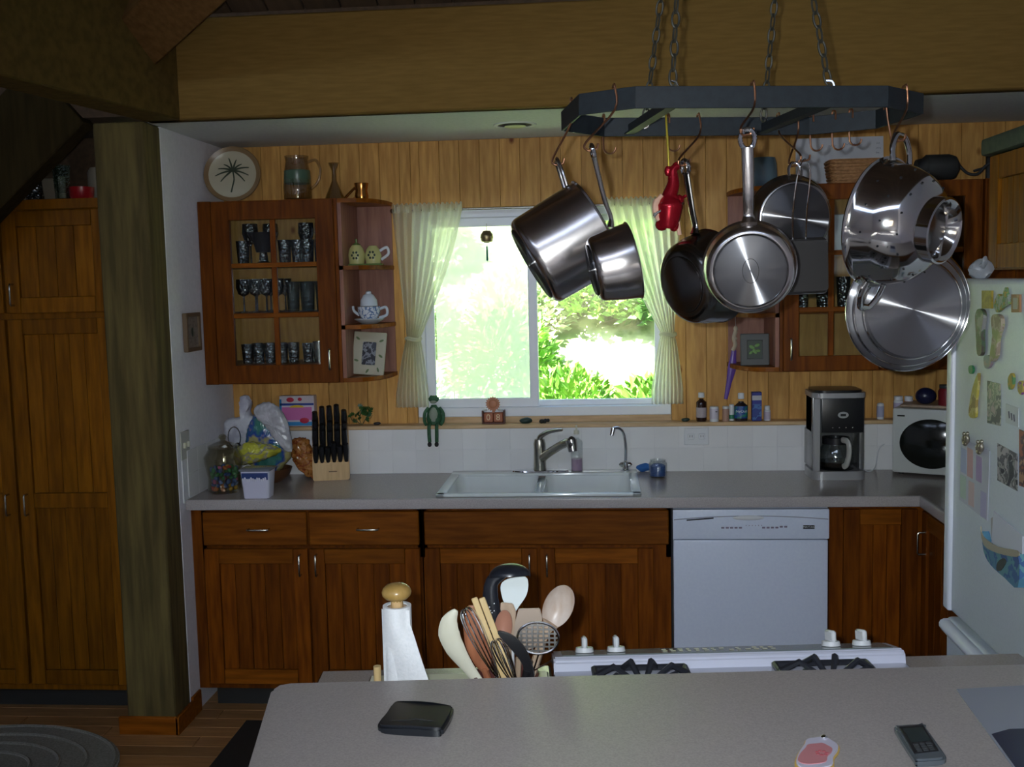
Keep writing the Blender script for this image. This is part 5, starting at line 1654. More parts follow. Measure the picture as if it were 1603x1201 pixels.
# plates and a white box seen inside
for i, (x, z, r_) in enumerate(((2.76, 1.393, .09), (2.76, 1.408, .088), (2.76, 1.423, .086), (2.76, 1.438, .084))):
    lathe_thing('plate', 'pale green plate in the stack inside the right glass cabinet', 'plate', (3.00, -0.17, z), [('dish', [(0, 0), (r_ * .6, 0), (r_, .010), (r_ * .98, .013), (r_ * .6, .004), (0, .004)], mat('plate_green%d' % i, (0.20, 0.26, 0.22), 0.3))], 'stack of plates in the right cabinet')
single('white_carton', MB().box(2.62, 2.74, -0.22, -0.12, 1.872, 2.02, 0.002), M['print'], 'plain white carton inside the right glass cabinet behind the pans', 'box')
for i in range(4):
    tt = tumbler('tall glass on the middle shelf of the right glass cabinet', 'glasses in the right cabinet', .13, .030, M['dglass']) if i == 0 else dup(tt, (0, 0, 0))
    tt.location = (2.55 + .085 * i, -.22, 1.632)

# on top of the right cabinets
RT = UZ1 + 0.001
q = at(1322, 285, -0.22)
t = thing('wicker_basket', 'brown woven wicker basket on the right wall cabinet', 'basket', (2.752, -0.235, RT))
wk = noisy('wicker', (0.26, 0.12, 0.04), (0.42, 0.21, 0.08), 60, 0.7)
b = MB()
L = [[(x * f, y * f, z) for x, y in rr(-0.105, 0.105, -0.07, 0.07, 0.03, 4)] for f, z in ((0.86, 0.0), (1.0, 0.098), (0.95, 0.098), (0.82, 0.006))]
v_ = loft(b, L, True)
b.bm.faces.new(v_[0][::-1])
obj('body', b, wk, t)
for k in range(7):
    z = 0.008 + 0.0135 * k
    f = 0.87 + 0.13 * z / 0.098
    path = [(x * f * 1.012, y * f * 1.015, z + 0.002 * math.sin(i * 2.2 + k * PI)) for i, (x, y) in enumerate(rr(-0.105, 0.105, -0.07, 0.07, 0.03, 6))]
    obj('woven_band', MB().tube(path, 0.0052, 5, closed=True), wk, t)
t = thing('paper_stack', 'white poster of faint writing leaning on the wall behind the basket', 'paper', M=Matrix.Translation((2.745, -0.045, RT + 0.002)) @ Euler((-0.06, 0.0, 0)).to_matrix().to_4x4())
obj('sheet', MB().box(-0.19, 0.18, -0.003, 0.0, 0, 0.215), mat('poster', (0.62, 0.64, 0.70), 0.6), t)
ik = mat('faint_ink', (0.30, 0.32, 0.40), 0.7)
for k, (x, z, w_) in enumerate(((-0.05, .18, .03), (0.02, .185, .04), (0.07, .18, .02), (0.15, .185, .015), (0.15, .165, .018), (0.15, .145, .012), (0.14, .09, .014))):
    obj('writing', MB().tube([(x + w_ * i / 8, -0.0035, z + 0.004 * math.sin(i * 2.4 + k)) for i in range(9)], 0.0011, 4), ik, t)
t = thing('blue_glass_bowl', 'blue-grey glass vase at the left end of the right cabinet tops', 'vase', (2.395, -0.17, RT))
obj('glass', MB().lathe([(0, 0.003), (0.045, 0), (0.062, 0.04), (0.058, 0.10), (0.052, 0.125), (0.049, 0.125), (0.055, 0.09), (0.058, 0.04), (0, 0.01)], 24), mat('blue_grey_glass', (0.10, 0.15, 0.18), 0.15), t)
t = thing('black_lantern', 'black metal lantern lying on its side on the right cabinet', 'lantern', (3.085, -0.25, RT + 0.055))
b = MB().lathe([(0, -0.085), (0.035, -0.085), (0.040, -0.06), (0.054, -0.045), (0.054, 0.045), (0.045, 0.07), (0.02, 0.085), (0, 0.088)], 20, Matrix.Rotation(PI / 2, 4, 'Y'))
obj('body', b, M['blackm'], t)
obj('bail', MB().tube(cat([(0.085, 0, 0.01), (0.12, 0, -0.025), (0.16, 0, -0.03), (0.19, 0, 0.0), (0.21, 0, 0.01)], 5), 0.006, 8), M['blackm'], t)
t = thing('wire_rack', 'dark wire stand on the corner wall cabinet', 'rack', (3.30, -0.22, RT))
obj('upright', MB().box(-0.01, 0.012, -0.01, 0.01, 0, 0.13, 0.002), M['blackm'], t)
obj('crossbar', MB().tube(cat([(-0.06, 0, 0.04), (0.0, 0, 0.055), (0.07, 0, 0.06), (0.10, 0, 0.02)], 5), 0.005, 8), M['blackm'], t)
obj('top_bar', MB().cyl((0.0, 0, 0.12), (0.09, 0, 0.118), 0.005, n=8), M['blackm'], t)

# purple ribbon with a cream figure hanging under the front pan
q = at(1150, 530, -0.34)
t = thing('ribbon_ornament', 'purple ribbon with a small cream figure hanging beside the curtain', 'ornament', (2.235, -0.09, 1.50))
q = at(1148, 515, -0.09) - Vector((2.235, -0.09, 1.50))
fig = MB().ball((q.x + .01, 0, q.z), (0.010, 0.008, 0.014), 10).tube(cat([(q.x + .010, 0, q.z - 0.01), (q.x + 0.002, 0, q.z - 0.04), (q.x + 0.008, 0, q.z - 0.07), (q.x - 0.004, 0, q.z - 0.095)], 5), 0.009, 8).tube([(q.x, 0, q.z - 0.02), (q.x + 0.014, -0.006, q.z - 0.045)], 0.004, 6)
obj('figure', fig, mat('figure_cream', (0.50, 0.42, 0.30), 0.5), t)
r0, r1, r2, r3 = [at(a, c, -0.09) - Vector((2.235, -0.09, 1.50)) for a, c in ((1149, 548), (1146, 575), (1141, 600), (1136, 625))]
obj('ribbon', MB().tube(cat([r0, r1, r2, r3], 5), [0.010, 0.011, 0.012, 0.014, 0.017, 0.018, 0.018, 0.016, 0.015, 0.013, 0.011, 0.011, 0.010, 0.009, 0.008, 0.008], 8, flat=0.3, up=(0, 1, 0)), mat('ribbon_purple', (0.13, 0.06, 0.33), 0.35), t)
obj('hanger', MB().cyl((q.x + .01, 0, q.z + .01), (q.x + .01, 0.02, q.z + 0.10), 0.001, n=5), M['white'], t)

# ================================================================ POT RACK
RO = Vector((1.784, -2.417, 2.140))
RA = math.atan2(0.111, 0.560)
Mrk = Matrix.Translation(RO) @ Matrix.Rotation(RA, 4, 'Z')
oc = [(0, 0), (0.570, 0), (0.705, 0.10), (0.705, 0.335), (0.570, 0.44), (0.02, 0.44), (-0.105, 0.335), (-0.105, 0.09)]
t = thing('pot_rack', 'dark blue-grey octagonal pot rack hung on chains over the island', 'pot rack', M=Mrk)
RH = 0.047
for i in range(8):
    a, c = Vector(oc[i]), Vector(oc[(i + 1) % 8])
    d = (c - a)
    L_ = d.length
    an = math.atan2(d.y, d.x)
    Mx = Matrix.Translation((a.x, a.y, 0)) @ Matrix.Rotation(an, 4, 'Z')
    obj('side_bar', MB().box(-0.001, L_ + 0.001, -0.003, 0.003, 0, RH, 0.001, M=Mx), M['rack'], t)
for x in (0.085, 0.440):
    cb = obj('cross_bar', MB().box(x - 0.012, x + 0.012, 0.0, 0.44, 0.004, 0.009), M['rack'], t)
    obj('brace', MB().box(x - 0.002, x + 0.002, 0.003, 0.437, 0.009, 0.030), M['rack'], cb)
def rk(u, v, z=0.0):
    return Mrk @ Vector((u, v, z))

# chains, each link its own ring
def link_mesh():
    pts = []
    for k in range(16):
        a = 2 * PI * k / 16
        pts.append((0.0085 * math.cos(a), 0, 0.019 * math.sin(a) * (1.0)))
    return obj('link', MB().tube(pts, 0.0026, 6, closed=True, up=(0, 1, 0)), M['chain'])
lk = link_mesh()
lkme = lk.data
bpy.data.objects.remove(lk)
hk_l, hk_r, hk_r2 = Vector((1.93, -2.22, 3.17)), Vector((2.06, -2.20, 3.17)), Vector((2.20, -2.12, 3.17))
ch_ = [('left front', rk(0.085, 0.01, RH), hk_l), ('left rear', rk(0.125, 0.43, 0.03), hk_l + Vector((0.03, 0.02, 0))),
       ('right front', rk(0.440, 0.01, RH), hk_r), ('right rear', rk(0.440, 0.43, 0.03), hk_r2)]
for nm, a, c in ch_:
    d = (c - a).normalized()
    Mx = frame(a, d, (1, 0, 0))
    t = thing('chain', 'dark iron chain rising from the %s of the pot rack' % nm, 'chain', M=Mx, group='chains of the pot rack')
    L_ = (c - a).length
    n_ = int(L_ / 0.0325)
    obj('hook', MB().tube(cat([(0, 0, -0.012), (0.010, 0, -0.004), (0.008, 0, 0.010), (-0.004, 0, 0.014)], 5), 0.0028, 6), M['chrome'], t)
    for k in range(n_):
        piece('link', lkme, t, (0, 0, 0.022 + 0.0325 * k), (0, 0, 0.35 + (PI / 2 if k % 2 else 0)))
struct('trim_9', MB().box(1.85, 2.30, -2.30, -2.05, 3.17, 3.40, 0.01), M['beam_dark'], 'ceiling block carrying the pot rack chains')

# S-hooks, copper coloured
def shook(label, top, drop, curl=0.016, ax=(1, 0, 0), m=None):
    """a hook over the bar at 'top' hanging 'drop' below; it curls along ax"""
    t = thing('pot_hook', label, 'hook', top, group='copper hooks on the pot rack')
    A = Vector(ax).normalized()
    U = Vector((0, 0, 1))
    N_ = A.cross(U)
    o = -N_
    pts = [o * -0.010 + U * -0.015, o * -0.010 + U * 0.004, o * 0.0 + U * 0.0085, o * 0.010 + U * 0.004, o * 0.010 - U * (drop * 0.5),
           o * 0.007 - U * (drop - curl)]
    for k in range(1, 8):
        a = PI * k / 7
        pts.append(o * (0.007 - 0.0) + A * (curl - curl * math.cos(a)) + U * (-(drop - curl) - curl * math.sin(a)))
    obj('wire', MB().tube(cat(pts, 3), 0.0026, 7), m or M['copper'], t)
    return t
axr = (math.cos(RA), math.sin(RA), 0)
hooks = [(0.02, 0.44, .090, 'rear bar behind the small saucepan', 1), (0.19, 0.44, .085, 'rear bar, right of the red doll', 1),
         (0.575, 0.435, .088, 'rear bar, just right of the wire basket', 1), (0.62, 0.40, .090, 'rear bar near its right bend', 1), (0.655, 0.375, .082, 'far right bend of the rear bar', 1)]
for u, v, dr_, lb_, s_ in hooks:
    shook('copper-coloured hook on the ' + lb_, rk(u, v, RH), dr_, ax=(s_ * axr[0], s_ * axr[1], 0))
def hook_to(label, top, eye, curl=0.013, r=0.0026):
    """hook laid over the bar at top whose lower curl passes through eye"""
    top, eye = Vector(top), Vector(eye)
    t = thing('pot_hook', 'copper-coloured hook ' + label, 'hook', top, group='copper hooks on the pot rack')
    e = eye - top
    n_ = Vector((-axr[1], axr[0], 0))
    sg = 1 if e.dot(n_) < 0 else -1
    o = -n_ * sg
    pts = [-o * 0.010 - Vector((0, 0, 0.020)), -o * 0.010 + Vector((0, 0, 0.004)), Vector((0, 0, 0.0085)), o * 0.010 + Vector((0, 0, 0.004)), o * 0.010 - Vector((0, 0, 0.045))]
    A = Vector((axr[0], axr[1], 0))
    low = e + Vector((0, 0, -0.004))
    pts += [low - A * curl + Vector((0, 0, curl * 1.3)), low - A * curl * 0.8, low, low + A * curl * 0.8 + Vector((0, 0, 0.003)), low + A * curl * 1.05 + Vector((0, 0, curl * 1.1))]
    obj('wire', MB().tube(cat(pts, 4), r, 7), M['copper'], t)
    return t

# ---- pans
EYE = {}
def pan_body(t, r, h, rb=None, cr=0.018, lip=0.004, m=None, m_base=None, wall=0.0025, disc=True, n=72, bead=True):
    rb = rb or r
    prof = [(0, 0.0)]
    nn = 6
    for k in range(nn + 1):
        a = PI / 2 * k / nn
        prof.append((rb - cr + cr * math.sin(a), cr - cr * math.cos(a)))
    prof += [(rb + (r - rb) * 0.5, h * 0.5), (r, h - lip), (r + lip, h), (r + lip - 0.001, h + 0.0015), (r - wall, h - lip * 0.5), (r - wall + (rb - r) * .5, h * .5), (rb - wall - 0.004, cr), (rb - cr, wall), (0, wall)]
    b = obj('body', MB().lathe(prof, n), m or M['steel'], t)
    if disc:
        obj('base_disc', MB().lathe([(0, -0.0045), (rb - cr - 0.004, -0.0045), (rb - cr, -0.003), (rb - cr + 0.001, 0.001), (0, 0.001)], n), m_base or M['brush'], t)
    return b

def long_handle(t, r, h, L, m=None, w=0.011, curve=0.03, th=0.55, eye=True, z0=None, er=0.016):
    EYE[t.name] = MW[t.name] @ Vector((r + L + er * 1.5, 0, (h - 0.016 if z0 is None else z0) + curve))
    z0 = h - 0.016 if z0 is None else z0
    pts = cat([(r - 0.002, 0, z0 - 0.004), (r + 0.018, 0, z0 + 0.002), (r + L * 0.35, 0, z0 + curve * 0.55), (r + L * 0.72, 0, z0 + curve * 0.9), (r + L, 0, z0 + curve)], 7)
    n_ = len(pts)
    rad = [w * (1.25 - 0.55 * min(1, i / (n_ * 0.22)) + 0.18 * (i / n_)) for i in range(n_)]
    hd = obj('handle', MB().tube(pts, rad, 12, flat=th, up=(0, 0, 1)), m or M['steel'], t)
    if eye:
        c = Vector((r + L + er * 0.9, 0, z0 + curve))
        obj('eye', MB().tube([c + Vector((er * 1.12 * math.cos(a), er * .82 * math.sin(a), 0)) for a in [2 * PI * k / 24 for k in range(24)]], 0.0052, 8, closed=True, up=(0, 0, 1)), M['chrome'], hd)
    for s_ in (-0.009, 0.009):
        obj('rivet', MB().ball((r + 0.001, s_, z0 - 0.003), 0.0032, 8), M['chrome'], hd)
    return hd

def loop_handle(t, r, h, side=1, m=None, w=0.030, out=0.045, rad=0.0065, z0=None):
    z0 = h - 0.018 if z0 is None else z0
    if side == 1:
        EYE[t.name] = MW[t.name] @ Vector((r + out * 0.93, 0, z0 + 0.016))
    pts = cat([(side * (r - 0.002), -w, z0), (side * (r + out * .5), -w * 1.02, z0 + 0.008), (side * (r + out), -w * .55, z0 + 0.014), (side * (r + out * 1.05), 0, z0 + 0.016), (side * (r + out), w * .55, z0 + 0.014), (side * (r + out * .5), w * 1.02, z0 + 0.008), (side * (r - 0.002), w, z0)], 5)
    return obj('loop_handle', MB().tube(pts, rad, 10, flat=0.75), m or M['steel'], t)

# camera-aligned basis only used to read directions off the photograph: x right, z up, y away
def hang(px, py, y, zdir, xdir):
    return frame(at(px, py, y), zdir, xdir)

# 1 large pot, hanging from its loop handle, side on
t = thing('stock_pot', 'large deep stainless steel pot hanging side-on at the left of the rack', 'pot', M=hang(833, 413, -2.20, (0.86, 0.14, 0.49), (-0.52, 0.0, 0.86)), group='stainless steel pans on the rack')
pan_body(t, 0.118, 0.182, 0.114, 0.020, 0.004)
loop_handle(t, 0.118, 0.182, 1, w=0.026, out=0.062)
loop_handle(t, 0.118, 0.182, -1, w=0.026, out=0.040)
hook_to('on the left corner bar, carrying the large pot', rk(-0.105, 0.20, RH), EYE[t.name])
# 2 small saucepan
t = thing('small_saucepan', 'small stainless steel saucepan hanging by its long handle in front of the large pot', 'saucepan', M=hang(928, 423, -2.45, (0.965, 0.12, 0.21), (-0.16, 0.0, 0.98)), group='stainless steel pans on the rack')
pan_body(t, 0.083, 0.090, 0.072, 0.016, 0.003)
long_handle(t, 0.083, 0.090, 0.152, w=0.0120, curve=-0.004, er=0.013, z0=0.062)
hook_to('on the left corner bar, above the small saucepan', rk(-0.040, 0.033, RH), EYE[t.name])
# 3 dark saucepan behind
t = thing('dark_saucepan', 'dark stainless saucepan hanging half behind the front pan, base turned to the window', 'saucepan', M=hang(1068, 446, -2.08, (0.80, 0.58, 0.20), (-0.14, -0.1, 0.985)), group='stainless steel pans on the rack')
pan_body(t, 0.118, 0.100, 0.106, 0.034, 0.004, m=M['steel_dark'], m_base=M['steel_dark'])
long_handle(t, 0.118, 0.100, 0.150, m=M['steel_dark'], w=0.0125, curve=0.0, z0=0.07)
hook_to('on the rear bar behind the pan handle', rk(0.27, 0.44, RH), EYE[t.name])
# 4 front pan with base to the camera
t = thing('frying_pan', 'steel pan facing the room with a bright streak across its brushed round base', 'frying pan', M=hang(1175, 424, -2.47, (0.10, 0.985, 0.14), (-0.02, 0.05, 1.0)), group='stainless steel pans on the rack')
pan_body(t, 0.099, 0.062, 0.094, 0.018, 0.003)
long_handle(t, 0.099, 0.062, 0.158, w=0.0150, curve=-0.02, er=0.018, z0=0.040)
hook_to('on the front bar, carrying the pan that faces the room', rk(0.262, 0.0, RH), EYE[t.name] + Vector((0, 0, 0.002)))
obj('base_groove', MB().tube([(0.0770 * math.cos(a), 0.0770 * math.sin(a), -0.0016) for a in [2 * PI * k / 60 for k in range(60)]], 0.0026, 6, closed=True), M['steel_dark'], t)
obj('stamp_ring', MB().tube([(0.026 * math.cos(a), 0.017 * math.sin(a), -0.0046) for a in [2 * PI * k / 40 for k in range(40)]], 0.0005, 4, closed=True), M['steel_dark'], t)
# 5 rear pan with wire basket in front
t = thing('skillet', 'rear steel skillet with a horizontal streak behind the square wire-handled scoop', 'frying pan', M=hang(1245, 342, -1.98, (-0.16, 0.97, 0.10), (0.05, 0.0, 1.0)), group='stainless steel pans on the rack')
pan_body(t, 0.108, 0.045, 0.098, 0.010, 0.003, m=M['steel_soft'])
loop_handle(t, 0.108, 0.045, 1, w=0.016, out=0.03, rad=0.004)
hook_to('on the rear bar, carrying the rear skillet', rk(0.535, 0.44, RH), EYE[t.name])
Mg = hang(1262, 414, -2.10, (-0.25, 0.96, 0.0), (-0.02, 0.0, 1.0))
t = thing('square_scoop', 'square dull metal grilling basket on a long double wire handle', 'basket', M=Mg)
b = MB()
L = [[(z, x, yy) for x, z in pts_] for yy, pts_ in ((0.0, rr(-0.072, 0.058, -0.066, 0.058, 0.008, 3)), (0.028, rr(-0.080, 0.066, -0.072, 0.064, 0.008, 3)))]
v_ = loft(b, L)
b.bm.faces.new(v_[0][::-1])
obj('tray', b, mat('dull_tin', (0.055, 0.052, 0.050), 0.5, 0.3), t)
obj('tray_rim', MB().tube([(p[0], p[1], p[2]) for p in L[1]], 0.0022, 6, closed=True), M['steel_soft'], t)
obj('wire_handle', MB().tube(cat([(0.062, -0.022, 0.026), (0.13, -0.026, 0.015), (0.22, -0.018, 0.0), (0.255, 0.0, 0.0), (0.22, 0.014, 0.0), (0.13, 0.010, 0.015), (0.062, 0.012, 0.026)], 6), 0.0018, 6), M['chrome'], t)
hook_to('on the rear bar, carrying the wire-handled basket', rk(0.485, 0.44, RH), Mg @ Vector((0.255, 0, 0)))
# 6 two-handled bowl
t = thing('colander_bowl', 'big two-handled steel colander bowl turned sideways, foot ring towards the right', 'colander', M=hang(1480, 362, -2.46, (-0.68, 0.70, 0.17), (0.12, 0.0, 0.99)), group='stainless steel pans on the rack')
prof = [(0, 0.030), (0.050, 0.030), (0.058, 0.006), (0.066, 0.0), (0.070, 0.002), (0.070, 0.030), (0.090, 0.040), (0.114, 0.066), (0.128, 0.100), (0.134, 0.140), (0.140, 0.150), (0.144, 0.152), (0.143, 0.155), (0.132, 0.150), (0.125, 0.100), (0.110, 0.068), (0.085, 0.043), (0, 0.036)]
obj('bowl', MB().lathe(prof, 80), M['mirror'], t)
obj('foot_plate', MB().lathe([(0, 0.0285), (0.049, 0.0285), (0.051, 0.0295)], 40), M['steel_dark'], t)
b = MB()
for ring_i, (rr_, zz_) in enumerate(((0.101, 0.050), (0.1215, 0.082), (0.1305, 0.118))):
    for k in range(14):
        a = 2 * PI * (k + 0.5 * (ring_i % 2)) / 14
        b.ball((rr_ * math.cos(a), rr_ * math.sin(a), zz_), 0.0026, 6)
hl = obj('drain_holes', b, M['black'], t)
hl['kind'] = 'stuff'
loop_handle(t, 0.134, 0.150, 1, w=0.034, out=0.052, rad=0.0078, z0=0.134, m=M['mirror'])
loop_handle(t, 0.134, 0.150, -1, w=0.034, out=0.052, rad=0.0078, z0=0.134, m=M['mirror'])
hook_to('on the right corner bar, carrying the big two-handled bowl', rk(0.635, 0.047, RH), EYE[t.name])
# 7 big lid / shallow pan behind
t = thing('pan_lid', 'very large brushed steel lid hanging lowest at the right with a slanting streak', 'lid', M=hang(1431, 485, -2.18, (-0.16, 0.98, 0.10), (0.0, 0.0, 1.0)), group='stainless steel pans on the rack')
r7 = 0.146
obj('plate', MB().lathe([(0, -0.001), (0.108, 0.0), (0.113, 0.004), (0.117, 0.012), (0.131, 0.016), (0.135, 0.024), (r7 - 0.002, 0.027), (r7, 0.030), (r7 - 0.002, 0.033), (0.132, 0.029), (0.116, 0.017), (0, 0.003)], 80), M['brush_l'], t)
for rq, zq in ((r7, 0.030), (0.132, 0.019), (0.1145, 0.006)):
    obj('rim_bead', MB().tube([(rq * math.cos(a), rq * math.sin(a), zq) for a in [2 * PI * k / 80 for k in range(80)]], 0.0024, 6, closed=True), M['mirror'], t)
loop_handle(t, 0.145, 0.030, 1, w=0.022, out=0.03, rad=0.004)
t.scale = (1.048, 1.048, 1.048)
hook_to('long one at the right bend of the rear bar, carrying the large lid', rk(0.665, 0.20, RH), EYE[t.name])

# 8 red glitter doll on a yellow cord
q = at(1047, 310, -2.00)
t = thing('glitter_doll', 'red glitter mermaid-like doll hanging head down on a gold cord', 'ornament', q)
def dl(px, py, dy=0.0):
    return at(px, py, q.y) - q + Vector((0, dy, 0))
b = MB()
body = cat([dl(1066, 258), dl(1054, 266), dl(1054, 288), dl(1048, 308), dl(1048, 322), dl(1046, 345), dl(1044, 358)], 5)
n_ = len(body)
radp = [0.007, 0.011, 0.016, 0.020, 0.035, 0.029, 0.022]
rad = []
for i in range(n_):
    f = i / (n_ - 1) * (len(radp) - 1)
    k = min(int(f), len(radp) - 2)
    rad.append(radp[k] + (radp[k + 1] - radp[k]) * (f - k))
b.tube(body, rad, 14, up=(1, 0, 0), flat=1.0)
b.tube(cat([dl(1056, 264), dl(1048, 266), dl(1042, 270)], 4), [0.008] * 4 + [0.006] * 4 + [0.004], 8)
b.tube(cat([dl(1052, 312), dl(1064, 312), dl(1074, 306)], 4), [0.018] * 3 + [0.012] * 3 + [0.004] * 3, 8)
b.ball(dl(1036, 352), (0.017, 0.014, 0.016), 12)
b.ball(dl(1055, 352), (0.014, 0.014, 0.018), 12)
b.ball(dl(1062, 259), (0.016, 0.006, 0.010), 12)
b.ball(dl(1046, 268), (0.010, 0.006, 0.014), 12)
obj('glitter_body', b, M['glitter'], t, ang=60)
obj('arm', MB().tube(cat([dl(1036, 306, -.01), dl(1027, 318, -.01), dl(1027, 335, -.01), dl(1032, 345, -.01)], 5), [0.006] * 4 + [0.009] * 8 + [0.007] * 4, 8), M['skin'], t)
obj('arm', MB().tube(cat([dl(1058, 335), dl(1061, 350), dl(1064, 368)], 5), 0.0055, 8), M['skin'], t)
obj('hair_strand', MB().tube(cat([dl(1036, 318, -.02), dl(1034, 330, -.02), dl(1028, 334, -.02), dl(1023, 340, -.02), dl(1025, 334, -.02)], 4), 0.003, 6), M['black'], t)
top = rk(0.115, 0.44, 0.0) - q
obj('cord', MB().tube([dl(1047, 262), Vector((dl(1046, 262).x, dl(1046, 262).y, (top.z + dl(1046, 262).z) / 2)), Vector((dl(1044, 195).x, top.y, top.z + 0.052))], 0.0028, 6), mat('gold_cord', (0.55, 0.42, 0.04), 0.35, 0.4), t)

# ================================================================ ISLAND
IA = 0.0915
MI = Matrix.Translation((1.113, -2.976, 0)) @ Matrix.Rotation(IA, 4, 'Z')
BZ = 1.070
t = thing('island', 'kitchen island with a raised taupe bar top and a lower work counter behind it', 'island', M=MI)
lf_ = -0.11
pts = [(0.028, 0.0), (2.3, 0.0), (2.3, -0.90), (-0.062, -0.90), (-0.004, -0.035), (0.004, -0.012)]
pts = [(-0.002, -0.030), (0.006, -0.009), (0.028, 0.0), (2.3, 0.0), (2.3, -0.60), (0.056, -0.60)]
obj('bar_top', MB().prism(pts, BZ - 0.038, BZ, bev=0.006), M['bar'], t, smooth=False)
obj('bar_wall', MB().box(0.10, 2.28, -0.30, -0.02, 0.0, BZ - 0.039), M['cherry'], t)
for k in range(12):
    obj('panel_board', MB().box(0.10 + 0.18 * k + 0.001, 0.28 + 0.18 * k - 0.001, -0.308, -0.299, 0.02, BZ - 0.04, 0.002), M['cherry'], t)
# lower counter pieces left and right of the range
RX0, RX1 = 0.515, 1.285
obj('counter_top', MB().box(-0.005, RX0 - 0.004, -0.020, 0.470, CT - 0.038, CT, 0.006), M['counter'], t)
obj('counter_top', MB().box(RX1 + 0.004, 1.57, -0.020, 0.470, CT - 0.038, CT, 0.006), M['counter'], t)
obj('carcass', MB().box(0.03, RX0 - 0.006, -0.02, 0.44, 0.0, CT - 0.039), M['cherry'], t)
obj('carcass', MB().box(RX1 + 0.006, 1.55, -0.02, 0.44, 0.0, CT - 0.039), M['cherry'], t)

def il(px, py, z):
    """island-local position of a point at height z"""
    return MI.inverted() @ atz(px, py, z)
# white cutting board at the back edge
a = MI @ Vector((0, 0, 0))
o = single('cutting_board', MB().box(0.115, RX0 - 0.012, 0.20, 0.395, CT + 0.001, CT + 0.015, 0.004, M=MI), M['cream'], 'pale cutting board lying on the low counter under the utensils', 'cutting board')

# ---- range
Ml = MI @ Matrix.Translation((RX0, 0, 0))
t = thing('gas_range', 'white gas range with a raised control strip set into the island', 'range', M=Ml)
rw = RX1 - RX0
obj('body', MB().box(0.003, rw - 0.003, -0.015, 0.460, 0.03, 0.895, 0.004), M['white_app'], t)
ck = obj('cooktop', MB().box(0.0, rw, -0.018, 0.500, 0.896, 0.926, 0.008, seg=2), mat('cooktop_enamel', (0.60, 0.62, 0.72), 0.15), t)
cpz = 0.950
cs = obj('control_strip', MB().prism([(0.392, 0.920), (0.400, 0.945), (0.412, 0.952), (0.512, 0.930), (0.520, 0.900), (0.392, 0.900)], 0.0, rw, SIDE, bev=0.004), mat('strip_enamel', (0.62, 0.64, 0.76), 0.14), t, smooth=False)
obj('touch_panel', MB().box(0.02, rw - 0.02, 0.420, 0.500, 0.9505, 0.9525, M=Matrix.Translation((0, 0.42, 0.951)) @ Matrix.Rotation(-0.2165, 4, 'X') @ Matrix.Translation((0, -0.42, -0.951))), mat('panel_grey', (0.16, 0.19, 0.19), 0.15), cs)
TP = Matrix.Translation((0, 0.42, 0.9535)) @ Matrix.Rotation(-0.2165, 4, 'X')
for k in range(14):
    for j in range(2):
        if R.random() < 0.9:
            obj('symbol', MB().box(0.245 + 0.0185 * k, 0.245 + 0.0185 * k + R.choice([.007, .010]), 0.020 + 0.024 * j, 0.030 + 0.024 * j, 0.0, 0.0008, M=TP), M['cream'], cs)
for i, px in enumerate((915, 965, 1310, 1360)):
    x = il(px, 1020, 0.945).x - RX0
    Mn = TP @ Matrix.Translation((x, 0.045, 0))
    kb = obj('knob', MB().lathe([(0, 0.0), (0.021, 0.0), (0.019, 0.010), (0.0, 0.011)], 20, Mn), M['white'], t)
    obj('knob_fin', MB().box(-0.006, 0.006, -0.018, 0.018, 0.008, 0.034, 0.004, M=Mn @ Matrix.Rotation(0.25 if i > 1 else 0.0, 4, 'Z')), M['white'], kb)
vt = obj('vent_cap', MB().box(il(1150, 1058, .94).x - RX0, il(1182, 1058, .94).x - RX0, 0.25, 0.30, 0.926, 0.944, 0.004), mat('vent_brown', (0.10, 0.09, 0.07), 0.4), t)
def grate(px0, px1):
    x0, x1 = il(px0, 1055, .95).x - RX0, il(px1, 1055, .95).x - RX0
    cx = (x0 + x1) / 2
    hw_ = (x1 - x0) / 2
    b = MB()
    for yc in (0.105, 0.285):
        z0_ = 0.940
        # outer frame
        for (ax_, ay_) in ((-1, 0), (1, 0)):
            b.tube([(cx + ax_ * hw_, yc - 0.085, z0_), (cx + ax_ * hw_, yc + 0.085, z0_)], 0.007, 6)
        for s_ in (-1, 1):
            b.tube([(cx - hw_, yc + s_ * 0.085, z0_), (cx + hw_, yc + s_ * 0.085, z0_)], 0.007, 6)
        # raised fingers
        for k in range(8):
            a = PI / 4 * k + PI / 8
            ex, ey = math.cos(a), math.sin(a)
            f_ = min(hw_ / max(abs(ex), 1e-3), 0.085 / max(abs(ey), 1e-3))
            b.tube([(cx + ex * f_, yc + ey * f_, z0_), (cx + ex * f_ * .62, yc + ey * f_ * .62, z0_ + 0.026), (cx + ex * f_ * .25, yc + ey * f_ * .25, z0_ + 0.004)], [0.0075, 0.007, 0.006], 6)
    return obj('grate', b, M['iron'], t)
grate(933, 1080)
grate(1228, 1380)
for px in (1007, 1304):
    x = il(px, 1055, .94).x - RX0
    for y in (0.105, 0.285):
        obj('burner', MB().lathe([(0, 0.0), (0.045, 0.0), (0.042, 0.008), (0.028, 0.010), (0.026, 0.016), (0, 0.017)], 20, Matrix.Translation((x, y, 0.926))), M['iron'], t)

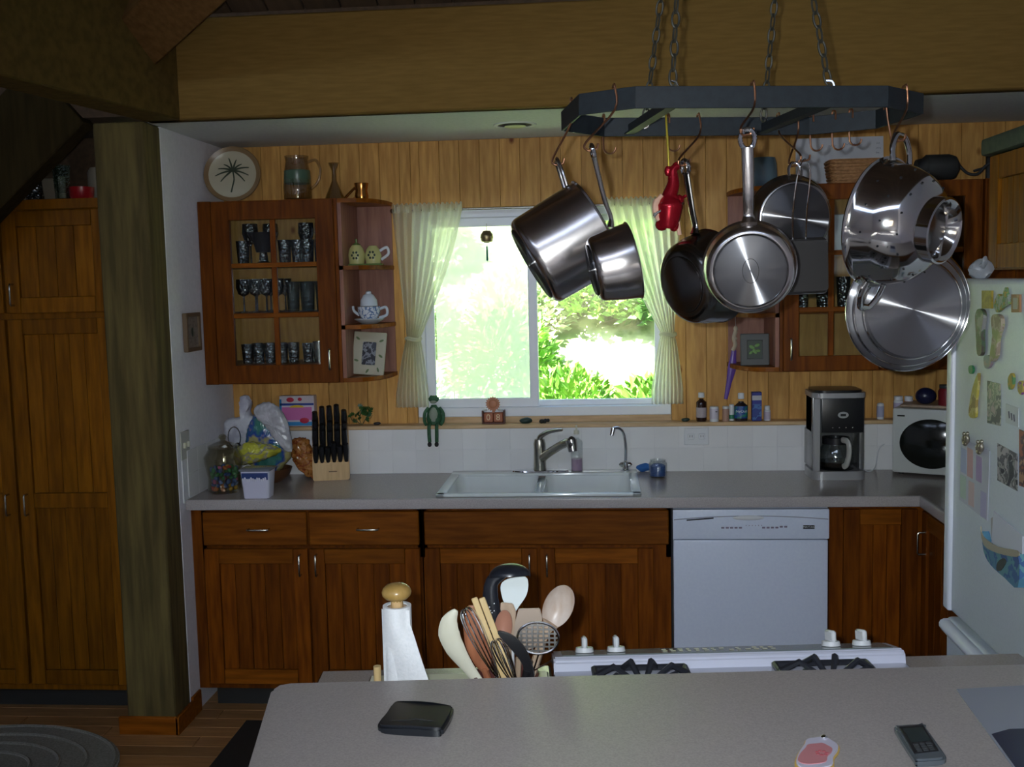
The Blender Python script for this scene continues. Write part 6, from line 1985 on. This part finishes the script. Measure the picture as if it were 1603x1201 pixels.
# ---- paper towels
t = thing('paper_towel_roll', 'white paper towel roll with a loose flaring sheet on a wooden holder', 'paper towels', (1.302, -2.800, CT))
obj('holder_base', MB().lathe([(0, 0), (0.070, 0), (0.070, 0.010), (0.064, 0.014), (0, 0.014)], 28), M['lwood'], t)
obj('core', MB().lathe([(0.018, 0.015), (0.020, 0.015), (0.020, 0.240), (0.018, 0.240)], 24), M['tanwood'], t)
obj('holder_post', MB().cyl((0, 0, 0.012), (0, 0, 0.265), 0.012, n=12), M['lwood'], t)
obj('knob', MB().lathe([(0.011, 0.246), (0.012, 0.254), (0.022, 0.257), (0.0275, 0.263), (0.0288, 0.270), (0.026, 0.277), (0.019, 0.283), (0.010, 0.2855), (0, 0.286)], 32), noisy('knob_wood', (0.36, 0.22, 0.06), (0.46, 0.29, 0.09), 9, 0.25, (6, 6, 1)), t)
obj('roll', MB().lathe([(0.020, 0.016), (0.0275, 0.016), (0.0275, 0.243), (0.020, 0.243)], 36), M['paper'], t)
def sheet(u, v):
    z = 0.240 - 0.222 * v
    fl = max(0.0, (v - 0.12)) * 0.075
    x = -0.0275 + (0.056 + fl) * u
    y = -0.0285 * math.sin(PI * min(1.0, u * 0.056 / (0.056 + fl) + 0.12) * 0.8) - 0.003 - 0.010 * v * u
    return (x, y - 0.002, z)
obj('loose_sheet', MB().grid(sheet, 24, 16), M['paper'], t)
t = single('towel_holder_arm', MB().cyl((0, 0, 0), (0, 0, 0.170), 0.0075, n=12), M['bamboo'], 'short amber wooden dowel standing left of the paper towels', 'dowel')
q = atz(591, 1050, 1.07)
t.location = (at(591, 1060, -2.80).x, -2.80, CT)
t.scale = (1, 1, (at(591, 1043, -2.80).z - CT) / 0.17)

# ---- utensil crock
CX, CYY = at(792, 1060, -2.77).x, -2.77
t = thing('utensil_crock', 'dark reddish crock holding the cooking utensils behind the bar', 'crock', (CX, CYY, CT))
obj('crock', MB().lathe([(0, 0.0), (0.056, 0.0), (0.062, 0.02), (0.062, 0.088), (0.065, 0.096), (0.060, 0.098), (0.057, 0.085), (0.057, 0.01), (0, 0.006)], 32), mat('crock_brown', (0.12, 0.04, 0.035), 0.25), t)
CB = Vector((CX, CYY, CT + 0.010))
def up(px, py, dy=0.0):
    return at(px, py, CYY + dy)
def utensil(name, label, head_pts, y=0.0, catg='utensil', mh=None, foot=None, rad=0.0055, grp='cooking utensils in the crock'):
    """handle from inside the crock up to the neck at head_pts[0]"""
    neck = up(head_pts[0], head_pts[1], y)
    ft = CB + Vector(foot or (0, 0, 0))
    t = thing(name, label, catg, ft, group=grp)
    obj('handle', MB().tube(cat([Vector((0, 0, 0)), (neck - ft) * 0.5, neck - ft], 5), rad, 8), mh, t)
    return t, ft
def flat_head(t, ft, pts, y, th, m, name='head', bev=0.0015, dish=0.0):
    """thin blade whose outline is read off the photograph, given real thickness"""
    P = [up(a, c, y) - ft for a, c in pts]
    yy = P[0].y
    b = MB()
    b.prism([(p.x, p.z) for p in P], -th / 2, th / 2, Matrix.Translation((0, yy, 0)) @ FACE, bev=bev)
    if dish:
        c = sum((p for p in P), Vector()) / len(P)
        bmesh.ops.subdivide_edges(b.bm, edges=b.bm.edges[:], cuts=2, use_grid_fill=True)
        mx = max((p - c).length for p in P)
        for v in b.bm.verts:
            v.co.y += dish * max(0, 1 - ((v.co - c).length / mx) ** 2)
    return obj(name, b, m, t)
def spoon_head(t, ft, c_px, rx, rz, tilt, y, m, depth=0.014, name='bowl', facing=-1):
    c = up(c_px[0], c_px[1], y) - ft
    b = MB()
    n_, k_ = 28, 6
    Mx = Matrix.Translation(c) @ Matrix.Rotation(tilt, 4, 'Y')
    def lay(off, thick):
        prev = None
        for k in range(k_ + 1):
            s_ = 1 - k / k_
            yv = facing * -depth * (1 - s_ * s_) + off
            if s_ < 1e-6:
                cv = b.bm.verts.new((0, yv, 0))
                for i in range(n_):
                    b.bm.faces.new((prev[i], prev[(i + 1) % n_], cv))
                return
            ring_ = [b.bm.verts.new((rx * s_ * math.cos(2 * PI * i / n_), yv, rz * s_ * math.sin(2 * PI * i / n_))) for i in range(n_)]
            if prev:
                for i in range(n_):
                    b.bm.faces.new((prev[i], prev[(i + 1) % n_], ring_[(i + 1) % n_], ring_[i]))
            prev = ring_
            if k == 0:
                rims.append(ring_)
    rims = []
    lay(0.0, 0)
    lay(0.003, 0)
    for i in range(n_):
        b.bm.faces.new((rims[0][i], rims[0][(i + 1) % n_], rims[1][(i + 1) % n_], rims[1][i]))
    b.bm.transform(Mx)
    return obj(name, b, m, t)
S_ = 2.0 / 1651.5     # metres per photo pixel at the crock's distance (sizes only)

t, ft = utensil('cream_spoon', 'long cream plastic spoon leaning furthest left in the crock', (728, 1030), -0.02, 'spoon', M['cream'], (-0.030, 0.0, 0), 0.006)
sp_ = cat([up(714, 955, -.02) - ft, up(704, 972, -.02) - ft, up(703, 992, -.02) - ft, up(713, 1016, -.02) - ft, up(732, 1044, -.02) - ft, up(752, 1070, -.02) - ft], 6)
rk_ = [0.004, 0.0165, 0.0215, 0.0195, 0.0125, 0.0085]
sr_ = []
for i in range(len(sp_)):
    f = i / (len(sp_) - 1) * 5
    k = min(int(f), 4)
    sr_.append(rk_[k] + (rk_[k + 1] - rk_[k]) * (f - k))
obj('bowl', MB().tube(sp_, sr_, 14, flat=0.4, up=(0, 1, 0)), M['cream'], t)

def whisk(label, neck, tip, wpx, y, foot, n_w=5, rad=0.0012):
    t, ft = utensil('whisk', label, neck, y, 'whisk', M['steel'], foot, 0.005)
    a = up(neck[0], neck[1], y) - ft
    c = up(tip[0], tip[1], y) - ft
    ax_ = (c - a)
    L_ = ax_.length
    Mx = frame(a, ax_, (1, 0, 0))
    for k in range(n_w):
        an = PI * k / n_w
        pts = []
        w_ = wpx * S_ / 2
        for i in range(25):
            f = i / 24
            th = PI * f
            zz = L_ * (1 - (math.cos(th)) ** 2) ** 0.62
            xx = w_ * (math.sin(2 * th) if False else math.copysign(abs(math.cos(th)) ** 0.55 * (zz / L_) ** 0.8 + 0.10 * (1 - zz / L_), math.cos(th)))
            pts.append((xx * math.cos(an), xx * math.sin(an), zz))
        obj('wire', MB().tube(pts, rad, 6, M=Mx), M['chrome'], t)
    return t
whisk('large steel balloon whisk leaning left over the red spoon', (778, 1058), (728, 953), 44, -0.050, (-0.004, -0.01, 0), 6)
whisk('smaller steel whisk upright at the front of the crock', (806, 1072), (775, 1002), 38, -0.062, (0.010, -0.02, 0), 5)
t, ft = utensil('red_wood_spoon', 'red-brown wooden spoon behind the large whisk', (757, 1045), -0.01, 'spoon', M['redwood'], (-0.012, 0.01, 0), 0.007)
obj('blade', MB().tube(cat([up(760, 1050, -.01) - ft, up(748, 1010, -.01) - ft, up(740, 975, -.01) - ft, up(738, 948, -.01) - ft], 6), [.009, .012, .016, .019, .021, .023, .024, .024, .023, .022, .021, .020, .018, .016, .014, .012, .010, .008, .006], 12, flat=0.35, up=(0, 1, 0)), M['redwood'], t)
t = thing('bamboo_tongs', 'pair of flat bamboo sticks standing crossed through the whisk', 'tongs', CB + Vector((0.0, -0.03, 0)), group='cooking utensils in the crock')
ft = CB + Vector((0.0, -0.03, 0))
for px0, px1 in ((742, 762), (754, 774)):
    a, c = up(px0, 936, -.045) - ft, up(px1 + 28, 1062, -.045) - ft
    d = (a - c)
    Mx = frame(c, d, (1, 0, 0))
    obj('stick', MB().box(-0.006, 0.006, -0.0022, 0.0022, -0.10, d.length, 0.0015, M=Mx), M['bamboo'], t)
bk = mat('speckled_black', (0.012, 0.014, 0.020), 0.3)
t, ft = utensil('black_ladle', 'black nylon ladle arching highest above the crock', (778, 1010), 0.01, 'ladle', bk, (0.0, 0.02, 0), 0.007)
obj('neck', MB().tube(cat([up(778, 1012, .01) - ft, up(772, 975, .01) - ft, up(768, 940, .01) - ft, up(770, 912, .01) - ft, up(786, 896, .01) - ft], 6), [0.010, .012, .014, .016, .017, .018, .019, .019, .018, .018, .017, .017, .016, .015, .015, .014, .014, .013, .013, .013, .013, .013, .013, .013, .012], 12, flat=0.5, up=(0, 1, 0)), bk, t)
b = MB()
c = up(798, 903, .0) - ft
prof = [(0.041 * math.cos(a), 0.026 * math.sin(a)) for a in [PI / 2 * k / 8 for k in range(9)]] + [(0.001, 0.024)]
prof = [(0.040, 0.0)] + prof[1:8] + [(0, 0.026), ]
b.lathe(prof + [(0, 0.023), (0.025, 0.018), (0.034, 0.008), (0.037, 0.0), (0.040, 0.0)], 28, Matrix.Translation(c) @ Matrix.Rotation(-0.06, 4, 'Y') @ Matrix.Rotation(-0.25, 4, 'X'))
obj('bowl', b, bk, t)
obj('speckles', (lambda b: ([b.ball(up(R.uniform(762, 776), R.uniform(945, 985), .01 - 0.0095) - ft, 0.0014, 6) for _ in range(12)], b)[1])(MB()), M['white'], t)
t, ft = utensil('white_spatula', 'white teardrop spatula just under the black ladle', (800, 975), 0.03, 'spatula', M['white'], (0.010, 0.03, 0), 0.005)
flat_head(t, ft, blob([(800, 960), (790, 946), (784, 925), (786, 912), (800, 905), (822, 903), (827, 914), (824, 932), (812, 950), (804, 962)]), 0.03, 0.006, mat('spatula_white', (0.70, 0.76, 0.76), 0.35), 'blade')
t, ft = utensil('wooden_spatula', 'pale wooden spatula behind the black handle', (795, 1015), 0.02, 'spatula', M['tanwood'], (0.006, 0.035, 0), 0.007)
flat_head(t, ft, [(784, 943), (803, 945), (808, 958), (803, 1010), (790, 1012), (782, 975)], 0.02, 0.006, M['tanwood'], 'blade')
t, ft = utensil('flat_turner', 'wide flat beige turner with a square top', (812, 1030), 0.015, 'spatula', M['tanwood'], (0.016, 0.03, 0), 0.006)
flat_head(t, ft, [(812, 953), (845, 952), (849, 966), (845, 1010), (815, 1022), (803, 1010), (806, 975)], 0.015, 0.005, mat('turner_tan', (0.42, 0.33, 0.26), 0.45), 'blade')
t, ft = utensil('pink_spoon', 'smooth reddish spoon in the middle of the crock', (792, 1020), -0.005, 'spoon', M['redwood'], (0.004, 0.012, 0), 0.006)
spoon_head(t, ft, (788, 982), 0.017, 0.034, 0.12, -0.005, mat('pinkish_wood', (0.46, 0.22, 0.15), 0.35), 0.010)
t, ft = utensil('skimmer', 'round dark metal skimmer pierced with square holes', (832, 1035), -0.015, 'skimmer', M['steel'], (0.020, 0.0, 0), 0.004)
Cc = up(842, 999, -.03) - ft
b = MB()
rs = 0.0400
b.tube([(Cc.x + rs * math.cos(a), Cc.y, Cc.z + rs * .78 * math.sin(a)) for a in [2 * PI * k / 40 for k in range(40)]], 0.0024, 6, closed=True, up=(0, 1, 0))
obj('rim', b, M['steel_soft'], t)
b = MB()
for k in range(-3, 4):
    w_ = k * rs * 0.27
    hh = rs * .78 * math.sqrt(max(0, 1 - (w_ / rs) ** 2))
    if hh > 0.004:
        b.box(Cc.x + w_ - 0.0016, Cc.x + w_ + 0.0016, Cc.y - 0.001, Cc.y + 0.001, Cc.z - hh, Cc.z + hh)
    w_ = k * rs * .78 * 0.27
    hh = rs * math.sqrt(max(0, 1 - (w_ / (rs * .78)) ** 2))
    if hh > 0.004:
        b.box(Cc.x - hh, Cc.x + hh, Cc.y - 0.0009, Cc.y + 0.0009, Cc.z + w_ - 0.0015, Cc.z + w_ + 0.0015)
obj('pierced_plate', b, mat('skimmer_grey', (0.28, 0.27, 0.26), 0.35, 0.8), t)
t, ft = utensil('wooden_spoon', 'large pale wooden spoon leaning right above the skimmer', (848, 1005), 0.005, 'spoon', M['tanwood'], (0.024, 0.0, 0), 0.009)
spoon_head(t, ft, (874, 950), 0.0285, 0.045, 0.42, 0.005, noisy('worn_spoon', (0.42, 0.31, 0.24), (0.56, 0.48, 0.42), 14, 0.35, (3, 3, 1)), 0.014)
obj('neck', MB().tube(cat([up(862, 975, .005) - ft, up(853, 990, .005) - ft, up(846, 1010, .005) - ft], 5), [0.018, .016, .014, .012, .011, .0105, .010, .0095, .009, .009, .009], 10, flat=0.5, up=(0, 1, 0)), M['tanwood'], t)
t, ft = utensil('black_spatula', 'black plastic spatula with a pointed blade at the front of the crock', (826, 1050), -0.055, 'spatula', M['black'], (0.022, -0.025, 0), 0.009)
flat_head(t, ft, blob([(779, 988), (795, 991), (812, 1002), (826, 1022), (834, 1044), (836, 1066), (822, 1066), (818, 1040), (800, 1016), (784, 998)]), -0.055, 0.008, M['black'], 'blade')
t, ft = utensil('thin_fork', 'slender steel fork leaning right out of the crock', (835, 1050), -0.02, 'fork', M['steel'], (0.02, -0.005, 0), 0.003)
obj('tine', MB().tube([up(835, 1050, -.02) - ft, up(864, 1034, -.02) - ft], 0.0014, 6).tube([up(835, 1050, -.02) - ft, up(845, 1018, -.02) - ft], 0.0014, 6), M['chrome'], t)

# ================================================================ ON THE BAR
BTZ = BZ + 0.0005
def onbar(name, label, catg, px_pts, th, m, rise=0.0, bev=0.004, group=None):
    P = [atz(a, c, BZ) for a, c in px_pts]
    c = sum((p for p in P), Vector()) / len(P)
    t = thing(name, label, catg, (c.x, c.y, BTZ))
    return t, [(p.x - c.x, p.y - c.y) for p in P], c
bkl = mat('black_leather', (0.010, 0.012, 0.016), 0.28)
t, P, c = onbar('wallet', 'black leather wallet lying on the bar', 'wallet', blob([(592, 1143), (606, 1125), (617, 1111), (640, 1111), (680, 1114), (705, 1117), (710, 1119), (708, 1130), (697, 1150), (688, 1156), (650, 1155), (600, 1151)]), 0.014, bkl)
b = MB().prism(P, 0.0, 0.012, bev=0.004)
bmesh.ops.subdivide_edges(b.bm, edges=b.bm.edges[:], cuts=1, use_grid_fill=True)
for v in b.bm.verts:
    if v.co.z > 0.005:
        v.co.z += 0.006 * math.sin(max(0, min(1, (v.co.x + 0.07) / 0.14)) * PI) * 0.8
obj('cover', b, bkl, t)
obj('fold_seam', MB().tube([(P[0][0] + 0.01, P[0][1] + 0.004, 0.012), (0.0, -0.028, 0.0175), (0.045, -0.03, 0.013)], 0.001, 5), M['blackm'], t)
t, P, c = onbar('mobile_phone', 'black and silver mobile phone lying on the bar at the lower right', 'phone', blob([(1401, 1152), (1406, 1147), (1444, 1145), (1449, 1149), (1478, 1190), (1480, 1198), (1470, 1201), (1436, 1203), (1430, 1198)]), 0.014, M['black'])
obj('case', MB().prism(P, 0.0, 0.012, bev=0.003), mat('phone_silver', (0.18, 0.21, 0.24), 0.25, 0.6), t, smooth=False)
PC = [atz(a, b_, BZ) - Vector((c.x, c.y, BZ)) for a, b_ in ((1402, 1149), (1447, 1146), (1478, 1196), (1432, 1202))]
def ph_uv(u, v):
    a, b_ = PC[0].lerp(PC[1], u), PC[3].lerp(PC[2], u)
    q = a.lerp(b_, v)
    return (q.x, q.y)
def ph_quad(u0, u1, v0, v1):
    return [ph_uv(u0, v0), ph_uv(u1, v0), ph_uv(u1, v1), ph_uv(u0, v1)]
obj('face', MB().prism(ph_quad(.08, .92, .05, .86), 0.0118, 0.0135, bev=0.0006), M['black'], t, smooth=False)
obj('screen', MB().prism(ph_quad(.18, .84, .12, .55), 0.0134, 0.0140), mat('phone_screen', (0.02, 0.03, 0.03), 0.08), t, smooth=False)
kg = mat('key_grey', (0.05, 0.055, 0.06), 0.3)
for k in range(4):
    for j in range(3):
        obj('key', MB().prism(ph_quad(.20 + .22 * j, .36 + .22 * j, .60 + .065 * k, .645 + .065 * k), 0.0134, 0.0142), kg, t, smooth=False)
t, P, c = onbar('painted_brooch', 'pink and lavender scalloped ceramic magnet lying on the bar edge', 'magnet', blob([(1244, 1203), (1248, 1185), (1258, 1170), (1262, 1162), (1280, 1159), (1292, 1158), (1305, 1165), (1314, 1172), (1313, 1182), (1306, 1192), (1304, 1206), (1280, 1212), (1258, 1212)]), 0.006, M['cream'])
obj('base', MB().prism(P, 0, 0.004, bev=0.001), mat('brooch_gold', (0.60, 0.40, 0.10), 0.4), t, smooth=False)
obj('face', MB().prism([(p[0] * .93, p[1] * .93) for p in P], 0.0035, 0.0065, bev=0.001), mat('brooch_lavender', (0.50, 0.48, 0.58), 0.3), t, smooth=False)
obj('pink_field', MB().prism([(p[0] * .74 - 0.005, p[1] * .60 - 0.008) for p in P], 0.006, 0.0075), mat('brooch_pink', (0.50, 0.20, 0.22), 0.4), t, smooth=False)
q = atz(1290, 1163, BZ) - Vector((c.x, c.y, BZ))
obj('pin', MB().ball((q.x, q.y, 0.009), (0.005, 0.005, 0.003), 10), M['chrome'], t)
b = MB()
for k in range(7):
    a = 2 * PI * k / 7
    b.ball((0.002 + 0.007 * math.cos(a), -0.010 + 0.007 * math.sin(a), 0.0078), (0.003, 0.0022, 0.001), 8)
obj('flower_motif', b, mat('brooch_red', (0.36, 0.07, 0.09), 0.4), t)
t, P, c = onbar('glossy_brochure', 'glossy brochure with a night-blue lower half at the right edge of the bar', 'brochure', [(1497, 1081), (1700, 1070), (1800, 1201), (1592, 1212)], 0.002, M['print'])
obj('cover', MB().prism(P, 0, 0.002), mat('brochure_grey', (0.26, 0.28, 0.34), 0.18), t, smooth=False)
PB = [atz(a, b_, BZ) - Vector((c.x, c.y, BZ)) for a, b_ in ((1552, 1152), (1580, 1144), (1620, 1143), (1760, 1134), (1799, 1199), (1593, 1209))]
obj('dark_print', MB().prism([(p.x, p.y) for p in PB], 0.002, 0.0023), mat('brochure_navy', (0.010, 0.013, 0.045), 0.18), t, smooth=False)

# ================================================================ FLOOR THINGS
b = MB()
pts = [(-0.62 + 0.52 * math.cos(a), -1.20 + 0.40 * math.sin(a)) for a in [2 * PI * k / 48 for k in range(48)]]
b.prism(pts, 0.0125, 0.022)
rg = single('oval_rug', b, noisy('grey_rug', (0.20, 0.20, 0.17), (0.30, 0.30, 0.26), 140, 0.95, bump=0.5), 'oval grey-green braided rug on the floor in front of the pantry', 'rug', smooth=False)
for k in range(4):
    f = 0.97 - 0.2 * k
    obj('braid', MB().tube([(-0.62 + 0.52 * f * math.cos(a), -1.20 + 0.40 * f * math.sin(a), 0.022) for a in [2 * PI * i / 60 for i in range(60)]], 0.008, 6, closed=True), M['grout'] if False else bpy.data.materials['grey_rug'], rg)
single('dark_floor_sheet', MB().box(0.24, 1.05, -2.6, -0.72, 0.0125, 0.020, 0.003), M['blackm'], 'flat black sheet on the kitchen floor beside the island', 'mat')  # thin black sheet darkening the floor beside the island

# ================================================================ OUTSIDE
from mathutils import noise as NZ
def bank_z(x, y):
    return 0.35 + max(0.0, y - 0.8) * 0.58 + 0.12 * NZ.noise(Vector((x * .8, y * .8, 0)))
b = MB()
b.grid(lambda u, v: ((-7 + 17 * u), 0.2 + 14 * v, bank_z(-7 + 17 * u, 0.2 + 14 * v)), 50, 50)
struct('ground_bank', b, noisy('bank_soil', (0.16, 0.24, 0.07), (0.62, 0.66, 0.40), 7, 0.9, lo=0.40, hi=0.62), 'bright sunlit bank rising outside the window')  # pale mottling puts overexposed daylight into the ground colour
lfm = [noisy('leaf_bright', (0.10, 0.26, 0.03), (0.34, 0.56, 0.12), 3, 0.35, tone=0.3), noisy('leaf_glare', (0.42, 0.55, 0.30), (0.68, 0.76, 0.52), 3, 0.35, tone=0.2), noisy('leaf_deep', (0.08, 0.20, 0.05), (0.22, 0.38, 0.12), 3, 0.4, tone=0.3)]  # the palest leaves carry blown-out daylight in their colour
def shrub_mesh(seed, m, n_, rx, rz, ls):
    rr_ = random.Random(seed)
    vs, fs = [], []
    for k in range(n_):
        while True:
            p = Vector((rr_.uniform(-1, 1), rr_.uniform(-1, 1), rr_.uniform(0, 1)))
            if 0.45 < p.length < 1:
                break
        c = Vector((p.x * rx, p.y * rx, p.z * rz))
        d = Vector((p.x + rr_.uniform(-.6, .6), p.y + rr_.uniform(-.6, .6), p.z + rr_.uniform(-.5, .6))).normalized()
        s_ = Vector((rr_.uniform(-1, 1), rr_.uniform(-1, 1), rr_.uniform(-.4, .4)))
        s_ = (s_ - d * s_.dot(d)).normalized()
        l_ = ls * rr_.uniform(.6, 1.3)
        nrm_ = d.cross(s_) * l_ * .12
        i0 = len(vs)
        vs += [c, c + d * l_ * .5 + s_ * l_ * .28 + nrm_, c + d * l_, c + d * l_ * .5 - s_ * l_ * .28 + nrm_]
        fs += [(i0, i0 + 1, i0 + 2), (i0, i0 + 2, i0 + 3)]
    me = bpy.data.meshes.new('foliage')
    me.from_pydata([tuple(v) for v in vs], [], fs)
    me.materials.append(m)
    return me
sm = [shrub_mesh(1, lfm[0], 2600, .42, .60, .075), shrub_mesh(2, lfm[1], 2400, .45, .50, .07), shrub_mesh(3, lfm[2], 2400, .40, .75, .09), shrub_mesh(4, lfm[0], 1800, .38, .45, .11), shrub_mesh(5, lfm[1], 2000, .40, .66, .09)]
stem_m = mat('shrub_stem', (0.16, 0.11, 0.06), 0.8)
ob = obj('stem', MB().tube([(0, 0, -0.1), (0.03, 0, 0.2), (0.0, 0.02, 0.42)], [0.02, 0.015, 0.006], 6).tube([(0, 0, 0), (-0.12, 0.05, 0.3)], [0.012, 0.004], 5).tube([(0, 0, 0), (0.14, -0.05, 0.28)], [0.012, 0.004], 5), stem_m)
stme = ob.data
bpy.data.objects.remove(ob)
RS = random.Random(5)
k = 0
for row in range(9):
    y = 1.5 + row * 0.62
    xs0 = 0.35 - row * .26 + 0.25 * (row % 2)
    for i in range(6 + int(row * 1.1)):
        x = xs0 + 0.60 * i + RS.uniform(-.15, .15)
        yy = y + RS.uniform(-.15, .15)
        left_side = x < 1.30 + row * 0.02
        if left_side and (row < 3 and RS.random() < 0.3 or row >= 3 and RS.random() < 0.55):
            continue
        if not left_side and RS.random() < 0.12:
            continue
        mi = RS.choice([1, 4, 1, 0] if left_side else [0, 2, 3, 0, 0, 4])
        t = thing('shrub', {0: 'bright green', 1: 'glare-whitened small-leaved', 2: 'deep green tall', 3: 'bright green broad-leaved low', 4: 'glare-whitened tall'}[mi] + ' shrub on the sunlit bank outside the window', 'shrub', (x, yy, bank_z(x, yy) - 0.05), (0, 0, RS.uniform(0, 6)), group='shrubs on the bank outside the window')
        o = piece('foliage', sm[mi], t, (0, 0, 0))
        o['kind'] = 'stuff'
        piece('stem', stme, t, (0, 0, 0))
        s_ = RS.uniform(.85, 1.0)
        t.scale = (s_, s_, s_)
# fern just outside the left pane
t = thing('fern', 'drooping green fern frond outside the left pane', 'fern', (0.86, 1.0, 1.25))
fr = lfm[0]
b = MB()
for f_ in range(3):
    a0 = -0.2 + 0.5 * f_
    for i in range(16):
        z = 0.30 - 0.024 * i + 0.04 * f_
        L_ = 0.07 * math.sin(PI * (i + 2) / 19)
        for s_ in (-1, 1):
            x = 0.03 + a0 * 0.10
            v = [(x, f_ * .03, z), (x + s_ * L_ * .5, f_ * .03 - .01, z - 0.004), (x + s_ * L_, f_ * .03, z - .02), (x + s_ * L_ * .5, f_ * .03 + .004, z - .016)]
            vv = [b.bm.verts.new(p) for p in v]
            b.bm.faces.new(vv)
obj('fronds', b, fr, t)
obj('stalk', MB().tube(cat([(0.03, 0, 0.35), (0.03, 0.03, 0.1), (0.02, 0.05, -0.5), (0, 0.05, -0.9)], 5), 0.004, 6), stem_m, t)
